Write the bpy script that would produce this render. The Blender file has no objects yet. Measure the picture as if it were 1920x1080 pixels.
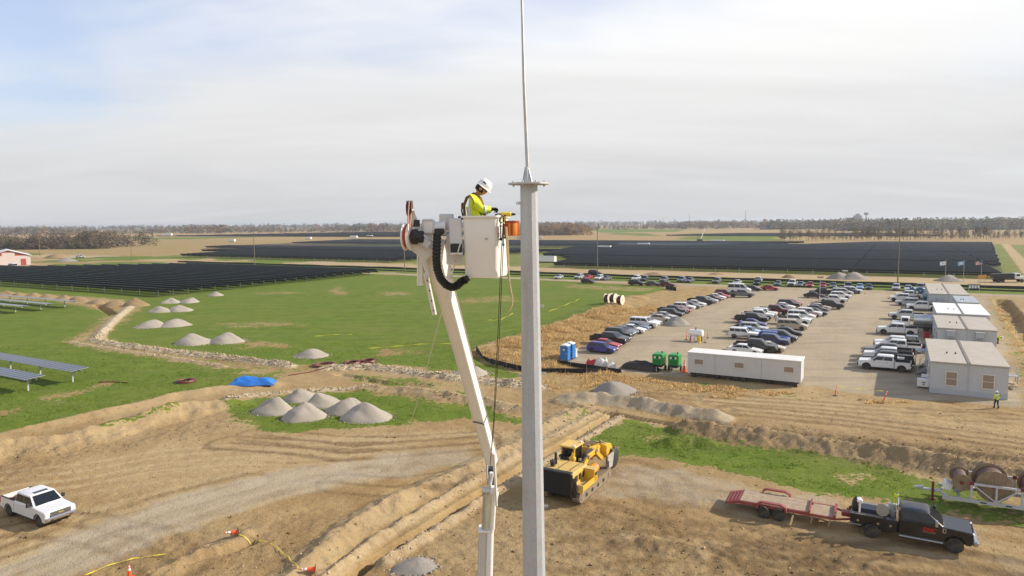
import bpy, math, random
import numpy as np
from mathutils import Vector, Matrix, Euler

random.seed(7)
SC = bpy.context.scene
COL = SC.collection
R = math.radians

# ------------------------------------------------------------------ camera
CAM_H = 19.0
F_PX = 1288.0                      # focal length in pixels of a 1920 wide frame
PITCH = math.atan(122.0 / F_PX)
ROLL = R(0.5)
_f = Vector((0, math.cos(PITCH), -math.sin(PITCH)))
_r0 = Vector((1, 0, 0)); _u0 = Vector((0, math.sin(PITCH), math.cos(PITCH)))
_r = _r0 * math.cos(ROLL) - _u0 * math.sin(ROLL)
_u = _u0 * math.cos(ROLL) + _r0 * math.sin(ROLL)
cam_data = bpy.data.cameras.new('camera')
cam_data.sensor_width = 36.0
cam_data.lens = 36.0 * F_PX / 1920.0
cam_data.clip_start = 0.1
cam_data.clip_end = 20000.0
cam = bpy.data.objects.new('camera', cam_data)
m = Matrix((( _r.x, _u.x, -_f.x, 0), (_r.y, _u.y, -_f.y, 0), (_r.z, _u.z, -_f.z, CAM_H), (0, 0, 0, 1)))
cam.matrix_world = m
COL.objects.link(cam)
SC.camera = cam

# ------------------------------------------------------------------ sky, sun, exposure
SUN_DIR = Vector((1.0, 0.13, 0.0)).normalized()      # horizontal direction towards the sun
SUN_EL = R(29)
world = bpy.data.worlds.new('World'); SC.world = world; world.use_nodes = True
wn = world.node_tree; wn.nodes.clear()
def _wn(t, **kw):
    n = wn.nodes.new(t)
    for k, v in kw.items(): setattr(n, k, v)
    return n
w_out = _wn('ShaderNodeOutputWorld'); w_bg = _wn('ShaderNodeBackground')
w_sky = _wn('ShaderNodeTexSky', sky_type='NISHITA')
w_sky.sun_disc = False; w_sky.sun_elevation = SUN_EL
w_sky.sun_rotation = math.atan2(SUN_DIR.x, SUN_DIR.y)
w_sky.air_density = 1.2; w_sky.dust_density = 0.7; w_sky.ozone_density = 2.0; w_sky.altitude = 200
w_tc = _wn('ShaderNodeTexCoord'); w_sep = _wn('ShaderNodeSeparateXYZ')
wn.links.new(w_tc.outputs['Generated'], w_sep.inputs[0])
def _wm(op, a, b=None, clamp=False):
    n = _wn('ShaderNodeMath', operation=op); n.use_clamp = clamp
    for i, x in enumerate((a, b)):
        if x is None: continue
        if isinstance(x, (int, float)): n.inputs[i].default_value = x
        else: wn.links.new(x, n.inputs[i])
    return n.outputs[0]
zc = _wm('ADD', _wm('MAXIMUM', w_sep.outputs[2], 0.0), 0.17)
cx = _wm('MULTIPLY', _wm('DIVIDE', w_sep.outputs[0], zc), -1.0); cy = _wm('DIVIDE', w_sep.outputs[1], zc)
w_cmb = _wn('ShaderNodeCombineXYZ'); wn.links.new(cx, w_cmb.inputs[0]); wn.links.new(cy, w_cmb.inputs[1])
def _wnoise(scale, detail, rough, dist, off, stretch):
    mp = _wn('ShaderNodeMapping'); mp.inputs['Location'].default_value = off
    mp.inputs['Scale'].default_value = stretch; mp.inputs['Rotation'].default_value = (0, 0, 0.35)
    wn.links.new(w_cmb.outputs[0], mp.inputs['Vector'])
    n = _wn('ShaderNodeTexNoise'); n.inputs['Scale'].default_value = scale; n.inputs['Detail'].default_value = detail
    n.inputs['Roughness'].default_value = rough; n.inputs['Distortion'].default_value = dist
    wn.links.new(mp.outputs[0], n.inputs['Vector']); return n.outputs[0]
n_big = _wnoise(0.34, 5, 0.5, 0.3, (9.9, -4.3, 0), (1, 0.8, 1))
n_wisp = _wnoise(0.9, 7, 0.55, 0.6, (3.0, 5.0, 0), (0.6, 1.6, 1))
cl = _wm('ADD', _wm('MULTIPLY', n_big, 0.85), _wm('MULTIPLY', n_wisp, 0.22))
w_map = _wn('ShaderNodeMapRange'); w_map.interpolation_type = 'SMOOTHSTEP'
w_map.inputs['From Min'].default_value = 0.45; w_map.inputs['From Max'].default_value = 0.70
w_map.inputs['To Min'].default_value = 0.13; w_map.inputs['To Max'].default_value = 1.25
wn.links.new(cl, w_map.inputs['Value'])
# cloud deck colour: greyer towards the horizon where one looks through more of it
w_cr = _wn('ShaderNodeMapRange'); w_cr.inputs['From Min'].default_value = 0.0; w_cr.inputs['From Max'].default_value = 0.27
wn.links.new(w_sep.outputs[2], w_cr.inputs['Value'])
w_cc = _wn('ShaderNodeMix', data_type='RGBA')
w_cc.inputs['A'].default_value = (5.3, 5.35, 5.5, 1); w_cc.inputs['B'].default_value = (8.3, 8.2, 8.05, 1)
wn.links.new(w_cr.outputs[0], w_cc.inputs['Factor'])
# a thin veil covers more the lower one looks: 1 - exp(-thickness / sin(elevation))
fac = _wm('SUBTRACT', 1.0, _wm('EXPONENT', _wm('MULTIPLY', _wm('DIVIDE', w_map.outputs[0], _wm('ADD', _wm('MAXIMUM', w_sep.outputs[2], 0.0), 0.04)), -1.0)))
w_mix = _wn('ShaderNodeMix', data_type='RGBA')
wn.links.new(fac, w_mix.inputs['Factor'])
w_bl = _wn('ShaderNodeMix', data_type='RGBA', blend_type='MULTIPLY'); w_bl.inputs['Factor'].default_value = 1.0; w_bl.inputs['B'].default_value = (1.05, 1.20, 1.55, 1)
n_lum = _wnoise(0.75, 7, 0.6, 0.8, (2.0, 8.0, 0), (0.5, 1.5, 1)); w_lr = _wn('ShaderNodeMapRange'); w_lr.inputs['From Min'].default_value = 0.34; w_lr.inputs['From Max'].default_value = 0.66; w_lr.inputs['To Min'].default_value = 0.96; w_lr.inputs['To Max'].default_value = 1.08; wn.links.new(n_lum, w_lr.inputs['Value'])
w_cm = _wn('ShaderNodeMix', data_type='RGBA', blend_type='MULTIPLY'); w_cm.inputs['Factor'].default_value = 1.0; wn.links.new(w_cc.outputs['Result'], w_cm.inputs['A']); wn.links.new(w_lr.outputs[0], w_cm.inputs['B'])
wn.links.new(w_sky.outputs[0], w_bl.inputs['A']); wn.links.new(w_bl.outputs['Result'], w_mix.inputs['A']); wn.links.new(w_cm.outputs['Result'], w_mix.inputs['B'])
wn.links.new(w_mix.outputs['Result'], w_bg.inputs['Color'])
w_bg.inputs['Strength'].default_value = 0.10
wn.links.new(w_bg.outputs[0], w_out.inputs[0])

sun_data = bpy.data.lights.new('sun', 'SUN'); sun_data.energy = 5.0; sun_data.angle = R(0.9)
sun_data.color = (1.0, 0.91, 0.77)
sun = bpy.data.objects.new('sun', sun_data)
_sd = Vector((SUN_DIR.x * math.cos(SUN_EL), SUN_DIR.y * math.cos(SUN_EL), math.sin(SUN_EL)))
sun.rotation_euler = _sd.to_track_quat('Z', 'Y').to_euler()
sun.location = (40, 20, 60)
COL.objects.link(sun)

SC.view_settings.view_transform = 'Standard'
SC.view_settings.look = 'None'
SC.view_settings.gamma = 1.0
SC.view_settings.use_curve_mapping = False
SC.view_settings.exposure = 0.25
SC.cycles.use_denoising = True
SC.cycles.max_bounces = 6
SC.cycles.volume_bounces = 0

# ------------------------------------------------------------------ measuring helpers
CAM_P = Vector((0, 0, CAM_H))
def ray(u, v):
    return (_f * F_PX + _r * (u - 960.0) + _u * (540.0 - v)).normalized()
def G(u, v, z=0.0):
    """ground point seen at photo pixel (u, v), on the level z"""
    d = ray(u, v); t = (z - CAM_H) / d.z
    return Vector((d.x * t, d.y * t, z))
def PD(u, v, y):
    """point at photo pixel (u, v) that stands y metres ahead"""
    d = ray(u, v); t = y / d.y
    return CAM_P + d * t
A1 = R(-29.3)                       # the site grid: S1 along the rows, S2 across them
E1 = Vector((math.cos(A1), math.sin(A1), 0)); E2 = Vector((-math.sin(A1), math.cos(A1), 0))
def ST(s, t, z=0.0): return Vector((E1.x * s + E2.x * t, E1.y * s + E2.y * t, z))
def to_st(p): return p.x * E1.x + p.y * E1.y, p.x * E2.x + p.y * E2.y

# ------------------------------------------------------------------ mesh helpers
class MB:
    def __init__(self): self.v = []; self.f = []; self.m = []
    def add(self, vs, fs, mi=0):
        o = len(self.v); self.v += [tuple(x) for x in vs]
        self.f += [tuple(i + o for i in q) for q in fs]; self.m += [mi] * len(fs); return self
    def box(self, c, s, rot=None, mi=0, ch=0.0):
        c = Vector(c); hx, hy, hz = s[0] / 2, s[1] / 2, s[2] / 2
        M = rot if rot is not None else Matrix.Identity(3)
        if isinstance(M, (int, float)): M = Matrix.Rotation(M, 3, 'Z')
        if ch <= 0:
            vs = [c + M @ Vector((x * hx, y * hy, z * hz)) for x in (-1, 1) for y in (-1, 1) for z in (-1, 1)]
            return self.add(vs, [(0, 1, 3, 2), (4, 6, 7, 5), (0, 4, 5, 1), (2, 3, 7, 6), (0, 2, 6, 4), (1, 5, 7, 3)], mi)
        b = min(ch, hx * .9, hy * .9, hz * .9); vs = []; ix = {}
        for x in (-1, 1):
            for y in (-1, 1):
                for z in (-1, 1):
                    for k in range(3):
                        p = Vector((x * (hx - (b if k != 0 else 0)), y * (hy - (b if k != 1 else 0)), z * (hz - (b if k != 2 else 0))))
                        ix[(x, y, z, k)] = len(vs); vs.append(c + M @ p)
        fs = []
        def q(a): 
            fs.append(tuple(ix[i] for i in a))
        for s_ in (-1, 1):
            a = [(s_, -1, -1, 0), (s_, 1, -1, 0), (s_, 1, 1, 0), (s_, -1, 1, 0)]; q(a if s_ > 0 else a[::-1])
            a = [(-1, s_, -1, 1), (-1, s_, 1, 1), (1, s_, 1, 1), (1, s_, -1, 1)]; q(a if s_ > 0 else a[::-1])
            a = [(-1, -1, s_, 2), (1, -1, s_, 2), (1, 1, s_, 2), (-1, 1, s_, 2)]; q(a if s_ > 0 else a[::-1])
        for x in (-1, 1):
            for y in (-1, 1):
                q([(x, y, -1, 0), (x, y, -1, 1), (x, y, 1, 1), (x, y, 1, 0)])
                q([(x, -1, y, 0), (x, -1, y, 2), (x, 1, y, 2), (x, 1, y, 0)])
                q([(-1, x, y, 1), (-1, x, y, 2), (1, x, y, 2), (1, x, y, 1)])
                for z in (-1, 1): q([(x, y, z, 0), (x, y, z, 1), (x, y, z, 2)])
        return self.add(vs, fs, mi)
    def cyl(self, p0, p1, r0, r1=None, n=12, mi=0, caps=True):
        if r1 is None: r1 = r0
        p0 = Vector(p0); p1 = Vector(p1); d = (p1 - p0).normalized()
        a = d.orthogonal().normalized(); b = d.cross(a)
        vs = []
        for p, r in ((p0, r0), (p1, r1)):
            for i in range(n):
                t = 2 * math.pi * i / n; vs.append(p + a * (r * math.cos(t)) + b * (r * math.sin(t)))
        fs = [(i, (i + 1) % n, n + (i + 1) % n, n + i) for i in range(n)]
        if caps: fs += [tuple(range(n))[::-1], tuple(range(n, 2 * n))]
        return self.add(vs, fs, mi)
    def tube(self, pts, r, n=6, mi=0, closed=False):
        pts = [Vector(p) for p in pts]; k = len(pts); vs = []; prev = None
        rr = r if isinstance(r, (list, tuple)) else [r] * k
        for i in range(k):
            if closed: d = pts[(i + 1) % k] - pts[i - 1]
            else: d = pts[min(i + 1, k - 1)] - pts[max(i - 1, 0)]
            d = d.normalized() if d.length > 1e-9 else Vector((0, 0, 1))
            a = d.orthogonal().normalized() if prev is None else (prev - d * prev.dot(d)).normalized()
            prev = a; b = d.cross(a)
            for j in range(n):
                t = 2 * math.pi * j / n; vs.append(pts[i] + a * (rr[i] * math.cos(t)) + b * (rr[i] * math.sin(t)))
        fs = []
        for i in range(k if closed else k - 1):
            i2 = (i + 1) % k
            fs += [(i * n + j, i * n + (j + 1) % n, i2 * n + (j + 1) % n, i2 * n + j) for j in range(n)]
        if not closed: fs += [tuple(range(n))[::-1], tuple(range((k - 1) * n, k * n))]
        return self.add(vs, fs, mi)
    def lathe(self, prof, n=20, M=None, mi=0):
        """prof: (radius, height) up the local Z; M a 4x4"""
        M = M or Matrix.Identity(4); vs = []
        for r, z in prof:
            for i in range(n):
                t = 2 * math.pi * i / n; vs.append(M @ Vector((r * math.cos(t), r * math.sin(t), z)))
        fs = []
        for k in range(len(prof) - 1):
            fs += [(k * n + i, k * n + (i + 1) % n, (k + 1) * n + (i + 1) % n, (k + 1) * n + i) for i in range(n)]
        fs += [tuple(range(n))[::-1], tuple(range((len(prof) - 1) * n, len(prof) * n))]
        return self.add(vs, fs, mi)
    def slab(self, outline, levels, mi=0, M=None):
        """outline (x, z) counter-clockwise seen from -y; levels (y, inset, yscale) pieces joined across the width"""
        n = len(outline); vs = []; M = M or Matrix.Identity(4)
        nrm = []
        for i in range(n):
            a = Vector(outline[i - 1]); b = Vector(outline[i]); c = Vector(outline[(i + 1) % n])
            d1 = (b - a); d2 = (c - b); d1 = d1.normalized() if d1.length else d2; d2 = d2.normalized() if d2.length else d1
            q = Vector((-(d1.y + d2.y), d1.x + d2.x)); nrm.append(q.normalized() if q.length > 1e-6 else Vector((0, 0)))
        for y, ins in levels:
            for i in range(n):
                p = Vector(outline[i]) + nrm[i] * ins; vs.append(M @ Vector((p.x, y, p.y)))
        fs = []
        for k in range(len(levels) - 1):
            fs += [(k * n + i, k * n + (i + 1) % n, (k + 1) * n + (i + 1) % n, (k + 1) * n + i)[::-1] for i in range(n)]
        fs += [tuple(range(n)), tuple(range((len(levels) - 1) * n, len(levels) * n))[::-1]]
        return self.add(vs, fs, mi)
    def loft(self, rings, mi=0, cap=True):
        n = len(rings[0]); vs = [p for r in rings for p in r]; fs = []
        for k in range(len(rings) - 1):
            fs += [(k * n + i, k * n + (i + 1) % n, (k + 1) * n + (i + 1) % n, (k + 1) * n + i) for i in range(n)]
        if cap: fs += [tuple(range(n))[::-1], tuple(range((len(rings) - 1) * n, len(rings) * n))]
        return self.add(vs, fs, mi)
    def mesh(self, name, mats, smooth=35):
        me = bpy.data.meshes.new(name); me.from_pydata(self.v, [], self.f)
        for mt in (mats if isinstance(mats, (list, tuple)) else [mats]): me.materials.append(mt)
        me.polygons.foreach_set('material_index', self.m)
        if smooth:
            me.polygons.foreach_set('use_smooth', [True] * len(self.f))
            me.update(); me.set_sharp_from_angle(angle=R(smooth))
        me.update(); return me
    def build(self, name, mats, parent=None, smooth=35):
        return link(name, self.mesh(name, mats, smooth), parent)
def link(name, data, parent=None, loc=None):
    o = bpy.data.objects.new(name, data); COL.objects.link(o)
    if parent is not None: o.parent = parent
    if loc is not None: o.location = loc
    return o
def tag(o, label=None, cat=None, group=None, kind=None):
    if label: o['label'] = label
    if cat: o['category'] = cat
    if group: o['group'] = group
    if kind: o['kind'] = kind
    return o
def thing(name, label, cat, loc=(0, 0, 0), rz=0.0, group=None):
    o = link(name, None); o.location = loc; o.rotation_euler = (0, 0, rz); o.empty_display_size = 0.3
    return tag(o, label, cat, group)
def one(name, mb, mats, label, cat, group=None, smooth=35, loc=None, rz=0.0):
    o = mb.build(name, mats, None, smooth)
    if loc is not None: o.location = loc
    o.rotation_euler = (0, 0, rz)
    return tag(o, label, cat, group)

# ------------------------------------------------------------------ materials
MATS = {}
def nd(nt, t, **kw):
    n = nt.nodes.new(t)
    for k, v in kw.items():
        if k.startswith('i_'):
            n.inputs[k[2:].replace('_', ' ')].default_value = v
        else: setattr(n, k, v)
    return n
def mat(name, col, rough=0.6, metal=0.0, var=0.12, scale=6.0, bump=0.0, dirt=0.0, coat=0.0, spec=0.5):
    """painted / raw surface with uneven tone, optional dust and fine relief"""
    if name in MATS: return MATS[name]
    mt = bpy.data.materials.new(name); mt.use_nodes = True; nt = mt.node_tree
    b = nt.nodes['Principled BSDF']
    b.inputs['Roughness'].default_value = rough; b.inputs['Metallic'].default_value = metal
    b.inputs['Coat Weight'].default_value = coat; b.inputs['Coat Roughness'].default_value = 0.08
    b.inputs['Specular IOR Level'].default_value = spec
    tc = nd(nt, 'ShaderNodeTexCoord')
    ns = nd(nt, 'ShaderNodeTexNoise', i_Scale=scale, i_Detail=6.0, i_Roughness=0.6)
    nt.links.new(tc.outputs['Object'], ns.inputs['Vector'])
    hs = nd(nt, 'ShaderNodeMapRange'); hs.inputs['From Min'].default_value = 0.25; hs.inputs['From Max'].default_value = 0.75
    hs.inputs['To Min'].default_value = 1 - var; hs.inputs['To Max'].default_value = 1 + var
    nt.links.new(ns.outputs[0], hs.inputs['Value'])
    mx = nd(nt, 'ShaderNodeMix', data_type='RGBA', blend_type='MULTIPLY'); mx.inputs['Factor'].default_value = 1.0
    mx.inputs['A'].default_value = (*col, 1); nt.links.new(hs.outputs[0], mx.inputs['B'])
    out = mx.outputs['Result']
    if dirt > 0:
        n2 = nd(nt, 'ShaderNodeTexNoise', i_Scale=scale * 0.4, i_Detail=8.0, i_Roughness=0.7)
        nt.links.new(tc.outputs['Object'], n2.inputs['Vector'])
        mr = nd(nt, 'ShaderNodeMapRange'); mr.inputs['From Min'].default_value = 0.42; mr.inputs['From Max'].default_value = 0.75
        mr.inputs['To Max'].default_value = dirt; nt.links.new(n2.outputs[0], mr.inputs['Value'])
        m2 = nd(nt, 'ShaderNodeMix', data_type='RGBA'); m2.inputs['B'].default_value = (0.30, 0.22, 0.14, 1)
        nt.links.new(mr.outputs[0], m2.inputs['Factor']); nt.links.new(out, m2.inputs['A']); out = m2.outputs['Result']
        rr = nd(nt, 'ShaderNodeMapRange'); rr.inputs['To Min'].default_value = rough; rr.inputs['To Max'].default_value = 0.85
        nt.links.new(mr.outputs[0], rr.inputs['Value']); nt.links.new(rr.outputs[0], b.inputs['Roughness'])
    nt.links.new(out, b.inputs['Base Color'])
    if bump > 0:
        bp = nd(nt, 'ShaderNodeBump'); bp.inputs['Strength'].default_value = bump; bp.inputs['Distance'].default_value = 0.05
        nt.links.new(ns.outputs[0], bp.inputs['Height']); nt.links.new(bp.outputs[0], b.inputs['Normal'])
    MATS[name] = mt; return mt
def paint(name, col, dirt=0.12): return mat('car paint ' + name, col, 0.35, 0.0, 0.04, 1.2, 0, dirt, 0.3)
GLASS = mat('dark vehicle glass', (0.012, 0.015, 0.018), 0.08, 0, 0.05, 2)
TYRE = mat('tyre rubber', (0.022, 0.021, 0.020), 0.85, 0, 0.25, 8, 0.2, 0.35)
RIM = mat('alloy rim', (0.55, 0.55, 0.55), 0.4, 0.2, 0.1, 8, 0, 0.15)
STEEL_RIM = mat('black steel rim', (0.17, 0.145, 0.12), 0.65, 0.1, 0.2, 8, 0, 0.5)
BLACK = mat('black plastic', (0.018, 0.018, 0.019), 0.6, 0, 0.2, 6, 0, 0.15)
CHROME = mat('dull chrome', (0.55, 0.55, 0.56), 0.25, 0.9, 0.06, 4)
LAMP = mat('headlamp lens', (0.75, 0.77, 0.8), 0.15, 0, 0.1, 12)
TAIL = mat('tail lamp lens', (0.35, 0.012, 0.010), 0.25, 0, 0.1, 12)
WHITE = mat('white gelcoat', (0.80, 0.785, 0.75), 0.35, 0, 0.035, 2.5, 0, 0.10)
GALV = mat('galvanised steel', (0.47, 0.48, 0.485), 0.5, 0.35, 0.14, 5, 0.05, 0.10)
ORANGE = mat('safety orange plastic', (0.85, 0.09, 0.015), 0.5, 0, 0.12, 10, 0, 0.12)
ORANGE_W = mat('white reflective band', (0.8, 0.8, 0.78), 0.45, 0, 0.06, 8)
YTAPE = mat('yellow caution tape', (0.75, 0.62, 0.03), 0.5, 0, 0.1, 10)
WOOD = mat('weathered plank', (0.36, 0.27, 0.18), 0.8, 0, 0.3, 3.5, 0.2, 0.2)
# ------------------------------------------------------------------ ground: one sheet out to the horizon, with windrows and trenches
def _hash(ix, iy, seed):
    h = (ix.astype(np.int64) * 374761393 + iy.astype(np.int64) * 668265263 + seed * 974711) & 0xffffffff
    h = ((h ^ (h >> 13)) * 1274126177) & 0xffffffff
    return ((h ^ (h >> 16)) & 0xffff) / 65535.0
def vnoise(x, y, seed=0):
    ix = np.floor(x); iy = np.floor(y); fx = x - ix; fy = y - iy
    fx = fx * fx * (3 - 2 * fx); fy = fy * fy * (3 - 2 * fy)
    a = _hash(ix, iy, seed); b = _hash(ix + 1, iy, seed); c = _hash(ix, iy + 1, seed); d = _hash(ix + 1, iy + 1, seed)
    return (a * (1 - fx) + b * fx) * (1 - fy) + (c * (1 - fx) + d * fx) * fy
def fbm(x, y, seed=0, octv=4):
    r = 0.0; a = 0.5; s = 1.0
    for k in range(octv):
        r = r + a * vnoise(x * s, y * s, seed + k * 17); a *= 0.5; s *= 2.03
    return r / (1 - 0.5 ** octv)
def sstep(a, b, x):
    t = np.clip((x - a) / (b - a), 0, 1); return t * t * (3 - 2 * t)
def pxl(pts): return np.array([[G(u, v).x, G(u, v).y] for u, v in pts])
def pl_dist(X, Y, P, reach):
    """distance to a polyline; only near its box"""
    D = np.full(X.shape, 1e3)
    k = (X > P[:, 0].min() - reach) & (X < P[:, 0].max() + reach) & (Y > P[:, 1].min() - reach) & (Y < P[:, 1].max() + reach)
    if not k.any(): return D
    x = X[k]; y = Y[k]; d = np.full(x.shape, 1e6)
    for i in range(len(P) - 1):
        ax, ay = P[i]; bx, by = P[i + 1]; ux, uy = bx - ax, by - ay
        t = np.clip(((x - ax) * ux + (y - ay) * uy) / (ux * ux + uy * uy + 1e-9), 0, 1)
        d = np.minimum(d, (x - ax - t * ux) ** 2 + (y - ay - t * uy) ** 2)
    D[k] = np.sqrt(d); return D
def poly_sd(X, Y, P, reach=12.0):
    """signed distance to a polygon, positive inside"""
    D = np.full(X.shape, -1e3)
    k = (X > P[:, 0].min() - reach) & (X < P[:, 0].max() + reach) & (Y > P[:, 1].min() - reach) & (Y < P[:, 1].max() + reach)
    if not k.any(): return D
    x = X[k]; y = Y[k]; ins = np.zeros(x.shape, bool); d = np.full(x.shape, 1e9); n = len(P)
    for i in range(n):
        ax, ay = P[i]; bx, by = P[(i + 1) % n]; ux, uy = bx - ax, by - ay
        t = np.clip(((x - ax) * ux + (y - ay) * uy) / (ux * ux + uy * uy + 1e-9), 0, 1)
        d = np.minimum(d, (x - ax - t * ux) ** 2 + (y - ay - t * uy) ** 2)
        c = (ay > y) != (by > y)
        with np.errstate(divide='ignore', invalid='ignore'):
            ins ^= c & (x < (bx - ax) * (y - ay) / ((by - ay) if by != ay else 1e-9) + ax)
    d = np.sqrt(d); D[k] = np.where(ins, d, -d); return D

# windrows and cuts: photo polyline, half width, height, roughness, rubble, gravel
RIDGES = [
    ([(-200, 902), (0, 852), (100, 838), (180, 818), (250, 800), (330, 776), (425, 762)], 2.6, 1.05, 0.35, 0.15, 0),
    ([(-200, 852), (0, 820), (130, 791), (250, 763), (330, 743), (440, 729), (510, 722)], 1.5, 0.5, 0.10, 0.1, 0),
    ([(250, 572), (215, 600), (190, 625), (178, 640), (230, 650), (330, 662), (430, 673), (545, 687)], 1.2, 0.55, 0.4, 0.95, 0),
    ([(130, 642), (240, 660), (330, 672), (420, 688)], 0.7, 0.25, 0.4, 0.4, 0),
    ([(615, 692), (690, 690), (760, 698), (850, 711), (960, 723), (1010, 728)], 1.4, 0.6, 0.45, 0.95, 0),
    ([(640, 702), (720, 718), (800, 724)], 0.7, -0.35, 0.3, 0.2, 0),
    ([(680, 729), (760, 735), (880, 752), (985, 772)], 1.5, 0.65, 0.45, 0.25, 0),
    ([(430, 745), (520, 738), (620, 732), (690, 728)], 0.9, 0.25, 0.3, 0.7, 0),
    ([(1095, 768), (1060, 785), (1000, 814), (950, 850), (890, 882), (800, 917), (700, 964), (620, 1022), (560, 1077), (490, 1140)], 1.5, 0.6, 0.5, 0.22, 0),
    ([(1120, 776), (1060, 806), (985, 850), (910, 893), (845, 928), (760, 978), (690, 1025), (610, 1085), (560, 1130)], 0.6, 0.35, 0.5, 0.35, 0),
    ([(1150, 776), (1075, 822), (960, 890), (880, 936), (800, 986), (700, 1048), (600, 1120)], 0.36, -1.1, 0.2, 0.1, 0),
    ([(1165, 783), (1090, 828), (980, 893), (890, 948), (800, 1005), (720, 1055)], 0.55, 0.3, 0.45, 0.45, 0),
    ([(1066, 754), (1120, 752), (1200, 763), (1280, 777), (1340, 788)], 1.8, 1.0, 0.2, 0.0, 0.75),
    ([(1070, 768), (1140, 775), (1220, 790), (1300, 802)], 0.5, -0.4, 0.2, 0.3, 0),
    ([(1290, 810), (1340, 817), (1450, 830), (1560, 845), (1700, 866), (1830, 890), (1960, 912)], 1.9, 1.15, 0.7, 0.14, 0),
    ([(1300, 795), (1420, 808), (1560, 822), (1720, 838), (1960, 868)], 0.8, -0.35, 0.3, 0.1, 0),
    ([(1255, 835), (1300, 830), (1330, 838)], 1.4, 0.7, 0.4, 0.1, 0),
    ([(1878, 563), (1900, 590), (1935, 640)], 1.6, -1.3, 0.1, 0, 0),
    ([(183, 572), (200, 582), (212, 590)], 0.9, -1.2, 0.1, 0, 0),
    ([(1185, 560), (1110, 590), (1010, 626), (915, 655)], 5.0, 0.7, 0.1, 0, 0),
    ([(250, 1082), (330, 1062), (400, 1040), (470, 1015)], 0.35, -0.5, 0.2, 0, 0),
    ([(300, 1075), (390, 1035), (470, 1000)], 1.0, 0.3, 0.5, 0.1, 0),
    ([(1180, 1010), (1320, 1030), (1500, 1045), (1640, 1060)], 1.2, 0.18, 0.6, 0.1, 0),
]
RIDGE_W = [(pxl(p), w, h, ro, rb, gr) for p, w, h, ro, rb, gr in RIDGES]
# things that stand on level ground keep it level
FLAT = []
def heights(X, Y):
    X = np.asarray(X, float); Y = np.asarray(Y, float)
    near = sstep(420, 230, Y) * sstep(26, 34, Y)
    Z = (fbm(X * 0.05, Y * 0.05, 3, 3) - 0.5) * 0.35 * near
    rub = np.zeros(X.shape); grv = np.zeros(X.shape)
    for P, w, h, ro, rb, gr in RIDGE_W:
        d = pl_dist(X, Y, P, w * 3)
        k = d < w * 2.2
        if not k.any(): continue
        x = X[k]; y = Y[k]; dd = d[k]
        dd = dd + (fbm(x * 0.9, y * 0.9, 11, 3) - 0.5) * w * (0.5 if h > 0 else 0.35)
        prof = np.clip(1 - dd / (w * 1.15), 0, 1)
        prof = prof ** 1.15 if h > 0 else sstep(0, 0.55, prof)
        lump = 0.62 + 0.76 * fbm(x * 0.35, y * 0.35, 23, 3)
        z = h * prof * lump + ro * 0.5 * (fbm(x * 1.7, y * 1.7, 31, 3) - 0.5) * sstep(0, 0.3, prof)
        if h > 0: Z[k] = np.maximum(Z[k], Z[k] * (1 - prof) + z)
        else: Z[k] += z
        rub[k] = np.maximum(rub[k], rb * sstep(0.0, 0.35, prof)); grv[k] = np.maximum(grv[k], gr * sstep(0, 0.2, prof))
    return Z, rub, grv

GRASS_POLYS = [   # polygon, strength
    ([(-500, 570), (-100, 522), (0, 514), (300, 500), (697, 512), (960, 520), (1245, 538), (1255, 543), (1180, 560), (1100, 592), (1000, 628), (905, 652),
      (890, 668), (930, 690), (990, 705), (960, 712), (850, 698), (760, 688), (690, 680), (600, 690), (560, 700), (500, 713), (440, 722), (330, 737),
      (250, 755), (130, 785), (0, 812), (-200, 850), (-600, 920)], 1.0),
    ([(430, 765), (480, 747), (560, 737), (640, 735), (700, 740), (790, 752), (890, 766), (985, 782), (985, 803), (880, 789), (780, 793), (740, 799),
      (620, 806), (520, 809), (465, 797)], 1.0),
    ([(1105, 822), (1135, 800), (1170, 787), (1230, 797), (1290, 818), (1330, 826), (1450, 842), (1560, 858), (1700, 884), (1790, 906), (1840, 925),
      (1740, 942), (1600, 930), (1440, 905), (1380, 895), (1250, 862), (1160, 848)], 1.0),
    ([(1062, 792), (1085, 770), (1118, 773), (1085, 796)], 0.8),
    ([(1600, 930), (1740, 938), (1840, 925), (1920, 955), (2150, 1000), (2150, 1015), (1860, 990), (1700, 962)], 0.62),
    ([(1845, 560), (1875, 562), (1935, 660), (1990, 790), (1925, 750), (1882, 640)], 0.62),
    ([(1235, 707), (1300, 714), (1500, 737), (1490, 744), (1290, 726)], 0.62),
    ([(60, 842), (200, 800), (330, 770), (420, 743), (475, 736), (440, 752), (340, 784), (200, 818)], 0.50),
    ([(640, 706), (760, 716), (900, 738), (960, 748), (880, 742), (700, 726)], 0.52),
    ([(640, 700), (760, 705), (870, 722), (860, 730), (700, 715)], 0.55),
    ([(780, 500), (1000, 508), (1000, 513), (780, 506)], 0.8),
]
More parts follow.
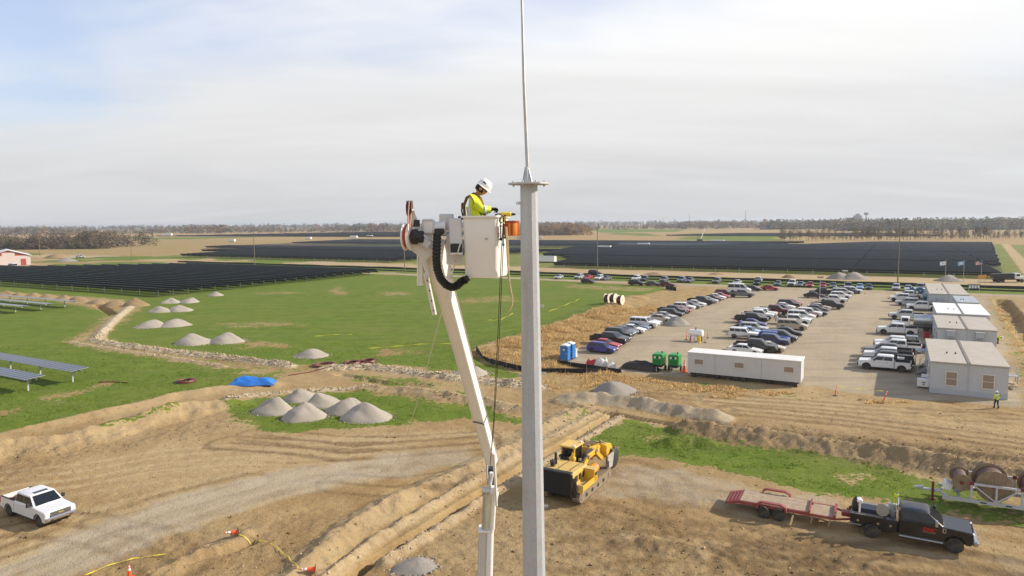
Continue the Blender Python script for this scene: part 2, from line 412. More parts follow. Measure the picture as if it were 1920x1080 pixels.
CUT_POLYS = [     # bare ground inside the grass
    ([(110, 640), (150, 622), (185, 600), (240, 560), (280, 572), (255, 590), (215, 625), (235, 640), (330, 652), (430, 664), (560, 680), (640, 685),
      (700, 688), (640, 705), (540, 708), (440, 698), (330, 681), (220, 664), (150, 654)], 0.62),
    ([(-300, 556), (0, 546), (120, 553), (230, 560), (270, 575), (240, 590), (180, 582), (100, 566), (0, 560), (-300, 575)], 0.75),
    ([(430, 640), (520, 638), (560, 650), (450, 655)], 0.6), ([(690, 655), (780, 650), (800, 662), (700, 668)], 0.58),
    ([(610, 545), (640, 532), (660, 552), (620, 558)], 0.55), ([(400, 605), (560, 602), (600, 612), (430, 616)], 0.5), ([(840, 560), (960, 552), (975, 566), (860, 572)], 0.5), ([(470, 548), (560, 545), (580, 551), (480, 554)], 0.5),
    ([(60, 745), (200, 715), (215, 722), (90, 760)], 0.58), ([(700, 548), (760, 545), (790, 552), (720, 556)], 0.52), ([(-40, 770), (60, 757), (70, 768), (-40, 785)], 0.55), ([(1330, 858), (1400, 862), (1420, 878), (1340, 874)], 0.55), ([(1180, 815), (1260, 818), (1290, 835), (1200, 835)], 0.52), ([(1560, 880), (1640, 890), (1660, 905), (1580, 900)], 0.55),
    ([(1060, 531), (1240, 540), (1200, 548), (1050, 540)], 0.5),
]
STRAW_POLYS = [
    ([(893, 662), (1000, 628), (1100, 592), (1180, 560), (1255, 543), (1380, 531), (1388, 538), (1330, 550), (1200, 592), (1150, 615), (1100, 640),
      (1045, 680), (1060, 690), (1140, 698), (1140, 706), (1000, 703), (925, 682)], 1.0),
    ([(1010, 700), (1140, 700), (1290, 715), (1500, 738), (1400, 752), (1200, 738), (1020, 735)], 0.52),
    ([(1845, 560), (1880, 560), (1945, 660), (1990, 790), (1925, 750), (1890, 650)], 0.45),
    ([(1700, 748), (1930, 772), (1990, 830), (1700, 790), (1560, 740)], 0.42),
]
GRAVEL_POLYS = [
    ([(1045, 683), (1100, 642), (1150, 616), (1200, 592), (1330, 551), (1385, 536), (1640, 540), (1760, 548), (1850, 556), (1885, 640), (1925, 765),
      (1800, 754), (1700, 747), (1540, 727), (1500, 722), (1290, 706), (1150, 697)], 1.0),
    ([(-300, 1180), (-100, 1100), (60, 1030), (200, 962), (430, 899), (620, 861), (760, 846), (880, 842), (905, 850), (880, 870), (700, 902), (500, 938),
      (320, 1000), (180, 1060), (60, 1130), (-100, 1240)], 0.70),
    ([(1100, 880), (1180, 868), (1300, 885), (1420, 912), (1560, 938), (1600, 960), (1480, 985), (1300, 955), (1110, 930)], 0.60),
    ([(1560, 985), (1700, 1010), (1960, 1050), (1960, 1100), (1700, 1050), (1540, 1010)], 0.42),
]
MOIST_POLYS = [
    ([(1010, 945), (1160, 940), (1330, 975), (1560, 1010), (1900, 1060), (1900, 1160), (1010, 1160)], 0.55),
    ([(720, 1020), (900, 940), (985, 950), (985, 1160), (640, 1160)], 0.5),
    ([(1250, 795), (1400, 790), (1960, 850), (1960, 935), (1700, 890), (1400, 842), (1260, 840)], 1.0), ([(1500, 640), (1560, 600), (1620, 590), (1560, 690), (1480, 715)], 0.3), ([(1300, 600), (1420, 560), (1450, 570), (1340, 640), (1260, 665)], 0.35),
    ([(-200, 905), (0, 862), (180, 832), (420, 775), (440, 800), (180, 860), (-200, 960)], 0.55),
    ([(200, 1010), (420, 990), (640, 960), (600, 1060), (300, 1100), (200, 1080)], 0.5),
    ([(1010, 730), (1100, 715), (1300, 730), (1340, 745), (1100, 755), (1020, 790)], 0.5),
]
TRACKS = [   # wheel tracks: photo polyline, width, darker(-) or paler(+)
    ([(-50, 905), (150, 884), (300, 856), (450, 845), (560, 850), (700, 838)], 0.30, 0.8),
    ([(-50, 918), (150, 896), (300, 868), (450, 856), (560, 858), (720, 850)], 0.30, 0.8),
    ([(0, 930), (180, 905), (320, 885), (450, 880), (560, 862)], 0.28, 0.5),
    ([(-60, 1085), (120, 1010), (300, 950), (480, 908), (640, 872)], 1.1, 0.9), ([(60, 1075), (240, 1000), (420, 945), (560, 905), (700, 880)], 0.5, 0.7), ([(0, 1040), (150, 985), (330, 930), (500, 892)], 0.5, 0.6),
    ([(560, 825), (700, 822), (860, 815), (980, 820)], 1.2, 0.7), ([(1180, 900), (1320, 905), (1480, 945), (1600, 985)], 1.0, 0.5),
    ([(430, 830), (560, 838), (650, 850), (760, 842), (900, 832)], 0.35, -0.6),
    ([(480, 815), (620, 830), (740, 832), (900, 822)], 0.30, -0.5),
    ([(0, 1015), (120, 985), (230, 955)], 0.4, 0.5), ([(0, 1045), (140, 1000), (300, 945), (460, 905)], 0.35, -0.35),
    ([(1180, 880), (1240, 900), (1250, 930)], 0.5, -0.5), ([(1130, 905), (1300, 930), (1480, 970)], 0.35, -0.4),
    ([(1340, 745), (1500, 752), (1700, 775), (1960, 805)], 0.45, 0.7), ([(1340, 758), (1500, 768), (1700, 792), (1960, 822)], 0.45, 0.7),
    ([(1200, 735), (1400, 752), (1600, 765), (1960, 790)], 0.4, -0.5), ([(1380, 770), (1600, 790), (1960, 835)], 0.5, -0.6),
    ([(1440, 1048), (1560, 1055), (1700, 1050), (1800, 1060), (1930, 1085)], 0.55, -0.9), ([(1500, 1030), (1545, 1050), (1550, 1090)], 0.4, -0.7),
    ([(1480, 1075), (1495, 1050), (1520, 1040)], 0.4, -0.7), ([(1080, 985), (1200, 1000), (1400, 1010)], 0.5, -0.4), ([(1400, 1065), (1520, 1062), (1660, 1070), (1760, 1085)], 0.4, -0.8), ([(1120, 960), (1180, 985), (1220, 1030), (1230, 1085)], 0.45, -0.5), ([(1060, 1040), (1180, 1020), (1330, 1030), (1460, 1050)], 0.45, -0.5), ([(-20, 990), (60, 975), (150, 985), (260, 1010), (330, 1060)], 0.35, -0.5), ([(640, 905), (740, 912), (840, 900)], 0.3, -0.5),
    ([(1530, 980), (1700, 1015), (1940, 1062)], 0.45, 0.6), ([(1530, 955), (1700, 990), (1940, 1030)], 0.45, 0.4),
    ([(1400, 720), (1480, 640), (1560, 580), (1620, 548)], 1.6, 0.35), ([(1600, 720), (1590, 650), (1620, 590), (1650, 550)], 1.6, 0.35),
    ([(1180, 690), (1250, 640), (1340, 590), (1430, 552)], 1.6, 0.3),
    ([(780, 660), (800, 600), (820, 560), (850, 540)], 0.5, -0.5), ([(700, 640), (730, 590), (760, 556)], 0.5, -0.4),
    ([(450, 690), (380, 620), (340, 560)], 0.6, -0.25), ([(1000, 1010), (1120, 1030), (1260, 1040)], 0.4, 0.35),
]
def zones(X, Y, rub, grv):
    warp = (fbm(X * 0.4, Y * 0.4, 71, 3) - 0.5)
    Xw = X; 
    def soft(P, pw): 
        sd = poly_sd(X, Y, pxl(P), 14.0); wd = 0.8 + 0.014 * Y
        return sstep(-wd, wd, sd + warp * (2.4 + 0.01 * Y)) * pw
    grass = np.zeros(X.shape); straw = grass.copy(); grav = grass.copy(); moist = grass.copy(); trd = grass.copy(); lite = grass.copy(); cut = grass.copy()
    for P, w in GRASS_POLYS: grass = np.maximum(grass, soft(P, w))
    for P, w in CUT_POLYS: cut = np.maximum(cut, soft(P, w))
    for P, w in STRAW_POLYS: straw = np.maximum(straw, soft(P, w))
    for P, w in GRAVEL_POLYS: grav = np.maximum(grav, soft(P, w))
    for P, w in MOIST_POLYS: moist = np.maximum(moist, soft(P, w))
    for P, w, s in TRACKS:
        P = pxl(P); d = pl_dist(X, Y, P, 6); k = d < 5
        gap = 1.75 if w < 1.0 else 0.0
        e = np.minimum(np.abs(d - gap / 2 * 0.0), np.abs(d - gap))
        a = np.where(k, sstep(w * 1.4, w * 0.3, e + (warp) * 0.35), 0) * (0.6 + 0.8 * fbm(X * 0.3, Y * 0.3, 55, 2))
        if s > 0: lite = np.maximum(lite, a * s)
        else: moist = np.maximum(moist, a * -s * .6); trd = np.maximum(trd, a * -s)
    grass = grass * (1 - cut) * (1 - straw * 0.95)
    grass = np.minimum(grass, 1 - 0.92 * sstep(0.02, 0.4, rub) * (rub > 0.0)); grass = np.where(grv > 0.1, grass * 0.1, grass)
    grav = np.maximum(grav, grv)
    # beyond the near site the ground follows the rows
    s = X * E1.x + Y * E1.y; t = X * E2.x + Y * E2.y
    tw = t + (fbm(X * 0.06, Y * 0.06, 91, 3) - 0.5) * 4
    far = sstep(201.5, 203.5, t)
    road = sstep(203, 204, tw) * sstep(209.5, 208.5, tw)
    verge = sstep(208.5, 210, tw) * sstep(239, 236.5, tw)
    haul = sstep(236.5, 239, tw) * sstep(262, 259.5, tw)
    under = sstep(259.5, 263, tw) * sstep(628, 622, tw) * sstep(-620, -600, s) * sstep(75, 68, s - (t - 262) * 0.088)
    field = (fbm(X * 0.004, Y * 0.002, 131, 3))
    stub = sstep(622, 630, tw)
    bare = sstep(-215, -205, s) * sstep(-125, -140, s) * sstep(260, 262, t) * sstep(330, 320, t)
    g_far = verge * 0.95 + under * 0.60 + stub * sstep(0.62, 0.66, field) * 0.9 + sstep(70, 78, s - (t - 262) * 0.088) * sstep(262, 270, t) * 0.95 * (1 - stub)
    g_far = np.clip(g_far, 0, 1)
    grass = grass * (1 - far) + far * g_far
    straw = straw * (1 - far) + far * np.clip(stub * 0.8 * (1 - sstep(0.62, 0.66, field)) + under * 0.2 + bare * 0.3, 0, 1)
    grav = grav * (1 - far) + far * np.clip(road + haul * 0.4, 0, 1)
    lite = lite * (1 - far) + far * haul * 0.75
    trk = sstep(35, 36.5, s - (t - 262) * 0.088) * sstep(41, 39.5, s - (t - 262) * 0.088) * sstep(262, 266, t) * sstep(640, 620, t)
    grass = grass * (1 - trk); straw = straw * (1 - trk); lite = np.maximum(lite, trk * .8)
    wl = sstep(-395, -415, s + (t - 262) * .2) * sstep(262, 266, t) * sstep(640, 620, t); grass = grass * (1 - wl) + wl * .32; straw = np.maximum(straw, wl * .55)
    # far left beyond the tracker block
    fl = sstep(-310, -330, s - (t - 166) * 1.45 + 60) * sstep(150, 160, t) * (1 - sstep(262, 266, t))
    n = fbm(X * 0.02, Y * 0.05, 151, 3)
    grass = grass * (1 - fl) + fl * sstep(0.42, 0.55, n) * 0.8
    grav = grav * (1 - fl) + fl * sstep(0.6, 0.66, fbm(X * 0.01, Y * 0.06, 161, 2)) * 0.7
    zones.tread = trd
    return grass, grav, straw, lite, moist, np.clip(rub, 0, 1)

def make_ground():
    NC = 760
    tt = np.linspace(-1, 1, NC)
    ys = list(np.linspace(14, 33, 14)[:-1])
    y = 33.0
    while y < 265: ys.append(y); y *= 1.0045
    while y < 6000: ys.append(y); y *= 1.035
    ys.append(6500.0)
    ys = [-3000.0, -300.0, -30.0] + ys
    ys = np.array(ys)
    wd = 0.88 * np.maximum(ys, 14) + 15
    X = tt[None, :] * wd[:, None]; Y = np.repeat(ys[:, None], NC, 1)
    X = np.concatenate([np.full((len(ys), 1), -7000.0), X, np.full((len(ys), 1), 7000.0)], 1)
    Y = np.concatenate([Y[:, :1], Y, Y[:, :1]], 1)
    sh = X.shape; x = X.ravel(); y = Y.ravel()
    Z, rub, grv = heights(x, y)
    gr, gv, st, li, mo, rb = zones(x, y, rub, grv)
    # clods: more on bare soil, hardly any on gravel
    near = sstep(150, 90, y) * sstep(30, 34, y)
    bare = (1 - gr) * (1 - gv * 0.85)
    Z += near * bare * ((fbm(x * 1.1, y * 1.1, 41, 3) - 0.5) * (0.10 + 0.16 * mo + 0.25 * rb) + (fbm(x * 3.2, y * 3.2, 47, 2) - 0.5) * (0.05 + 0.10 * mo + 0.12 * rb))
    Z += near * gr * (fbm(x * 2.0, y * 2.0, 61, 3) - 0.5) * 0.10
    Z -= near * np.clip(mo - 0.35, 0, 1) * 0.03
    Z += sstep(240, 150, y) * st * (fbm(x * 0.8, y * 0.8, 67, 3) - 0.3) * 0.35
    co = np.stack([x, y, Z], 1)
    ny, nx = sh
    idx = np.arange(ny * nx).reshape(ny, nx)
    quads = np.stack([idx[:-1, :-1].ravel(), idx[:-1, 1:].ravel(), idx[1:, 1:].ravel(), idx[1:, :-1].ravel()], 1)
    # vertex normals of the whole sheet, so that the pieces meet without a seam
    P = co.reshape(ny, nx, 3)
    du = np.empty_like(P); dv = np.empty_like(P)
    du[:, 1:-1] = P[:, 2:] - P[:, :-2]; du[:, 0] = P[:, 1] - P[:, 0]; du[:, -1] = P[:, -1] - P[:, -2]
    dv[1:-1] = P[2:] - P[:-2]; dv[0] = P[1] - P[0]; dv[-1] = P[-1] - P[-2]
    Nn = np.cross(du, dv); Nn /= np.linalg.norm(Nn, axis=2, keepdims=True) + 1e-12
    Nn = Nn.reshape(-1, 3)
    # which piece of the setting each face belongs to
    fz = lambda a: a[quads].mean(1)
    fg, fv, fs = fz(gr), fz(gv), fz(st)
    fx, fy = fz(x), fz(y); ft = fx * E2.x + fy * E2.y
    kind = np.zeros(len(quads), int)                         # 0 bare earth
    kind[(fg > 0.5)] = 1
    kind[(fs > 0.5) & (fs > fg)] = 2
    kind[(fv > 0.5) & (fv > fg)] = 3
    kind[(ft > 203) & (ft < 209.5) & (fv > 0.5)] = 4
    kind[(ft >= 236.5) & (ft < 262) & (fg < 0.5)] = 5
    kind[(kind == 3) & (fx < 15) & (fy < 80)] = 6
    names = ['bare_earth_ground', 'grass_field_ground', 'dry_grass_ground', 'gravel_lot_ground', 'gravel_road', 'dirt_road', 'haul_path']
    zone = np.stack([gr, gv, st, li], 1).astype(np.float32); tone = np.stack([mo, rb, zones.tread, np.ones_like(mo)], 1).astype(np.float32)
    for kz, nm in enumerate(names):
        q = quads[kind == kz]
        if not len(q): continue
        uq, inv = np.unique(q, return_inverse=True); q2 = inv.reshape(-1, 4)
        me = bpy.data.meshes.new(nm); me.vertices.add(len(uq)); me.vertices.foreach_set('co', co[uq].astype(np.float32).ravel())
        me.loops.add(q2.size); me.loops.foreach_set('vertex_index', q2.ravel().astype(np.int32))
        me.polygons.add(len(q2)); me.polygons.foreach_set('loop_start', np.arange(0, q2.size, 4, dtype=np.int32))
        me.polygons.foreach_set('use_smooth', np.ones(len(q2), bool))
        me.update(calc_edges=True)
        for an, arr in (('zone', zone), ('tone', tone)):
            a = me.attributes.new(an, 'FLOAT_COLOR', 'POINT'); a.data.foreach_set('color', arr[uq].ravel())
        me.normals_split_custom_set_from_vertices(Nn[uq].astype(np.float32))
        me.materials.append(ground_material())
        o = link(nm, me); tag(o, kind='structure')

def ground_material():
    if 'ground' in MATS: return MATS['ground']
    mt = bpy.data.materials.new('worked ground'); mt.use_nodes = True; nt = mt.node_tree; MATS['ground'] = mt
    b = nt.nodes['Principled BSDF']; b.inputs['Roughness'].default_value = 0.95; b.inputs['Specular IOR Level'].default_value = 0.15
    L = nt.links.new
    geo = nd(nt, 'ShaderNodeNewGeometry')
    def noise(scale, det=5.0, ro=0.6, vec=None, dist=0.0):
        n = nd(nt, 'ShaderNodeTexNoise', i_Scale=scale, i_Detail=det, i_Roughness=ro, i_Distortion=dist)
        L(vec if vec is not None else geo.outputs['Position'], n.inputs['Vector']); return n.outputs[0]
    mp = nd(nt, 'ShaderNodeMapping'); mp.inputs['Rotation'].default_value = (0, 0, -A1); mp.inputs['Scale'].default_value = (0.09, 1.0, 1.0)
    L(geo.outputs['Position'], mp.inputs['Vector'])
    def math_(op, a, c=None, clamp=False):
        n = nd(nt, 'ShaderNodeMath', operation=op); n.use_clamp = clamp
        for i, v in enumerate((a, c)):
            if v is None: continue
            if isinstance(v, (int, float)): n.inputs[i].default_value = v
            else: L(v, n.inputs[i])
        return n.outputs[0]
    def rng(v, a, c, lo=0.0, hi=1.0, smooth=True):
        n = nd(nt, 'ShaderNodeMapRange'); n.interpolation_type = 'SMOOTHSTEP' if smooth else 'LINEAR'
        n.inputs['From Min'].default_value = a; n.inputs['From Max'].default_value = c
        n.inputs['To Min'].default_value = lo; n.inputs['To Max'].default_value = hi; L(v, n.inputs['Value']); return n.outputs[0]
    def mix(f, a, c, mode='MIX'):
        n = nd(nt, 'ShaderNodeMix', data_type='RGBA', blend_type=mode)
        for sk, v in (('Factor', f), ('A', a), ('B', c)):
            if isinstance(v, tuple): n.inputs[sk].default_value = (*v, 1)
            elif isinstance(v, (int, float)): n.inputs[sk].default_value = v
            else: L(v, n.inputs[sk])
        return n.outputs['Result']
    az = nd(nt, 'ShaderNodeVertexColor', layer_name='zone'); at = nd(nt, 'ShaderNodeVertexColor', layer_name='tone')
    sz = nd(nt, 'ShaderNodeSeparateColor'); L(az.outputs[0], sz.inputs[0]); st_ = nd(nt, 'ShaderNodeSeparateColor'); L(at.outputs[0], st_.inputs[0])
    gr, gv, sw = sz.outputs[0], sz.outputs[1], sz.outputs[2]; li = az.outputs['Alpha']
    mo, rb = st_.outputs[0], st_.outputs[1]
    nL = noise(0.045, 4); nM = noise(0.35, 6); nS = noise(2.2, 6, 0.65); nT = noise(9.0, 4, 0.6); nR = noise(0.55, 6, 0.65, mp.outputs[0], 0.6)
    # soil
    soil = mix(rng(nM, 0.3, 0.7), (0.280, 0.178, 0.072), (0.375, 0.258, 0.118))
    soil = mix(math_('MULTIPLY', rng(nL, 0.4, 0.62), 0.55), soil, (0.42, 0.31, 0.165))
    soil = mix(math_('MULTIPLY', li, 0.8), soil, (0.45, 0.335, 0.182))
    soil = mix(math_('MULTIPLY', math_('MULTIPLY', mo, rng(nS, 0.28, 0.62, 0.3, 1.0)), 0.75), soil, (0.185, 0.120, 0.058))
    soil = mix(math_('MULTIPLY', rng(nS, 0.52, 0.72), 0.5), soil, (0.19, 0.118, 0.052))
    soil = mix(math_('MULTIPLY', rng(nT, 0.56, 0.70), 0.45), soil, (0.50, 0.38, 0.215))
    rubc = mix(rng(nS, 0.35, 0.65), (0.36, 0.27, 0.165), (0.60, 0.51, 0.37))
    soil = mix(math_('MULTIPLY', rb, 0.9), soil, rubc)
    # gravel
    grc = mix(rng(nM, 0.3, 0.7), (0.325, 0.26, 0.172), (0.41, 0.335, 0.230))
    grc = mix(math_('MULTIPLY', rng(nL, 0.42, 0.6), 0.75), grc, (0.42, 0.335, 0.218))
    grc = mix(math_('MULTIPLY', rng(nR, 0.5, 0.68), 0.55), grc, (0.25, 0.205, 0.148))
    grc = mix(math_('MULTIPLY', rng(nT, 0.5, 0.75), 0.4), grc, (0.20, 0.165, 0.125))
    grc = mix(math_('MULTIPLY', li, 0.6), grc, (0.46, 0.375, 0.262))
    # living grass: pale drilled streaks, thin spots
    gc = mix(rng(nM, 0.3, 0.7), (0.098, 0.144, 0.013), (0.140, 0.186, 0.020))
    gc = mix(math_('MULTIPLY', rng(nR, 0.46, 0.64), 0.45), gc, (0.165, 0.185, 0.045))
    gc = mix(math_('MULTIPLY', rng(nL, 0.48, 0.62), 0.35), gc, (0.170, 0.180, 0.036))
    gc = mix(math_('MULTIPLY', rng(nS, 0.5, 0.75), 0.5), gc, (0.055, 0.090, 0.015))
    gc = mix(math_('MULTIPLY', math_('MULTIPLY', mo, rng(nS, 0.25, 0.6)), 0.5), gc, (0.14, 0.13, 0.045))
    # straw
    sc = mix(rng(nM, 0.3, 0.7), (0.30, 0.20, 0.085), (0.42, 0.295, 0.135))
    sc = mix(math_('MULTIPLY', rng(nS, 0.45, 0.7), 0.6), sc, (0.22, 0.14, 0.06))
    trd = st_.outputs[2]
    soil = mix(math_('MULTIPLY', math_('MULTIPLY', trd, rng(nS, 0.2, 0.5, 0.45, 1.0)), 0.85), soil, (0.135, 0.082, 0.036))
    grc = mix(math_('MULTIPLY', trd, 0.5), grc, (0.20, 0.155, 0.10))
    def edge(a, amt=0.75):
        e = math_('ADD', a, math_('MULTIPLY', math_('SUBTRACT', nS, 0.5), amt * 1.6)); e = math_('ADD', e, math_('MULTIPLY', math_('SUBTRACT', nM, 0.5), amt * 1.3))
        return e
    col = mix(rng(edge(gv, 0.5), 0.25, 0.85), soil, grc)
    col = mix(rng(edge(sw), 0.34, 0.66), col, sc)
    col = mix(rng(edge(gr, 1.1), 0.40, 0.56), col, gc)
    L(col, b.inputs['Base Color'])
    hgt = math_('ADD', math_('MULTIPLY', nS, 0.6), math_('MULTIPLY', nT, 0.4))
    bp = nd(nt, 'ShaderNodeBump'); bp.inputs['Strength'].default_value = 0.8; bp.inputs['Distance'].default_value = 0.2
    L(hgt, bp.inputs['Height']); L(bp.outputs[0], b.inputs['Normal'])
    return mt
make_ground()
def gz(x, y):
    z, _, _ = heights(np.array([x]), np.array([y])); return float(z[0])
def on(u, v, dz=0.0):
    p = G(u, v); p.z = gz(p.x, p.y) + dz; return p
# ------------------------------------------------------------------ trees
def leaf_material():
    mt = bpy.data.materials.new('autumn foliage'); mt.use_nodes = True; nt = mt.node_tree; b = nt.nodes['Principled BSDF']
    b.inputs['Roughness'].default_value = 0.9; b.inputs['Specular IOR Level'].default_value = 0.1
    a = nd(nt, 'ShaderNodeVertexColor', layer_name='leaf')
    oi = nd(nt, 'ShaderNodeObjectInfo'); hv = nd(nt, 'ShaderNodeHueSaturation')
    mr = nd(nt, 'ShaderNodeMapRange'); mr.inputs['To Min'].default_value = 0.75; mr.inputs['To Max'].default_value = 1.25
    nt.links.new(oi.outputs['Random'], mr.inputs['Value']); nt.links.new(mr.outputs[0], hv.inputs['Value'])
    nt.links.new(a.outputs[0], hv.inputs['Color']); nt.links.new(hv.outputs[0], b.inputs['Base Color'])
    return mt
LEAF = leaf_material()
BARK = mat('grey brown bark', (0.13, 0.10, 0.075), 0.9, 0, 0.25, 4, 0.2)
TINTS = [(0.21, 0.155, 0.105), (0.175, 0.135, 0.095), (0.26, 0.150, 0.060), (0.155, 0.140, 0.062), (0.085, 0.095, 0.045), (0.30, 0.18, 0.06), (0.24, 0.185, 0.12)]
rng_ = np.random.default_rng(5)
def crown_arrays(n, rx, rz, base, size, lobes=7, seed=0, full=False):
    """leaf-clump faces spread through a lobed crown: centres (n,4,3)"""
    g = np.random.default_rng(seed)
    lc = g.normal(size=(lobes, 3)); lc /= np.linalg.norm(lc, axis=1, keepdims=True)
    lc *= g.uniform(0.25, 0.75, (lobes, 1)); lr = g.uniform(0.32, 0.6, lobes)
    k = g.integers(0, lobes, n); d = g.normal(size=(n, 3)); d /= np.linalg.norm(d, axis=1, keepdims=True)
    p = lc[k] + d * (lr[k] * g.uniform(0.45, 1.0, n) ** 0.5)[:, None]
    p = p * np.array([rx, rx, rz]) + np.array([0, 0, base + rz])
    a = g.normal(size=(n, 3)); a /= np.linalg.norm(a, axis=1, keepdims=True)
    b = np.cross(a, g.normal(size=(n, 3))); b /= np.linalg.norm(b, axis=1, keepdims=True)
    s = (size * g.uniform(0.5, 1.3, n))[:, None]
    q = np.stack([p - a * s - b * s * .6, p + a * s - b * s * .6, p + a * s * .7 + b * s, p - a * s * .7 + b * s * .8], 1)
    if full:
        low = np.clip(1 - q[:, :, 2] / (base + rz), 0, 1)[..., None]; q[:, :, :2] *= 1 + 1.1 * low
    q[:, :, 2] = np.maximum(q[:, :, 2], 0.005 * rz)
    return q, g.uniform(0.75, 1.2, n)
def quads_mesh(name, Q, C, mt, attr='leaf'):
    n = len(Q); me = bpy.data.meshes.new(name)
    me.vertices.add(n * 4); me.vertices.foreach_set('co', Q.reshape(-1).astype(np.float32))
    me.loops.add(n * 4); me.loops.foreach_set('vertex_index', np.arange(n * 4, dtype=np.int32))
    me.polygons.add(n); me.polygons.foreach_set('loop_start', np.arange(0, n * 4, 4, dtype=np.int32))
    me.update(calc_edges=True)
    a = me.attributes.new(attr, 'FLOAT_COLOR', 'POINT')
    c = np.ones((n, 4, 4), np.float32); c[:, :, :3] = C[:, None, :]; a.data.foreach_set('color', c.ravel())
    me.materials.append(mt); return me
def trunk_mesh(h, seed):
    g = random.Random(seed); mb = MB(); top = h * 0.8
    pts = [(0, 0, -0.3)] + [(g.uniform(-.3, .3) * k / 4, g.uniform(-.3, .3) * k / 4, top * k / 5) for k in range(1, 6)]
    mb.tube(pts, [h * .02 * (1 - k / 6.5) for k in range(6)], 6)
    for k in range(9):
        z = g.uniform(.3, .8) * h; a = g.uniform(0, 6.28); l = h * g.uniform(.18, .32)
        mb.tube([(0, 0, z), (math.cos(a) * l * .5, math.sin(a) * l * .5, z + l * .35), (math.cos(a) * l, math.sin(a) * l, z + l * .75)], [h * .008, h * .005, h * .002], 4)
    return mb.mesh('trunk', BARK)
TREES = []
for k in range(8):
    h = 9.5 + (k % 4) * 0.9
    q, sh = crown_arrays(420 if k % 3 else 240, h * .27, h * .46, h * .04, h * 0.021, 13, 100 + k, True)
    c = np.array(TINTS[(0, 1, 3, 6, 1, 0, 6, 3)[k]])[None] * sh[:, None]
    TREES.append((quads_mesh('crown', q, c, LEAF), trunk_mesh(h, k)))
def wood(name, label, spots, hts, tints, nq, size, seed):
    g = np.random.default_rng(seed); Qs = []; Cs = []
    protos = [crown_arrays(nq, 0.34, 0.52, -0.10, size, 9, 400 + i, True) for i in range(6)]
    for (x, y), h, tn in zip(spots, hts, tints):
        q, sh = protos[g.integers(0, 6)]; a = g.uniform(0, 6.28); ca, sa = math.cos(a), math.sin(a)
        M = np.array([[ca, -sa, 0], [sa, ca, 0], [0, 0, 1]]); w = g.uniform(0.9, 1.35)
        Qs.append(q @ M.T * np.array([h * w, h * w, h]) + np.array([x, y, 0])); Cs.append(np.array(TINTS[tn])[None] * sh[:, None] * g.uniform(.75, 1.25))
    o = link(name, quads_mesh(name, np.concatenate(Qs), np.concatenate(Cs), LEAF)); return tag(o, label, 'trees', kind='stuff')
g = np.random.default_rng(11)
sp = [(x, y) for x, y in zip(g.uniform(-640, -352, 330), 588 + g.uniform(0, 1, 330) ** 1.5 * 90)]
_n = 260; sp += [(x, y) for x, y in zip(g.uniform(-640, -348, _n), 582 + g.uniform(0, 16, _n))]
wood('brown_wood', 'bare brown autumn wood behind the red barn', sp, [(g.uniform(4, 8) if i >= 330 else (9 + 8 * abs(math.sin(x * .021)) ** .6 * (0.75 + .35 * g.random()) if x < -345 else g.uniform(7, 11))) for i, (x, y) in enumerate(sp)],
     g.choice([0, 1, 3, 6, 2, 4], 590, p=[.3, .27, .16, .15, .06, .06]), 300, 0.024, 1)
sp = [(x, y) for x, y in zip(g.uniform(-60, 118, 170), g.uniform(1020, 1110, 170))]
wood('russet_wood', 'russet autumn wood behind the steel pole', sp, g.uniform(14, 21, 170), g.choice([0, 2, 2, 5, 6], 170), 130, 0.035, 2)
sp = []; hh = []; tn = []
for k in range(1700):
    u = g.uniform(-300, 1500); y = g.uniform(1650, 2500); sp.append(((u - 960) / F_PX * y, y)); hh.append(g.uniform(13, 24) * (0.8 + .3 * math.sin(u * .02))); tn.append(int(g.choice([0, 1, 2, 6, 3])))
wood('far_wood_line', 'long line of brown woods on the horizon beyond the panels', sp, hh, tn, 60, 0.06, 3)
sp = []; hh = []; tn = []
for k in range(1200):
    u = g.uniform(1430, 2300); y = g.uniform(1150, 1500) + (300 if u < 1560 else 0); sp.append(((u - 960) / F_PX * y, y)); hh.append(g.uniform(17, 25)); tn.append(int(g.choice([0, 1, 4, 4, 3])))
wood('dark_wood_line', 'dark blue-grey woods on the horizon behind the thin tree row', sp, hh, tn, 70, 0.055, 4)
sp = []; hh = []; tn = []
for k in range(2200):
    u = g.uniform(-500, 2400); y = g.uniform(3000, 5200); sp.append(((u - 960) / F_PX * y, y)); hh.append(g.uniform(17, 32)); tn.append(int(g.choice([0, 1, 4])))
wood('hazy_wood_line', 'hazy farthest woods along the whole horizon', sp, hh, tn, 40, 0.085, 5)
g = np.random.default_rng(21)
k = 0
for u in np.arange(1462, 2010, 5.2):
    y = 655 + g.uniform(-9, 9); x = (u + g.uniform(-3, 3) - 960) / F_PX * y
    r = thing('hedgerow_tree', 'thin autumn tree in the hedgerow beyond the big panel field', 'tree', (x, y, 0), g.uniform(0, 6.28), 'trees of the hedgerow')
    sc = g.uniform(0.8, 1.3) * (0.7 if 1560 < u < 1600 or u > 1860 else 1.0); r.scale = (sc, sc, sc)
    r.scale = (sc * .85, sc * .85, sc * 1.12); cm, tm = TREES[g.integers(0, 8)]
    link('crown', cm, r); link('trunk', tm, r)

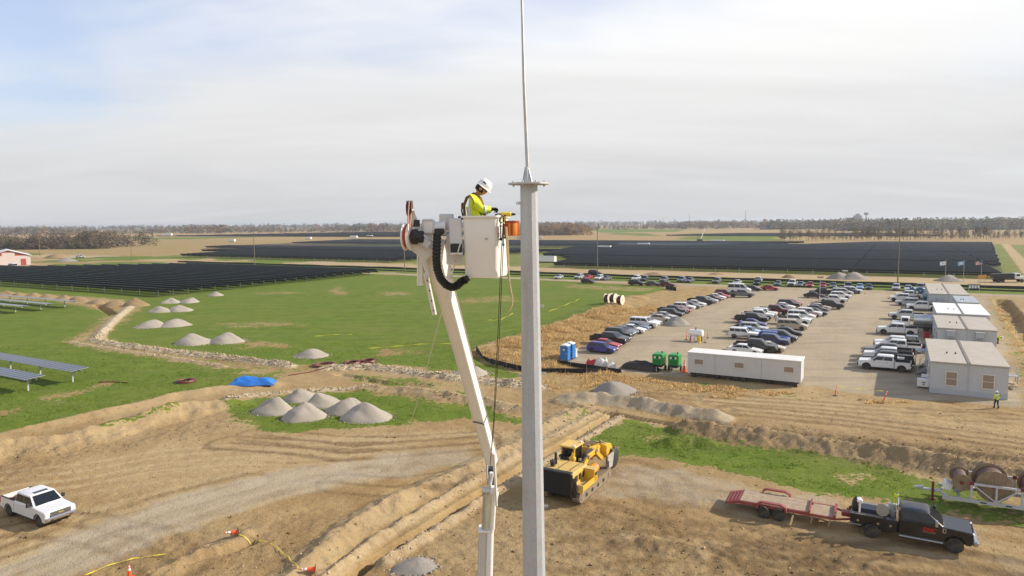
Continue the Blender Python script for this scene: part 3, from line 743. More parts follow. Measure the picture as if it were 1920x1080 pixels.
# ------------------------------------------------------------------ solar trackers
PV_FACE = mat('solar glass', (0.012, 0.016, 0.032), 0.16, 0, 0.2, 0.4)
PV_FLAT = mat('solar glass lying flat', (0.02, 0.026, 0.045), 0.28, 0, 0.2, 0.9, 0, 0.1)
PV_BACK = mat('solar back sheet', (0.010, 0.015, 0.026), 0.6, 0, 0.3, 0.3)
ALU = mat('aluminium frame', (0.42, 0.43, 0.44), 0.45, 0.5, 0.1, 4)
def table_mesh(L, wdt=2.3):
    mb = MB(); n = max(1, int(L / 6.6)); w = L / n
    for i in range(n):
        x0 = -L / 2 + i * w + .015; x1 = x0 + w - .03; h = wdt / 2
        vs = [(x, y, z) for x in (x0, x1) for y in (-h, h) for z in (-.025, .025)]
        mb.add(vs, [(1, 5, 7, 3)], 0); mb.add(vs, [(0, 2, 6, 4)], 2); mb.add(vs, [(0, 4, 5, 1), (2, 3, 7, 6)], 1); mb.add(vs, [(0, 1, 3, 2), (4, 6, 7, 5)], 2)
    return mb.mesh('panel_table', [PV_FACE, ALU, PV_BACK], 0)
SEG = 42.0
_tabs = {}
_posts = {}
def posts_mesh(L):
    mb = MB(); n = int(L / 8)
    for i in range(n): mb.box((-L / 2 + (i + .5) * L / n, 0, .72), (.14, .14, 1.5))
    return mb.mesh('support_posts', GALV, 0)
TUBE1 = MB().box((0, 0, 0), (1, .13, .13)).mesh('torque_tube', mat('dull torque tube', (.16, .165, .17), .6, .2, .1, 2), 0)
def tracker(s0, s1, t, tilt, label, group, gap_at=0.0, posts=True):
    c = ST((s0 + s1) / 2, t); 
    r = thing('solar_panel_row', label, 'solar panels', c, A1, group)
    L = s1 - s0; half = L / 2
    tb = link('torque_tube', TUBE1, r); tb.scale = (L + .8, 1, 1); tb.location = (0, 0, 1.5)
    a = math.floor((s0 - gap_at) / (SEG + .3)) * (SEG + .3) + gap_at
    while a < s1 - 3:
        b0 = max(a, s0); b1 = min(a + SEG, s1)
        if b1 - b0 > 4:
            ln = round((b1 - b0) / 3) * 3
            if ln not in _tabs: _tabs[ln] = table_mesh(ln)
            o = link('panel_table', _tabs[ln], r); o.location = ((b0 + b1) / 2 - (s0 + s1) / 2, 0, 1.58); o.rotation_euler = (tilt, 0, 0)
            if posts:
                if ln not in _posts: _posts[ln] = posts_mesh(ln)
                p = link('support_posts', _posts[ln], r); p.location = (o.location.x, 0, 0); p['kind'] = 'stuff'
        a += SEG + .3
TILT = R(-38)
_ones = ['', 'first', 'second', 'third', 'fourth', 'fifth', 'sixth', 'seventh', 'eighth', 'ninth', 'tenth', 'eleventh', 'twelfth', 'thirteenth', 'fourteenth', 'fifteenth', 'sixteenth', 'seventeenth', 'eighteenth', 'nineteenth']
_tens = {2: 'twent', 3: 'thirt', 4: 'fort', 5: 'fift', 6: 'sixt', 7: 'sevent'}
def nth(k):
    n = k + 1
    return _ones[n] if n < 20 else (_tens[n // 10] + 'ieth' if n % 10 == 0 else _tens[n // 10] + 'y-' + _ones[n % 10])
for k in range(20):
    t = 115.5 + k * 4.5; s0 = -338 + (t - 157) * 1.25 if t > 157 else -330 - (t - 115) * .9
    tracker(s0, -171.5 + random.uniform(-.4, .4), t, TILT, 'long dark solar row, %s from the dirt piles in the green-edged field' % nth(k), 'solar rows of the green-edged field', -171 - SEG)
for t, e, wd_ in ((79, -168, 'nearest'), (84, -167.5, 'middle'), (89.5, -168, 'farthest')):
    tracker(-260, e, t, R(-3), 'flat pale solar row before the dirt piles, the %s of three' % wd_, 'flat solar rows in the grass', e - SEG)
gA = 'solar rows of the field beyond the dirt road, west of the pole'
for k in range(62):
    t = 266 + k * 5.2 + (7 if k > 14 else 0) + (9 if k > 34 else 0)
    flat = 25 <= k <= 38
    s1 = -214 + max(0, k - 14) * 3.2 - (60 if flat else 0) + (random.uniform(-3, 3))
    s0 = -420 - (60 if k > 18 else 0) - k * 1.0 + (40 if k < 10 else 0)
    tracker(s0, s1, t, R(-2) if flat else TILT, ('distant dark solar row, %s beyond the dirt road behind the boom' % nth(k)) if not flat else 'distant pale flat solar row behind the boom, %s row from the road' % nth(k),
            gA if not flat else 'flat rows of the far field', -214 - SEG, k < 4)
gB = 'solar rows of the big field beyond the car park'
for k in range(68):
    t = 264.5 + k * 5.0 + (4 if k > 12 else 0) + (4 if k > 30 else 0)
    s1 = 29 + (t - 262) * 0.088
    s0 = -128 if k == 0 else (-128 - k * 1.0 if k < 6 else (-140 + (8 - k) * 3 if k < 14 else -170 - (k - 14) * 1.5))
    if k > 52: s0 = -60 + (k - 52) * 3
    if k > 40 and k <= 52: s0 += 30
    tracker(s0, s1, t, TILT, ('dark solar row of the big field, %s from the dirt road beyond the car park' % nth(k)), gB, 29 - SEG, k < 6)
for k in range(14):
    tracker(-1150 + k * 8, -560 - k * 6, 760 + k * 34, TILT, 'thin solar row of the farthest field left of the boom, %s one out' % nth(k), 'solar rows of the farthest left field', 0, False)
for k in range(16):
    t = 870 + k * 9
    tracker(-260 + k * 4, 40 - k * 3, t, TILT, ('far thin solar row in the tan stubble, %s one out' % nth(k)), 'farthest solar rows', 0, False)

# the two near tables with every panel a piece
PANEL = MB().box((0, 0, 0), (1.06, 2.25, .04), ch=.006).mesh('solar_panel', [PV_FLAT], 0)
_pf = MB()
for yy in (-1.12, 1.12): _pf.box((0, yy, .004), (1.08, .03, .05))
for xx in (-.53, .53): _pf.box((xx, 0, .005), (.03, 2.2, .05))
PFR = _pf.mesh('panel_frame', ALU, 0)
LEG = MB().box((0, 0, .72), (.10, .16, 1.7)).box((0, .35, 1.22), (.08, .9, .08), rot=Matrix.Rotation(R(55), 3, 'X')).mesh('leg', GALV, 0)
for t, e, lb in ((46.0, -86.1, 'flat grey solar table standing in the grass, farther of the two with legs'), (41.0, -86.1, 'flat grey solar table standing in the grass, nearer of the two with legs')):
    r = thing('solar_table', lb, 'solar panels', ST(e - 17, t, 0), A1, 'near solar tables')
    tb = link('torque_tube', TUBE1, r); tb.scale = (34.5, 1, 1); tb.location = (0, 0, 1.56)
    for i in range(30):
        p = link('solar_panel', PANEL, r); p.location = (16.3 - i * 1.12, 0, 1.70); p.rotation_euler = (R(2.5), 0, 0)
        link('panel_frame', PFR, p)
    for i in range(5):
        l = link('leg', LEG, r); l.location = (15.2 - i * 7.4, 0, 0)

# ------------------------------------------------------------------ haze: the air between here and the horizon
hz = MB().box((0, 1700, 14), (15000, 10500, 34)).build('haze', [], None, 0)
hm = bpy.data.materials.new('haze air'); hm.use_nodes = True; hn = hm.node_tree; hn.nodes.clear()
ho = nd(hn, 'ShaderNodeOutputMaterial'); hp = nd(hn, 'ShaderNodeVolumePrincipled')
hp.inputs['Color'].default_value = (0.86, 0.92, 1.0, 1); hp.inputs['Density'].default_value = 0.00013; hp.inputs['Anisotropy'].default_value = 0.3
hn.links.new(hp.outputs[0], ho.inputs['Volume']); hz.data.materials.append(hm); tag(hz, 'thin autumn haze over the plain', 'haze', kind='stuff')

# ------------------------------------------------------------------ far structures and roadside things
POLE_W = mat('weathered pole wood', (0.20, 0.155, 0.115), 0.85, 0, 0.2, 3, 0.1)
def utility_pole(u, v, vt, label, arm=True):
    p = G(u, v); h = (v - vt) / (v - (418 - (u - 960) * .00873)) * CAM_H
    r = thing('utility_pole', label, 'utility pole', p, A1, 'wooden utility poles')
    MB().cyl((0, 0, -.5), (0, 0, h), .19, .11, 10).build('shaft', POLE_W, r)
    if arm:
        c = MB().box((0, 0, h - 1.2), (.1, 2.6, .13)).build('crossarm', POLE_W, r)
        for y in (-1.15, 0.5, 1.15): MB().cyl((0, y, h - 1.13), (0, y, h - .93), .05, .03, 8).build('insulator', BLACK, c)
utility_pole(75, 480, 430, 'tall wooden utility pole in front of the brown wood')
utility_pole(247, 490, 425, 'tall wooden utility pole right of the brown wood', False)
utility_pole(478, 498, 433, 'tall wooden utility pole behind the middle of the green-edged solar field', False)
utility_pole(759, 512, 446, 'wooden utility pole partly hidden behind the lift boom head', False)
utility_pole(1120, 517, 428, 'tall wooden utility pole beside the cars along the gravel road', False)
utility_pole(1683, 533, 411, 'tallest dark wooden utility pole behind the car park', True)
# red barn
b0 = G(17, 498)
r = thing('barn', 'red gabled barn with pale lower walls at the edge of the solar field', 'barn', b0, R(38))
BW = mat('pale barn cladding', (0.62, 0.52, 0.48), 0.7, 0, 0.06, 2); BR = mat('red barn cladding', (0.36, 0.075, 0.06), 0.7, 0, 0.1, 2); BRF = mat('white barn roof', (0.72, 0.71, 0.70), 0.5, 0, 0.05, 1)
MB().box((0, 12, 2.4), (18, 24, 4.8)).build('wall', BW, r, 0)
MB().slab([(-9, 4.8), (9, 4.8), (0, 7.6)], [(0.1, 0), (23.9, 0)]).build('gable', BR, r, 0)
MB().slab([(-2.6, 4.8), (2.6, 4.8), (2.6, 6.4), (-2.6, 6.4)], [(-0.02, 0), (0.06, 0)]).build('gable_panel', BW, r, 0)
for sgn in (-1, 1):
    MB().slab([(0, 7.62), (sgn * 9.6, 4.64), (sgn * 9.6, 4.84), (0, 7.82)][::sgn], [(-.5, 0), (24.5, 0)]).build('roof_slope', BRF, r, 0)
for x in (-6, 6): MB().box((x, -.03, 1.6), (2.2, .06, 3.2)).build('door', BR, r, 0)
# grain elevator and masts on the horizon
CONC = mat('grey concrete', (0.30, 0.30, 0.30), 0.8, 0, 0.08, .2)
def far_at(u, y): return Vector(((u - 960) / F_PX * y, y, 0))
r = thing('grain_elevator', 'grey grain elevator block standing above the horizon woods', 'grain elevator', far_at(1606, 1650), 0)
MB().box((0, 0, 16), (14, 14, 32)).box((0, 0, 34), (7, 7, 5)).build('tower', CONC, r, 0)
for i in range(4): MB().cyl((-22 + i * 5, 6, 0), (-22 + i * 5, 6, 27), 4, n=12).build('silo', CONC, r)
r.scale = (1.0, 1.0, .92)
r = thing('water_tower', 'slim tower with a wide head right of the grain elevator', 'tower', far_at(1622, 1700), 0)
MB().cyl((0, 0, 0), (0, 0, 34), 1.6, 1.2, 10).build('stem', CONC, r); MB().lathe([(1, 30), (5, 32), (5, 36), (1, 38)], 14).build('tank', CONC, r)
for u, v, lb in ((1397, 394, 'tall lattice mast on the horizon left of the grain elevator'), (1243, 408, 'short thin mast on the horizon above the stubble'), (1292, 402, 'thin distant mast right of the short one')):
    y = 2100; h = CAM_H + (418 - (u - 960) * .00873 - v) * y / F_PX
    r = thing('radio_mast', lb, 'mast', far_at(u, y), 0)
    MB().cyl((0, 0, 0), (0, 0, h), .9, .5, 6).build('shaft', CONC, r)
    for k in range(3): MB().box((0, 0, h * (.5 + .2 * k)), (2.4, .3, .3)).build('crossbar', CONC, r)
r = thing('distant_crane', 'white crane boom leaning over the far edge of the big solar field', 'crane', far_at(1314, 660), 0)
MB().cyl((0, 0, 1.5), (4, 0, 13), .55, .35, 8).build('boom', WHITE, r); MB().box((-1, 0, 1.2), (5, 2.5, 1.6), ch=.2).build('carrier', BLACK, r)
for k, (u, y, L, H, lb) in enumerate(((1026, 330, 9, 2.6, 'white site trailer beside the pole at the edge of the big solar field'), (1134, 470, 9, 2.6, 'white container among the solar rows behind the tall utility pole'),
        (1207, 520, 9, 2.6, 'white container deep in the big solar field'), (1345, 600, 12, 2.4, 'white container at the foot of the distant crane'), (1278, 620, 18, 1.6, 'long white stack left of the distant crane'),
        (437, 800, 10, 2.6, 'white container deep in the far field at the left'), (580, 900, 10, 2.6, 'white container in the far field behind the middle pole'),
        (695, 1000, 10, 2.6, 'white container in the far field near the boom head'), (317, 1300, 26, 5, 'long white farm shed far out at the left'), (665, 950, 12, 3, 'white trailer in the far tan clearing'))):
    r = thing('site_container', lb, 'container', far_at(u, y), A1, 'distant white containers')
    MB().box((0, 0, H / 2 + .4), (L, 2.5, H), ch=.05).build('body', WHITE, r, 0); MB().box((0, 0, H + .45), (L + .1, 2.6, .1)).build('roof', ALU, r, 0); MB().box((0, 0, .2), (L * .9, 2.2, .4)).build('skid', BLACK, r, 0)
# flags
FL1 = mat('white flag cloth', (0.75, 0.76, 0.78), 0.8); FL2 = mat('pale blue flag cloth', (0.35, 0.50, 0.72), 0.8)
FR = mat('red flag stripe', (0.55, 0.05, 0.06), 0.8); FB = mat('blue flag canton', (0.04, 0.06, 0.22), 0.8)
def flag(u, lb, kind):
    p = G(u, 529); r = thing('flagpole', lb, 'flagpole', p, 0, 'flagpoles by the site entrance')
    MB().cyl((0, 0, 0), (0, 0, 6.5), .07, .045, 8).build('pole', ALU, r)
    MB().lathe([(.01, 6.5), (.09, 6.56), (.09, 6.6), (.01, 6.66)], 8).build('finial', ALU, r)
    def cloth(x0, x1, z0, z1, y=0.0):
        mb = MB(); n = 6; vs = []
        for i in range(n + 1):
            x = x0 + (x1 - x0) * i / n; vs += [(-x, y + .10 * math.sin(x * 4.0), z0 - .1 * x), (-x, y + .10 * math.sin(x * 4.0 + .4), z1 - .1 * x)]
        fs = [(2 * i, 2 * i + 2, 2 * i + 3, 2 * i + 1) for i in range(n)]
        return mb.add(vs, fs)
    if kind == 2:
        f = cloth(.06, 1.8, 5.3, 6.35).build('flag', FL1, r)
        for i in range(4): cloth(.06, 1.8, 5.3 + .28 * i, 5.3 + .28 * i + .14, -.02).build('stripe', FR, f)
        cloth(.06, .8, 5.8, 6.36, -.035).build('canton', FB, f)
    else:
        f = cloth(.06, 1.8, 5.2, 6.35).build('flag', FL1 if kind == 0 else FL2, r)
        cloth(.6, 1.2, 5.55, 6.0, -.03).build('emblem', FL2 if kind == 0 else FL1, f)
flag(1772, 'flagpole with a white flag by the site entrance', 0); flag(1806, 'flagpole with a pale blue flag by the site entrance', 1); flag(1839, 'flagpole with a red striped flag by the site entrance', 2)
# light masts over the cars
for u, v, vt, lb, hm_ in ((1583, 543, 508, 'slim light mast with white lamp heads at the back of the car park', WHITE), (1537, 560, 520, 'slim light mast with dark lamp heads among the parked cars', BLACK)):
    p = G(u, v); h = (v - vt) / (v - 413) * CAM_H
    r = thing('light_mast', lb, 'light mast', p, A1, 'light masts of the car park')
    MB().cyl((0, 0, 0), (0, 0, h), .07, .05, 8).build('mast', GALV, r); MB().box((0, 0, .3), (1.2, .8, .5), ch=.05).build('base', BLACK, r)
    bar = MB().box((0, 0, h), (1.3, .06, .06)).build('crossbar', GALV, r)
    for x in (-.55, -.2, .2, .55): MB().box((x, -.05, h + .08), (.26, .16, .34), ch=.03).build('lamp_head', hm_, bar)
# silt fences beyond the cars
SILT = mat('black silt fabric', (0.016, 0.016, 0.016), 0.85, 0, 0.25, 3, 0.1)
STAKE = mat('wooden stake', (0.35, 0.25, 0.15), 0.85)
def silt_fence(pts, label, h=0.6, step=2.5, stakes=True, seed=1):
    pts = [Vector((p.x, p.y, 0)) for p in pts]; out = []
    for a, b in zip(pts[:-1], pts[1:]):
        n = max(1, int((b - a).length / step)); out += [a + (b - a) * (i / n) for i in range(n)]
    out.append(pts[-1]); rr = random.Random(seed)
    r = thing('silt_fence', label, 'silt fence', (0, 0, 0))
    vs = []; fs = []
    gzs, _, _ = heights(np.array([p.x for p in out]), np.array([p.y for p in out]))
    for i, p in enumerate(out):
        z = float(gzs[i]); hh = h * rr.uniform(.75, 1.1); vs += [(p.x, p.y - .015, z - .05), (p.x, p.y - .015, z + hh), (p.x, p.y + .015, z + hh), (p.x, p.y + .015, z - .05)]
    for i in range(len(out) - 1):
        o = 4 * i; fs += [(o, o + 4, o + 5, o + 1), (o + 1, o + 5, o + 6, o + 2), (o + 2, o + 6, o + 7, o + 3)]
    MB().add(vs, fs).build('fabric', SILT, r, 0)
    if stakes:
        sm = MB().box((0, 0, h * .55), (.05, .05, h * 1.3)).mesh('stake', STAKE, 0)
        for i, p in enumerate(out):
            o = link('stake', sm, r); o.location = (p.x, p.y - .06, float(gzs[i])); o.rotation_euler = (rr.uniform(-.1, .1), rr.uniform(-.1, .1), 0)
silt_fence([ST(-330, 229), ST(-150, 230), ST(60, 228)], 'long black silt fence along the verge behind the roadside cars', .8, 8, False)
silt_fence([ST(-240, 219.5), ST(-100, 220), ST(45, 219)], 'second low silt fence along the verge nearer the roadside cars', .45, 8, False)
# ------------------------------------------------------------------ vehicles: x forward, z up, wheels on z = 0
def arch(cx, r, n=7, z0=0.30):
    """wheel opening, walked from the rear foot over the top to the front foot"""
    a0 = math.asin(min(.9, max(-.9, (z0 - r * .9) / r))) if False else 0.0
    return [(cx - r * math.cos(t), z0 + r * math.sin(t)) for t in [math.pi * i / (n - 1) for i in range(n)]]
_wheels = {}
def wheel_mesh(r, w, rim, steel=False):
    k = (round(r, 3), w, rim, steel)
    if k in _wheels: return _wheels[k]
    M = Matrix.Rotation(R(90), 4, 'X')
    t = MB().lathe([(r * .62, -w / 2 + .01), (r * .9, -w / 2), (r, -w / 2 + .04), (r, w / 2 - .04), (r * .9, w / 2), (r * .62, w / 2 - .01)], 20, M)
    t.lathe([(.01, -w / 2 + .05), (r * .60, -w / 2 + .03), (r * .63, -w / 2 + .012), (r * .63, w / 2 - .012), (r * .60, w / 2 - .03), (.01, w / 2 - .05)], 16, M, 1)
    for s in (-1, 1):
        for i in range(5 if not steel else 8):
            a = 2 * math.pi * i / (5 if not steel else 8)
            c = Vector((math.cos(a) * r * .36, s * (w / 2 - .028), math.sin(a) * r * .36))
            t.box(c, (r * .40, .03, r * .10), rot=Matrix.Rotation(-a, 3, 'Y'), mi=3 if not steel else 2)
        t.cyl((0, s * (w / 2 - .06), 0), (0, s * (w / 2 - .012), 0), r * .14, n=8, mi=2)
    dark = STEEL_RIM if steel else rim
    _wheels[k] = t.mesh('wheel', [TYRE, dark, rim, BLACK], 40); return _wheels[k]
def pane(a, b, c, d, off=0.012):
    """a thin glass sheet through four corners, pushed outwards and given thickness"""
    a, b, c, d = map(Vector, (a, b, c, d)); n = (b - a).cross(d - a).normalized()
    o = [p + n * off for p in (a, b, c, d)]; i = [p - n * .02 for p in (a, b, c, d)]
    return MB().add(o + i, [(0, 1, 2, 3), (7, 6, 5, 4), (0, 4, 5, 1), (1, 5, 6, 2), (2, 6, 7, 3), (3, 7, 4, 0)])
def lerp(a, b, t): return tuple(a[i] + (b[i] - a[i]) * t for i in range(len(a)))
SPEC = {
    # L, W, wheelbase, wheel r, front axle x, clearance, bonnet z front/rear, belt z, tail z, roof z, greenhouse base x front/rear, roof x front/rear, pillars
    'sedan':   dict(L=4.75, W=1.82, wb=2.78, r=.33, fx=1.42, cl=.24, hz=(.70, .93), bz=.96, tz=1.02, rz=1.45, gb=(1.00, -1.92), gr=(.22, -1.02), ins=.22, ws=(.42,)),
    'hatchback': dict(L=4.35, W=1.80, wb=2.65, r=.33, fx=1.32, cl=.24, hz=(.74, .96), bz=.98, tz=1.02, rz=1.50, gb=(1.02, -2.06), gr=(.28, -1.62), ins=.20, ws=(.45,)),
    'suv':     dict(L=4.75, W=1.90, wb=2.80, r=.37, fx=1.42, cl=.30, hz=(.92, 1.08), bz=1.10, tz=1.12, rz=1.72, gb=(1.05, -2.26), gr=(.42, -2.00), ins=.18, ws=(.36, .70)),
    'boxy_suv': dict(L=4.65, W=1.88, wb=2.75, r=.37, fx=1.40, cl=.34, hz=(1.00, 1.08), bz=1.12, tz=1.12, rz=1.76, gb=(.92, -2.24), gr=(.42, -2.16), ins=.12, ws=(.36, .70)),
    'large_suv': dict(L=5.3, W=2.02, wb=2.98, r=.40, fx=1.60, cl=.34, hz=(1.06, 1.18), bz=1.20, tz=1.2, rz=1.90, gb=(1.15, -2.56), gr=(.55, -2.40), ins=.16, ws=(.34, .66)),
    'minivan': dict(L=5.1, W=1.98, wb=3.05, r=.35, fx=1.60, cl=.24, hz=(.82, 1.04), bz=1.06, tz=1.06, rz=1.76, gb=(1.55, -2.46), gr=(.55, -2.28), ins=.17, ws=(.38, .70)),
    'van':     dict(L=5.9, W=2.05, wb=3.5, r=.36, fx=1.95, cl=.28, hz=(1.05, 1.28), bz=1.30, tz=1.3, rz=2.45, gb=(2.10, -2.92), gr=(1.15, -2.86), ins=.10, ws=(.26, .62)),
}
TPL = {}
def add_part(lst, name, me, loc=(0, 0, 0), paint_slot=False, kids=()): lst.append((name, me, loc, paint_slot, kids))
def greenhouse(p, x0, x1, g0, g1, z0, z1, w0, ins, body, splits, parts, rear=True):
    """painted cabin from the belt line up, with a glass sheet in each opening"""
    w1 = w0 - ins
    def ring(z, xf, xr, w, crown=0):
        cf = .10 * (xf - xr) * .35
        return [(xr, -w * .93, z), (xr + .10, -w, z), (xf - cf, -w, z), (xf, -w * .86, z), (xf + .04, 0, z), (xf, w * .86, z), (xf - cf, w, z), (xr + .10, w, z), (xr, w * .93, z), (xr - .03, 0, z)]
    rings = [ring(z0 - .03, x0, x1, w0), ring(z0, x0, x1, w0), ring(z1 - .05, g0, g1, w1), ring(z1, g0 - .10, g1 + .10, w1 - .10), ]
    rings.append([(q[0] * .6 + (g0 + g1) * .2, q[1] * .55, z1 + .025) for q in rings[-1]])
    body.loft(rings)
    A = lambda t, s: lerp((x0, s * w0 * .86, z0), (g0, s * w1 * .86, z1 - .05), t)
    ws = pane(A(.06, -1), A(.06, 1), A(.95, 1), A(.95, -1), .03)
    add_part(parts, 'windshield', ws.mesh('windshield', GLASS, 0))
    if rear:
        B = lambda t, s: lerp((x1, s * w0 * .90, z0), (g1, s * w1 * .90, z1 - .05), t)
        add_part(parts, 'rear_window', pane(B(.14, 1), B(.14, -1), B(.90, -1), B(.90, 1), .04).mesh('rear_window', GLASS, 0))
    cf0 = x0 - .035 * (x0 - x1) - .06; cf1 = g0 - .035 * (g0 - g1) - .03; cr0 = x1 + .16; cr1 = g1 + .14
    edges = [0.0] + list(splits) + [1.0]
    for i in range(len(edges) - 1):
        a, b = edges[i] + (.012 if i else 0), edges[i + 1] - (.012 if i < len(edges) - 2 else 0)
        for s in (-1, 1):
            P = lambda q, t: (lerp((cf0, s * w0, z0), (cr0, s * w0, z0), q)[0] * (1 - t) + lerp((cf1, 0, 0), (cr1, 0, 0), q)[0] * t, s * (w0 + (w1 - w0) * t), z0 + (z1 - .05 - z0) * t)
            c = [P(a, .10), P(b, .10), P(b, .86), P(a, .86)]
            if s > 0: c = c
            else: c = c
            q = pane(*c) if s < 0 else pane(*c[::-1])
            # keep the outward side outwards
            n = (Vector(c[1]) - Vector(c[0])).cross(Vector(c[3]) - Vector(c[0]))
            q = pane(*c) if n.y * s > 0 else pane(*c[::-1])
            add_part(parts, 'side_window', q.mesh('side_window', GLASS, 0))
def car_template(kind):
    if kind in TPL: return TPL[kind]
    p = SPEC[kind]; L, W = p['L'], p['W']; h = L / 2; r = p['r']; fx = p['fx']; rx = fx - p['wb']; cl = p['cl']; b = .16
    z0 = cl; hw = W / 2
    low = [(-h + .05, z0 + .15), (-h + .18, z0)]
    ra = r * 1.16
    low += [(rx - ra, z0)] + [(rx - ra * math.cos(t), max(z0, r + ra * math.sin(t) - .02)) for t in [math.pi * k / 8 for k in range(0, 9)]] + [(rx + ra, z0)]
    low += [(fx - ra, z0)] + [(fx - ra * math.cos(t), max(z0, r + ra * math.sin(t) - .02)) for t in [math.pi * k / 8 for k in range(0, 9)]] + [(fx + ra, z0)]
    low += [(h - .22, z0), (h - .02, z0 + .10), (h, z0 + .30), (h - .05, p['hz'][0] - .08), (h - .22, p['hz'][0] + .02), (p['gb'][0] + .05, p['hz'][1]), (p['gb'][0] - .1, p['bz'])]
    low += [(p['gb'][1] + .2, p['bz'] + .02), (p['gb'][1] - .02, p['tz'] - .01), (-h + .14, p['tz'] - .06), (-h + .02, p['tz'] - .22), (-h, z0 + .35)]
    cl_ = []
    for q in low:
        if not cl_ or (abs(q[0] - cl_[-1][0]) + abs(q[1] - cl_[-1][1])) > 1e-4: cl_.append(q)
    body = MB(); parts = []
    body.slab(cl_, [(-hw + .02, .045), (-hw, 0.0), (-hw + .001, 0), (-hw + .10, -.0)] if False else [(-hw, .05), (-hw + .05, .0), (hw - .05, .0), (hw, .05)])
    greenhouse(p, p['gb'][0], p['gb'][1], p['gr'][0], p['gr'][1], p['bz'], p['rz'], hw - .05, p['ins'], body, p['ws'], parts)
    T = [('body', body.mesh('body', [paint('white', (0.78, 0.78, 0.77))], 38), (0, 0, 0), True, ())] + parts
    wm = wheel_mesh(r, .22, RIM)
    for x in (fx, rx):
        for s in (-1, 1): add_part(T, 'wheel', wm, (x, s * (hw - .13), r))
    for s in (-1, 1):
        add_part(T, 'headlight', MB().box((h - .13, s * (hw - .30), p['hz'][0] - .09), (.24, .42, .14), ch=.03).mesh('headlight', LAMP, 0))
        add_part(T, 'tail_light', MB().box((-h + .07, s * (hw - .18), p['tz'] - .17), (.14, .32, .16), ch=.03).mesh('tail_light', TAIL, 0))
        add_part(T, 'mirror', MB().box((p['gb'][0] - .45, s * (hw + .06), p['bz'] + .10), (.14, .20, .14), ch=.03).mesh('mirror', BLACK, 0))
    add_part(T, 'grille', MB().box((h - .03, 0, z0 + .26), (.08, W * .62, .22), ch=.02).mesh('grille', BLACK, 0))
    TPL[kind] = T; return T
def pickup_template(kind='pickup', bed=1.75, cab=2.05, fancy=False, dual=False):
    key = (kind, bed, cab, fancy)
    if key in TPL: return TPL[key]
    W = 2.02; hw = W / 2; r = .40; cl = .42; hood = 1.35
    xr = -(bed + cab + hood + .75) / 2; xf = -xr; bx = xr + bed + .12     # bx: back of the cab
    fx = xf - .95; rx = xr + bed * .5 + .18; ra = r * 1.2; z0 = cl
    gb0 = xf - hood - .05; parts = []; body = MB()
    arc = lambda c: [(c - ra, z0)] + [(c - ra * math.cos(t), max(z0, r + ra * math.sin(t))) for t in [math.pi * k / 8 for k in range(9)]] + [(c + ra, z0)]
    low = [(bx, z0 + .02)] + arc(fx) + [(xf - .16, z0), (xf, z0 + .12), (xf, 1.06), (xf - .10, 1.16), (gb0 + .15, 1.24), (gb0 - .1, 1.28), (bx, 1.28)]
    cl_ = []
    for q in low:
        if not cl_ or (abs(q[0] - cl_[-1][0]) + abs(q[1] - cl_[-1][1])) > 1e-4: cl_.append(q)
    body.slab(cl_, [(-hw, .05), (-hw + .05, 0), (hw - .05, 0), (hw, .05)])
    greenhouse(None, gb0, bx, gb0 - .72, bx + .10, 1.28, 1.93, hw - .05, .17, body, (.50,), parts)
    bo = [(xr + .02, z0 + .14)] + arc(rx) + [(bx - .05, z0 + .02), (bx - .05, 1.28), (xr, 1.30)]
    cb = []
    for q in bo:
        if not cb or (abs(q[0] - cb[-1][0]) + abs(q[1] - cb[-1][1])) > 1e-4: cb.append(q)
    for s in (-1, 1):
        y0, y1 = sorted((s * hw, s * (hw - .10))); body.slab(cb, [(y0, .02 if s < 0 else 0), (y0 + .03, 0), (y1 - .03, 0), (y1, .02 if s > 0 else 0)])
    body.box((xr + .04, 0, .98), (.09, W - .22, .62), ch=.02)
    T = [('body', body.mesh('body', [paint('white', (0.78, 0.78, 0.77))], 38), (0, 0, 0), True, ())] + parts
    liner = MB().box(((xr + bx) / 2, 0, .78), (bx - xr - .1, W - .22, .06)).box((bx - .09, 0, 1.0), (.06, W - .24, .5))
    for s in (-1, 1): liner.box(((xr + bx) / 2, s * (hw - .125), 1.02), (bx - xr - .14, .05, .52)); liner.box((rx, s * (hw - .28), .92), (.9, .28, .3), ch=.05); liner.box(((xr + bx) / 2, s * (hw - .05), 1.305), (bx - xr - .1, .12, .03))
    add_part(T, 'bed_liner', liner.mesh('bed_liner', BLACK, 0))
    add_part(T, 'chassis', MB().box((0, 0, .48), (xf - xr - .6, W * .7, .22)).mesh('chassis', BLACK, 0))
    wm = wheel_mesh(r, .27, RIM if not dual else STEEL_RIM)
    for x in (fx, rx):
        for s in (-1, 1): add_part(T, 'wheel', wm, (x, s * (hw - .14), r))
    for s in (-1, 1):
        add_part(T, 'headlight', MB().box((xf - .06, s * (hw - .22), .99), (.18, .40, .16), ch=.03).mesh('headlight', LAMP, 0))
        add_part(T, 'tail_light', MB().box((xr + .04, s * (hw - .07), 1.05), (.12, .16, .42), ch=.02).mesh('tail_light', TAIL, 0))
        add_part(T, 'mirror', MB().box((gb0 - .42, s * (hw + .14), 1.42), (.16, .22, .28), ch=.04).box((gb0 - .42, s * (hw + .03), 1.34), (.06, .14, .05)).mesh('mirror', BLACK, 0))
        for k in range(2): add_part(T, 'door_handle', MB().box((gb0 - .95 - k * .95, s * (hw + .008), 1.14), (.20, .03, .04), ch=.008).mesh('door_handle', BLACK if not fancy else CHROME, 0))
        add_part(T, 'running_board', MB().box(((gb0 + bx) / 2, s * (hw - .06), .40), (1.9, .18, .06), ch=.02).mesh('running_board', BLACK, 0))
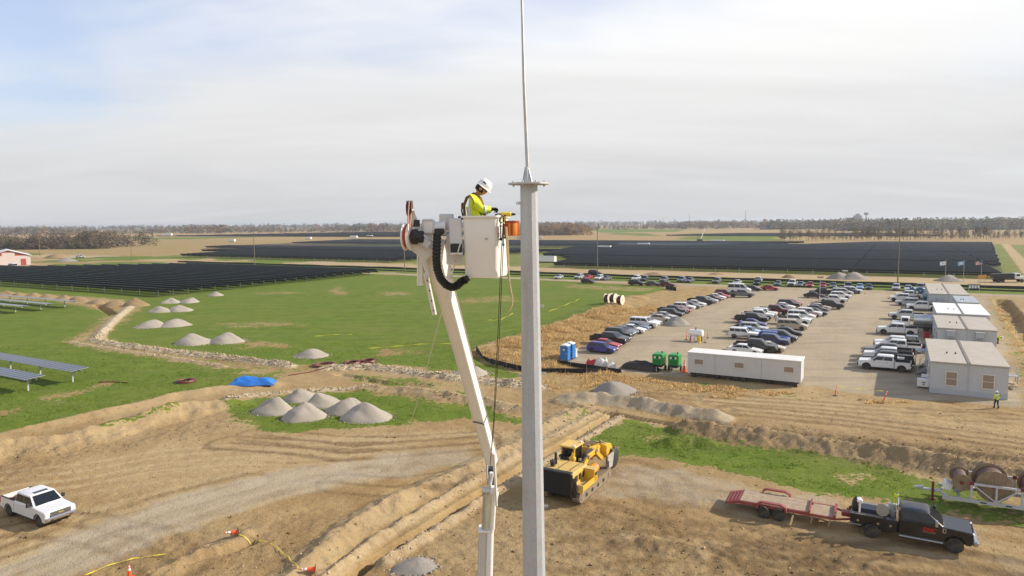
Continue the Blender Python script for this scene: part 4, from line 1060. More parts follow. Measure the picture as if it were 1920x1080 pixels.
    for s in (-1, 1):
        for x0, x1 in ((gb0 - .10, gb0 - 1.13), (gb0 - 1.16, bx + .10)):
            add_part(T, 'door', MB().box(((x0 + x1) / 2, s * (hw + .001), .90), (x0 - x1, .022, .70), ch=.008).mesh('door', [paint('white', (0.78, 0.78, 0.77))], 0), (0, 0, 0), True)
        for cx_ in (fx, rx):
            ol = [(cx_ + ra * 1.13 * math.cos(t), r + ra * 1.13 * math.sin(t)) for t in [math.pi * k / 10 for k in range(11)]] + [(cx_ - ra * .99 * math.cos(t), r + ra * .99 * math.sin(t)) for t in [math.pi * k / 10 for k in range(11)]]
            add_part(T, 'arch_trim', MB().slab(ol, [(s * hw - .012, 0), (s * hw + .012, 0)]).mesh('arch_trim', BLACK, 0))
    gk = ()
    if fancy:
        em = MB().slab([(-.17, -.035), (-.06, -.035), (-.06, -.06), (.06, -.06), (.06, -.035), (.17, -.035), (.19, .035), (.06, .035), (.06, .06), (-.06, .06), (-.06, .035), (-.15, .035)], [(-.012, 0), (.012, 0)], M=Matrix.Translation((xf + .075, 0, .965)) @ Matrix.Rotation(R(90), 4, 'Z'))
        gm = mat('gold emblem', (0.62, 0.45, 0.12), 0.3, 0.7, 0.05)
        gk = [('emblem', em.mesh('emblem', gm, 0), (0, 0, 0), False, ())]
        for k in range(4): gk.append(('bar', MB().box((xf + .05, 0, .84 + .075 * k), (.03, W * .66, .025)).mesh('bar', CHROME, 0), (0, 0, 0), False, ()))
    add_part(T, 'grille', MB().box((xf + .005, 0, .93), (.08, W * .68, .34), ch=.03).mesh('grille', BLACK, 0), kids=gk)
    bump = MB().box((xf + .02, 0, .66), (.20, W * .98, .26), ch=.06)
    add_part(T, 'front_bumper', bump.mesh('front_bumper', CHROME if fancy else BLACK, 0), kids=[('fog_lamp', MB().box((xf + .12, s * .62, .60), (.04, .22, .10), ch=.02).mesh('fog_lamp', BLACK, 0), (0, 0, 0), False, ()) for s in (-1, 1)] if fancy else ())
    add_part(T, 'rear_bumper', MB().box((xr - .06, 0, .60), (.18, W * .9, .18), ch=.04).mesh('rear_bumper', BLACK if not fancy else CHROME, 0))
    if fancy: add_part(T, 'sunroof', MB().box((gb0 - 1.05, 0, 1.952), (.34, .92, .02)).mesh('sunroof', GLASS, 0))
    TPL[key] = T; return T
def put(T, name, label, cat, loc, rz, pm, group=None, skip=()):
    r = thing(name, label, cat, loc, rz, group)
    for nm, me, lo, ps, kids in T:
        if nm in skip: continue
        o = link(nm, me, r, lo)
        if ps:
            o.material_slots[0].link = 'OBJECT'; o.material_slots[0].material = pm
        for kn, km, kl, kp, _ in kids: link(kn, km, o, kl)
    return r
PAINTS = {k: paint(k, c) for k, c in {
    'white': (0.70, 0.70, 0.69), 'silver': (0.42, 0.43, 0.44), 'grey': (0.14, 0.15, 0.16), 'dark grey': (0.05, 0.055, 0.06), 'black': (0.012, 0.012, 0.014), 'dark blue': (0.012, 0.022, 0.09),
    'blue': (0.03, 0.07, 0.30), 'navy': (0.012, 0.03, 0.11), 'red': (0.38, 0.02, 0.02), 'maroon': (0.10, 0.012, 0.016), 'beige': (0.48, 0.43, 0.34), 'tan': (0.42, 0.36, 0.27),
    'pale blue': (0.30, 0.42, 0.58), 'grey-green': (0.12, 0.15, 0.14), 'blue-grey': (0.12, 0.16, 0.23), 'light grey': (0.52, 0.53, 0.54), 'indigo': (0.035, 0.03, 0.20)}.items()}
ORD = ['first', 'second', 'third', 'fourth', 'fifth', 'sixth', 'seventh', 'eighth', 'ninth', 'tenth', 'eleventh', 'twelfth', 'thirteenth', 'fourteenth', 'fifteenth', 'sixteenth', 'seventeenth',
       'eighteenth', 'nineteenth', 'twentieth', 'twenty-first', 'twenty-second', 'twenty-third', 'twenty-fourth', 'twenty-fifth', 'twenty-sixth', 'twenty-seventh', 'twenty-eighth', 'twenty-ninth']
NICE = {'sedan': ('parked_sedan', 'sedan'), 'hatchback': ('parked_hatchback', 'hatchback'), 'suv': ('parked_suv', 'suv'), 'boxy_suv': ('parked_suv', 'boxy suv'), 'large_suv': ('parked_suv', 'large suv'),
        'minivan': ('parked_minivan', 'minivan'), 'van': ('parked_van', 'high-roofed van'), 'pickup': ('parked_pickup', 'pickup truck')}
def template(kind): return pickup_template() if kind == 'pickup' else car_template(kind)
def length(kind): return 5.9 if kind == 'pickup' else SPEC[kind]['L']
def park(kind, colr, loc, rz, tail, group, catw=None):
    nm, word = NICE[kind]
    T = template(kind)
    o = put(T, nm, f'{colr} {word}, {tail}', {'pickup': 'pickup', 'van': 'van', 'minivan': 'minivan'}.get(kind, 'car'), loc, rz, PAINTS[colr], group)
    return o
def row_noses(lst, tail, group, yaw=0.0):
    """cars given by the photo pixel of the ground below the nose; all point along the rows"""
    for i, (u, v, kind, colr) in enumerate(lst):
        a = A1 + yaw + random.uniform(-.03, .03); d = Vector((math.cos(a), math.sin(a), 0))
        p = G(u, v); c = p - d * (length(kind) / 2) - Vector((-d.y, d.x, 0)) * 0.0
        c += Vector((-d.y, d.x, 0)) * 0.75            # the pixel is the near front corner
        c.z = gz(c.x, c.y); park(kind, colr, c, a, tail.format(ORD[i]), group)
row_noses([(1152, 665.5, 'hatchback', 'indigo'), (1160, 658, 'sedan', 'red'), (1173, 650, 'pickup', 'black'), (1177.5, 643, 'sedan', 'dark grey'), (1183, 637, 'suv', 'black'), (1186, 632.5, 'sedan', 'dark grey'),
           (1192, 629.5, 'sedan', 'grey'), (1208, 626, 'sedan', 'white'), (1216, 621.5, 'sedan', 'blue-grey'), (1232, 616.5, 'large_suv', 'white'), (1237.5, 611, 'sedan', 'light grey'), (1260, 605.5, 'sedan', 'beige'),
           (1266, 600, 'sedan', 'silver'), (1279.5, 596, 'suv', 'black'), (1286, 591.5, 'pickup', 'dark grey'), (1295, 588, 'sedan', 'red'), (1302, 583, 'suv', 'white'), (1313, 579.5, 'sedan', 'grey'), (1322, 576, 'sedan', 'white'),
           (1337, 572.5, 'pickup', 'black'), (1345, 569, 'sedan', 'silver'), (1353, 565.5, 'sedan', 'maroon'), (1360, 562.5, 'sedan', 'white'), (1367, 560, 'sedan', 'red'), (1375, 556, 'suv', 'maroon')],
          '{} in the row along the dry bank from the toilets', 'cars along the dry grass bank')
row_noses([(1428, 668, 'sedan', 'white'), (1455, 664, 'pickup', 'black'), (1472, 661.5, 'sedan', 'beige'), (1479, 652.5, 'pickup', 'navy'), (1480, 645, 'suv', 'blue'), (1494, 643, 'minivan', 'dark grey'), (1504, 633, 'sedan', 'black'),
           (1421, 637.5, 'boxy_suv', 'white'), (1431, 631, 'sedan', 'pale blue'), (1439, 626, 'suv', 'silver'), (1423, 625, 'sedan', 'maroon'), (1436, 615.5, 'sedan', 'indigo'), (1439, 608, 'pickup', 'black'),
           (1450.5, 601, 'pickup', 'white'), (1456, 596.5, 'boxy_suv', 'white'), (1463, 594, 'sedan', 'maroon'), (1479.5, 591.5, 'pickup', 'maroon'), (1487, 585.5, 'sedan', 'dark grey'), (1490.5, 582, 'sedan', 'white'),
           (1500, 578, 'suv', 'black'), (1504.5, 574.5, 'sedan', 'red')],
          '{} in the middle rows, counted away from the long trailer', 'cars in the middle rows')
row_noses([(1514, 620.5, 'minivan', 'tan'), (1519.5, 611.5, 'pickup', 'white'), (1522.5, 605, 'sedan', 'silver'), (1528, 600.5, 'minivan', 'white'), (1531, 596.5, 'sedan', 'maroon'), (1540.5, 595, 'suv', 'white'), (1551, 593, 'sedan', 'black'),
           (1554, 586.5, 'sedan', 'grey'), (1558, 583, 'sedan', 'beige'), (1581.5, 580.5, 'pickup', 'black'), (1588, 570.5, 'pickup', 'white'), (1596, 561.5, 'suv', 'white'), (1600, 554.5, 'minivan', 'light grey'), (1608, 551.5, 'suv', 'dark grey'),
           (1617.5, 551, 'suv', 'white'), (1546, 560, 'sedan', 'black')],
          '{} in the row that starts with the tan minivan', 'cars in the row behind the tan minivan')
row_noses([(1412.5, 558.5, 'pickup', 'grey'), (1406.5, 549, 'van', 'white'), (1426, 545.5, 'hatchback', 'black'), (1460, 545, 'sedan', 'red')], '{} of the loose group at the back of the car park', 'cars at the back of the car park')
row_noses([(1113, 531.5, 'hatchback', 'black'), (1206, 535.5, 'suv', 'black'), (1238, 536.5, 'sedan', 'dark grey'), (1265, 537.5, 'sedan', 'maroon')], '{} of those standing on the gravel road past the green field', 'cars on the gravel road')
row_noses([(1125, 515, 'suv', 'black')], 'alone on the far dirt road', 'cars on the dirt road')
c = G(1541, 553.5); park('pickup', 'black', c, A1 + math.pi, 'facing the other way beside the dark light mast', 'cars at the back of the car park')
far_row = [(1042, 523.5, 'sedan', 'silver'), (1081, 523.5, 'suv', 'silver'), (1097, 524, 'sedan', 'red'), (1119, 525.5, 'suv', 'white'), (1132, 526, 'sedan', 'grey'), (1189, 526.5, 'suv', 'white'), (1204, 527.5, 'suv', 'dark grey'),
           (1241, 529.5, 'suv', 'grey'), (1274, 530, 'suv', 'blue-grey'), (1290, 530.5, 'sedan', 'grey'), (1341, 532, 'suv', 'grey'), (1379, 534, 'sedan', 'silver'), (1417, 535.5, 'suv', 'black'), (1419, 531, 'suv', 'silver'),
           (1456, 537, 'sedan', 'grey-green'), (1484, 538.5, 'pickup', 'white'), (1499, 539, 'sedan', 'grey'), (1517, 539.5, 'sedan', 'red'), (1541, 540.5, 'sedan', 'red'), (1561, 541, 'sedan', 'grey-green'), (1590, 542, 'suv', 'dark grey'),
           (1611, 543, 'sedan', 'pale blue'), (1628, 543.5, 'sedan', 'dark grey'), (1680, 545, 'suv', 'silver'), (1703, 546, 'sedan', 'light grey'), (1726, 545, 'suv', 'grey')]
for i, (u, v, kind, colr) in enumerate(far_row):
    a = A1 - R(90) + random.uniform(-.08, .08); p = G(u, v) + E2 * 2.2
    park(kind, colr, (p.x, p.y, gz(p.x, p.y)), a, f'{ORD[i]} from the pole end of the roadside row', 'cars parked along the road verge')
# pickups nosed away from the offices
pk = [(1658, 693, 'pickup', 'white', 'nearest the tape, with a white box in its bed'), (1664, 685.5, 'pickup', 'black', 'between the two nearest white pickups by the offices'), (1664.5, 677.5, 'pickup', 'white', 'third from the tape by the offices'),
      (1664, 669.5, 'pickup', 'dark grey', 'behind the third white pickup by the offices'), (1683, 661.5, 'pickup', 'white', 'parked in front of the black flatbed buggy'), (1681, 655.5, 'pickup', 'white', 'tucked behind another white pickup and the black buggy'),
      (1682, 626.5, 'pickup', 'white', 'parked against the silver tank truck'), (1699, 598.5, 'pickup', 'light grey', 'long one parked beyond the silver tank truck'), (1729, 581.5, 'pickup', 'white', 'with its tail at the white-roofed office'),
      (1701, 572.5, 'suv', 'silver', 'parked by the stacked red pallets'), (1694, 565.5, 'pickup', 'white', 'second from the blue toilets by the far office'), (1704, 559.5, 'pickup', 'white', 'next to the blue toilets by the far office')]
for u, v, kind, colr, tl in pk:
    p = G(u, v); park(kind, colr, (p.x, p.y, gz(p.x, p.y)), A1 + math.pi + random.uniform(-.02, .03), tl, 'pickups parked by the offices')
p = G(1690, 692.5); one('tool_box', MB().box((0, 0, 1.22), (.75, .6, .5), ch=.03).box((0, 0, 1.49), (.8, .65, .05)), WHITE, 'white box lying in the bed of the pickup nearest the tape', 'box', loc=(p.x, p.y + .2, 0), rz=A1)
# white pickup in the dirt, lower left
def at_wheels(fr, rr_):
    a, b = G(*fr), G(*rr_); d = (a - b); return a, b, math.atan2(d.y, d.x)
T = pickup_template('pickup', 1.75, 2.05, True)
a, b, an = at_wheels((64, 987), (15, 968))
d = Vector((math.cos(an), math.sin(an), 0)); nrm = Vector((-d.y, d.x, 0)); c = (a + b) / 2 + nrm * .90 - d * .25 + Vector((.3, 0, 0))
put(T, 'parked_pickup', 'white crew-cab pickup with sunroof standing alone in the bare dirt', 'pickup', (c.x, c.y, gz(c.x, c.y) + .02), an, PAINTS['white']).scale = (.93, .93, .93)
one('bed_load', MB().tube([(-.6, -.5, .95), (-.1, -.3, 1.02), (.4, .2, 1.0), (.5, .5, 1.05)], .06, 6).box((-.3, .3, .98), (.7, .4, .3), ch=.05, rot=.5).box((.3, -.35, .95), (.5, .4, .25), ch=.05), mat('red brown load', (0.25, 0.06, 0.04), .7),
    'red and dark tools lying in the bed of the lone white pickup', 'tools', loc=(c.x - d.x * 1.9, c.y - d.y * 1.9, gz(c.x, c.y)), rz=an)
p = G(23, 503.5); put(car_template('van'), 'parked_van', 'white van standing before the red barn', 'van', p, math.pi + A1, PAINTS['white'])
p = G(150, 484); put(pickup_template(), 'parked_pickup', 'small white pickup on the far track right of the red barn', 'pickup', p, A1, PAINTS['white'])
# ------------------------------------------------------------------ offices, trailers, toilets, generators
def siding(name, col, scale=3.3):
    mt = bpy.data.materials.new(name); mt.use_nodes = True; nt = mt.node_tree; b = nt.nodes['Principled BSDF']; b.inputs['Roughness'].default_value = 0.6
    tc = nd(nt, 'ShaderNodeTexCoord'); wv = nd(nt, 'ShaderNodeTexWave', wave_type='BANDS', bands_direction='DIAGONAL', i_Scale=scale, i_Distortion=0.0)
    mp = nd(nt, 'ShaderNodeMapping'); mp.inputs['Scale'].default_value = (1, 1, 0); nt.links.new(tc.outputs['Object'], mp.inputs[0]); nt.links.new(mp.outputs[0], wv.inputs[0])
    ns = nd(nt, 'ShaderNodeTexNoise', i_Scale=0.8, i_Detail=8.0, i_Roughness=.7); nt.links.new(tc.outputs['Object'], ns.inputs[0])
    mx = nd(nt, 'ShaderNodeMix', data_type='RGBA'); mx.inputs['A'].default_value = (*[c * .86 for c in col], 1); mx.inputs['B'].default_value = (*col, 1)
    nt.links.new(ns.outputs[0], mx.inputs['Factor']); nt.links.new(mx.outputs['Result'], b.inputs['Base Color'])
    bp = nd(nt, 'ShaderNodeBump'); bp.inputs['Strength'].default_value = .7; bp.inputs['Distance'].default_value = .03; nt.links.new(wv.outputs[0], bp.inputs['Height']); nt.links.new(bp.outputs[0], b.inputs['Normal'])
    return mt
SIDE = siding('pale office siding', (0.50, 0.515, 0.525)); SKIRT = siding('grey office skirting', (0.42, 0.45, 0.48))
ROOF1 = mat('tan rolled roofing', (0.42, 0.375, 0.31), 0.85, 0, 0.10, 1.2, 0.1, 0.25); ROOF2 = mat('white roof coating', (0.80, 0.78, 0.73), 0.7, 0, 0.05, 1.0, 0, 0.08)
BLIND = mat('brown window blind', (0.28, 0.22, 0.16), 0.35, 0, 0.12, 8); SEAM = mat('dark roof seam', (0.16, 0.14, 0.12), 0.9, 0, 0.3, 4)
FRAME = mat('cream window frame', (0.66, 0.61, 0.54), 0.6)
def window(parent, x, z, w, h, nmull=1, y=-.02):
    o = MB().box((x, y, z), (w, .06, h)).build('window', BLIND, parent, 0)
    fr = MB()
    for s in (-1, 1): fr.box((x + s * (w / 2 + .03), y - .012, z), (.08, .09, h + .14)); fr.box((x, y - .01, z + s * (h / 2 + .03)), (w, .09, .08))
    fr.build('frame', FRAME, o, 0)
    for k in range(nmull): MB().box((x, y - .015, z - h / 2 + h * (k + 1) / (nmull + 1)), (w, .05, .05)).build('rail', FRAME, o, 0)
def office(corner, W, L, H, label, roofm, windows=(), seam=True, base=0.0):
    """corner: front left foot; x along the front wall, y back along the rows"""
    r = thing('site_office', label, 'office', (corner.x, corner.y, base), A1, 'site office cabins')
    MB().box((W / 2, L / 2, H / 2 + .3), (W, L, H - .6)).build('wall', SIDE, r, 0)
    MB().box((W / 2, L / 2, .3), (W + .04, L + .04, .62)).build('skirting', SKIRT, r, 0)
    rf = MB().box((W / 2, L / 2, H + .03), (W + .22, L + .3, .14), ch=.03).build('roof', roofm, r, 0)
    if seam:
        sm = MB(); sm.box((W / 2, L / 2, H + .12), (.28, L + .26, .06)); sm.build('roof_seam', SEAM, rf, 0)
        MB().box((W / 2, -.02, H / 2 + .2), (.10, .05, H - .5)).build('joint_trim', SKIRT, r, 0)
    for k in range(2): MB().cyl((W * (.25 + .12 * k), L * .35, H + .08), (W * (.25 + .12 * k), L * .35, H + .30), .09, .07, 8).build('roof_vent', BLACK, rf)
    for x, z, w, h in windows: window(r, x, z, w, h)
    for k in range(3): window_side(r, L * (.2 + .28 * k))
    for k in (.32, .72):
        dr = MB().box((-.02, L * k, 1.5), (.07, .95, 2.1)).build('door', FRAME, r, 0); MB().box((-.07, L * k - .35, 1.45), (.06, .08, .1)).build('handle', BLACK, dr, 0)
    return r
def window_side(r, y):
    o = MB().box((-.015, y, 1.9), (.06, .8, 1.0)).build('window', BLIND, r, 0)
    MB().box((-.03, y, 2.44), (.09, .96, .08)).box((-.03, y, 1.36), (.09, .96, .08)).build('frame', FRAME, o, 0)
o1 = office(G(1743, 736), 7.0, 16.3, 3.45, 'nearest pale double office with tan roof and two brown windows', ROOF1, ((1.95, 1.75, 1.0, 1.45), (5.25, 1.75, 1.0, 1.45)))
def roofp(u, v, z): return G(u, v, z)
o2 = office(roofp(1759, 615, 3.4), 7.0, 16.8, 3.4, 'second pale double office with tan roof and two wall air units', ROOF1)
for x in (1.55, 5.0):
    ac = MB().box((x, -.32, 2.35), (1.0, .62, 1.55), ch=.03).build('air_conditioner', SKIRT, o2, 0)
    for k in range(5): MB().box((x, -.645, 1.85 + .12 * k), (.8, .02, .05)).build('louvre', SEAM, ac, 0)
    MB().box((x, -.34, 3.16), (1.1, .72, .05)).build('hood', FRAME, ac, 0)
o3 = office(roofp(1757, 587, 3.75), 7.1, 15.5, 3.75, 'double office with bright white roof', ROOF2)
o4 = office(roofp(1795, 567, 3.3), 3.4, 12.5, 3.3, 'narrow office with pale roof tucked behind the white-roofed one', SKIRT, seam=False)
o5 = office(roofp(1743, 551, 3.4), 6.9, 27.0, 3.4, 'farthest long office with tan roof near the flags', ROOF1)
MB().box((1.8, -.25, 2.0), (1.0, .5, 1.3), ch=.03).build('air_conditioner', SKIRT, o5, 0)
SILVER = mat('bare tank steel', (0.55, 0.56, 0.57), 0.3, 0.7, 0.08, 1.5, 0, 0.15)
DOOR_STEP = mat('grey deck boards', (0.30, 0.29, 0.28), 0.8, 0, 0.2, 3)
def steps(u, v, label):
    p = G(u, v); r = thing('entrance_steps', label, 'steps', (p.x, p.y, 0), A1, 'steps of the offices')
    for k in range(3):
        o = MB().box((-.75 + .28 * k, 0, .2 + .2 * k), (.28, 1.3, .05)).build('tread', DOOR_STEP, r, 0)
    MB().box((.45, 0, .8), (1.1, 1.5, .06)).build('landing', DOOR_STEP, r, 0)
    for y in (-.7, .7):
        MB().tube([(-.8, y, .2), (-.8, y, 1.1), (0, y, 1.7), (.95, y, 1.7), (.95, y, .8)], .03, 6).build('handrail', GALV, r)
    for x in (0, .9):
        for y in (-.7, .7): MB().box((x, y, .4), (.07, .07, .8)).build('leg', DOOR_STEP, r, 0)
    return r
steps(1734, 702, 'grey wooden entrance steps of the nearest office'); steps(1738, 689, 'second entrance steps of the nearest office'); steps(1742, 622, 'entrance steps of the second office'); steps(1741, 612, 'farther entrance steps of the second office')
steps(1888, 716, 'entrance steps on the sunny side of the nearest office'); 
p = G(1728, 694); r = thing('door_canopy', 'small grey canopy on posts beside the nearest office', 'canopy', (p.x, p.y, 0), A1)
MB().box((0, 0, 2.6), (1.6, 1.6, .08)).build('roof', SKIRT, r, 0)
for x in (-.7, .7):
    for y in (-.7, .7): MB().box((x, y, 1.3), (.06, .06, 2.6)).build('post', GALV, r, 0)
BLUEB = mat('blue crate', (0.02, 0.03, 0.25), .5)
p = G(1731, 726); r = thing('ice_chest', 'white box with dark lettering by the corner of the nearest office', 'box', (p.x, p.y, 0), A1)
MB().box((0, 0, .5), (1.2, .8, .75), ch=.04).build('body', WHITE, r, 0); MB().box((0, 0, .92), (1.24, .84, .1), ch=.03).build('lid', WHITE, r, 0)
for x in (-.13, 0, .13): MB().box((x, -.41, .62), (.09, .02, .14)).build('lettering', BLACK, r, 0)
MB().box((0, -.41, .4), (.14, .02, .12)).build('emblem', BLACK, r, 0)
for x in (-.5, .5): MB().box((x, 0, .07), (.12, .7, .14)).build('foot', BLACK, r, 0)
p = G(1734.5, 719); r = thing('water_cooler', 'blue and white cooler behind the white box by the nearest office', 'cooler', (p.x, p.y, 0), A1)
MB().box((0, 0, .35), (.9, .7, .7), ch=.03).build('body', BLUEB, r, 0); MB().box((0, 0, .88), (.8, .6, .34), ch=.03).build('lid', WHITE, r, 0)
# long white office trailer on wheels
c = G(1289, 706); r = thing('office_trailer', 'long white office trailer with three brown windows beside the green generators', 'trailer', (c.x, c.y, gz(c.x + 6, c.y)), A1 + R(.6))
TL = 12.9; TW = siding('white trailer siding', (0.57, 0.57, 0.555), 2.2)
MB().box((TL / 2, 1.5, 1.80), (TL, 3.0, 2.4)).build('wall', TW, r, 0)
MB().box((TL / 2, 1.5, 3.06), (TL + .16, 3.16, .12), ch=.03).build('roof', mat('chalky trailer roof', (0.72, 0.70, 0.66), .7, 0, .06, 1.5, 0, .2), r, 0)
for x in (1.35, 6.1, 11.6): window(r, x, 2.0, 1.05, .62, 0)
for x in (3.3, 8.6): MB().box((x, -.005, 1.8), (.05, .03, 2.36)).build('joint_trim', SKIRT, r, 0)
MB().box((TL / 2, 1.5, .48), (TL - .4, 2.2, .2)).build('chassis', BLACK, r, 0)
for x in (5.6, 6.5):
    for y in (.25, 2.75): link('wheel', wheel_mesh(.36, .22, STEEL_RIM), r, (x, y, .36))
for x in (.6, 3.4, 9.4, 12.3):
    for y in (.4, 2.6): MB().box((x, y, .25), (.4, .4, .55)).build('block_pier', BLACK, r, 0)
MB().box((-.12, 1.5, 1.6), (.25, .9, 1.4), ch=.03).build('air_conditioner', SKIRT, r, 0)
# portable toilets
TB = mat('blue toilet shell', (0.02, 0.16, 0.45), .45, 0, .08, 3, 0, .1); TBD = mat('teal blue toilet shell', (0.02, 0.10, 0.20), .45, 0, .08, 3, 0, .1)
def toilet(u, v, label, m_, rz=0.0, z=0.0):
    p = G(u, v); r = thing('portable_toilet', label, 'toilet', (p.x, p.y, gz(p.x, p.y)), A1 + rz, 'portable toilets')
    MB().box((0, 0, 1.12), (1.12, 1.12, 2.05), ch=.04).build('cabin', m_, r, 0)
    MB().box((0, 0, .06), (1.2, 1.2, .12)).build('skid', BLACK, r, 0)
    MB().slab([(-.6, 2.13), (.6, 2.13), (.5, 2.25), (.2, 2.34), (-.2, 2.34), (-.5, 2.25)], [(-.58, .03), (-.5, 0), (.5, 0), (.58, .03)]).build('roof', WHITE if m_ is TB else m_, r, 0)
    d = MB().box((0, -.575, 1.08), (.78, .04, 1.9)).build('door', m_, r, 0); MB().box((.3, -.605, 1.1), (.06, .04, .16)).build('latch', WHITE, d, 0); MB().box((0, -.60, 1.62), (.24, .02, .2)).build('plate', WHITE, d, 0)
    MB().cyl((.4, .45, 2.2), (.4, .45, 2.5), .05, n=8).build('vent_pipe', BLACK, r)
toilet(1060, 676.5, 'bright blue toilet nearest the silt fence', TB, R(4)); toilet(1069, 672.5, 'bright blue toilet right behind the one by the silt fence', TB, R(4))
toilet(1711, 556, 'dark blue toilet by the far office, first of the pair', TBD, R(-30)); toilet(1727.5, 557, 'dark blue toilet by the far office, next to the grey cabin wall', TBD, R(-30))
p = G(1078, 669); r = thing('hand_wash_stand', 'pale hand-wash stand beside the bright blue toilets', 'wash stand', (p.x, p.y, 0), A1)
MB().cyl((0, 0, 0), (0, 0, 1.0), .35, .3, 12).build('tank', WHITE, r); MB().box((0, 0, 1.1), (.7, .5, .12), ch=.03).build('basin', WHITE, r, 0); MB().cyl((0, .15, 1.1), (0, .15, 1.6), .04, n=6).build('post', GALV, r)
# green generators on trailers
GR = mat('green machine paint', (0.015, 0.26, 0.05), .4, 0, .06, 2, 0, .06)
def generator(u, v, label, L, rz):
    p = G(u, v); r = thing('generator_trailer', label, 'generator', (p.x, p.y, gz(p.x, p.y)), A1 + rz, 'green generators')
    hd = MB().box((0, 0, 1.45), (1.35, L, 1.45), ch=.10).build('housing', GR, r, 0)
    for k in range(3): MB().box((-.3 + .3 * k, -L / 2 - .012, 1.75), (.2, .02, .26)).build('vent', WHITE if k != 1 else BLACK, hd, 0)
    MB().box((0, -L / 2 - .012, 1.2), (.9, .02, .5)).build('panel_door', mat('deep green panel', (0.01, 0.16, 0.035), .4), hd, 0)
    MB().cyl((.3, .2, 2.15), (.3, .2, 2.4), .07, n=8).build('exhaust', BLACK, r)
    MB().box((0, 0, .62), (1.2, L + .4, .16)).build('frame', BLACK, r, 0)
    MB().box((0, -L / 2 - .7, .55), (.12, 1.2, .12)).build('drawbar', BLACK, r, 0); MB().cyl((.15, -L / 2 - .9, 0), (.15, -L / 2 - .9, .7), .05, n=8).build('jack', GALV, r)
    for s in (-1, 1): 
        w = link('wheel', wheel_mesh(.33, .2, RIM), r, (s * .78, .1, .33)); w.rotation_euler = (0, 0, R(90))
generator(1236, 692, 'green generator on a black trailer next to the tarped heap', 2.0, R(2)); generator(1265, 694, 'green generator on a black trailer next to the tall cone', 1.7, R(2))
# tarped heap, bags
def drape(w, d, h, seed, n=14, flat=.55):
    g = random.Random(seed); mb = MB(); vs = []
    ph = [g.uniform(0, 6.28) for _ in range(6)]
    for j in range(n + 1):
        for i in range(n + 1):
            x = -1 + 2 * i / n; y = -1 + 2 * j / n; rr = max(abs(x), abs(y)); k = 1 - max(0, (rr - flat) / (1 - flat)) ** 1.4
            z = h * k * (0.72 + .28 * math.sin(x * 3 + ph[0]) * math.cos(y * 3.4 + ph[1])) + .05 * h * math.sin(x * 13 + ph[2] + y * 5) * k + .04 * h * math.cos(y * 15 + ph[3])
            vs.append((x * w / 2 * (1 + .06 * math.sin(y * 5 + ph[4])), y * d / 2 * (1 + .06 * math.sin(x * 6 + ph[5])), max(0.01, z + .02)))
    fs = [(j * (n + 1) + i, j * (n + 1) + i + 1, (j + 1) * (n + 1) + i + 1, (j + 1) * (n + 1) + i) for j in range(n) for i in range(n)]
    return mb.add(vs, fs)
p = G(1200, 692); one('tarped_trailer', drape(5.0, 2.0, 1.15, 3), mat('dark brown tarp', (0.030, 0.020, 0.016), .6, 0, .25, 2, .1), 'dark brown tarped load beside the green generators', 'tarped load', loc=(p.x, p.y, gz(p.x, p.y)), rz=A1, smooth=60)
p = G(1111, 686.5); one('rag_heap', drape(1.8, 1.4, 1.0, 5), mat('red sheeting', (0.42, 0.02, 0.03), .6, 0, .3, 3, .1), 'red heap of sheeting by the black silt fence', 'heap', loc=(p.x, p.y, gz(p.x, p.y)), smooth=60)
for k, (u, v, w, h, lb) in enumerate(((1127, 687, 2.0, 1.2, 'pale bulk bag next to the red heap'), (1146, 690, 1.3, .8, 'small pale bulk bag at the end of the silt fence'))):
    p = G(u, v); one('bulk_bag', drape(w, w * .8, h, 7 + k, flat=.75), mat('dirty white sacking', (0.55, 0.52, 0.48), .8, 0, .2, 3, .1, .3), lb, 'bag', loc=(p.x, p.y, gz(p.x, p.y)), smooth=60)
silt_fence([G(893, 662), G(905, 675), G(930, 687), G(970, 696), G(1010, 700)], 'curved black silt fence at the tip of the dry grass bank', .75, 2.0, True, 2)
silt_fence([G(1015, 700), G(1060, 700), G(1100, 700), G(1137, 697)], 'sagging black silt fence right of the pole', .7, 1.6, True, 3)
silt_fence([G(1040, 682), G(1100, 691), G(1165, 700)], 'black silt fence in front of the blue toilets', .7, 2.0, True, 4)
silt_fence([G(1248, 541), G(1268, 545)], 'short brown silt fence at the far tip of the dry bank', 1.0, 2.0, True, 5)
# fuel tank inside barriers
p = G(1305, 640); r = thing('fuel_tank', 'white fuel tank on a stand inside orange barrier posts', 'fuel tank', (p.x, p.y, 0), A1)
MB().lathe([(.02, -1.1), (.5, -1.08), (.58, -1.0), (.58, 1.0), (.5, 1.08), (.02, 1.1)], 18, Matrix.Translation((0, 0, 1.35)) @ Matrix.Rotation(R(90), 4, 'Y')).build('tank', WHITE, r)
for x in (-.8, .8): MB().box((x, 0, .4), (.12, 1.0, .8)).build('cradle', BLACK, r, 0)
MB().cyl((0, -.2, 1.9), (0, -.2, 2.3), .08, n=8).build('filler', BLACK, r)
p2 = G(1310, 642); r = thing('yellow_drum', 'yellow drum standing in front of the white fuel tank', 'drum', (p2.x, p2.y, 0))
MB().lathe([(.29, 0), (.31, .02), (.29, .05), (.29, .3), (.305, .32), (.29, .34), (.29, .6), (.305, .62), (.29, .64), (.29, .9), (.25, .93)], 14).build('drum', mat('yellow drum paint', (0.7, 0.45, 0.02), .5), r); MB().cyl((0, 0, .93), (0, 0, .96), .1, n=8).build('bung', BLACK, r)
p2 = G(1299, 641); one('white_drum', MB().lathe([(.27, 0), (.30, .04), (.30, .8), (.22, .9), (.1, .92), (.1, 1.0), (.02, 1.0)], 12), WHITE, 'small white drum beside the yellow drum', 'drum', loc=(p2.x, p2.y, 0))
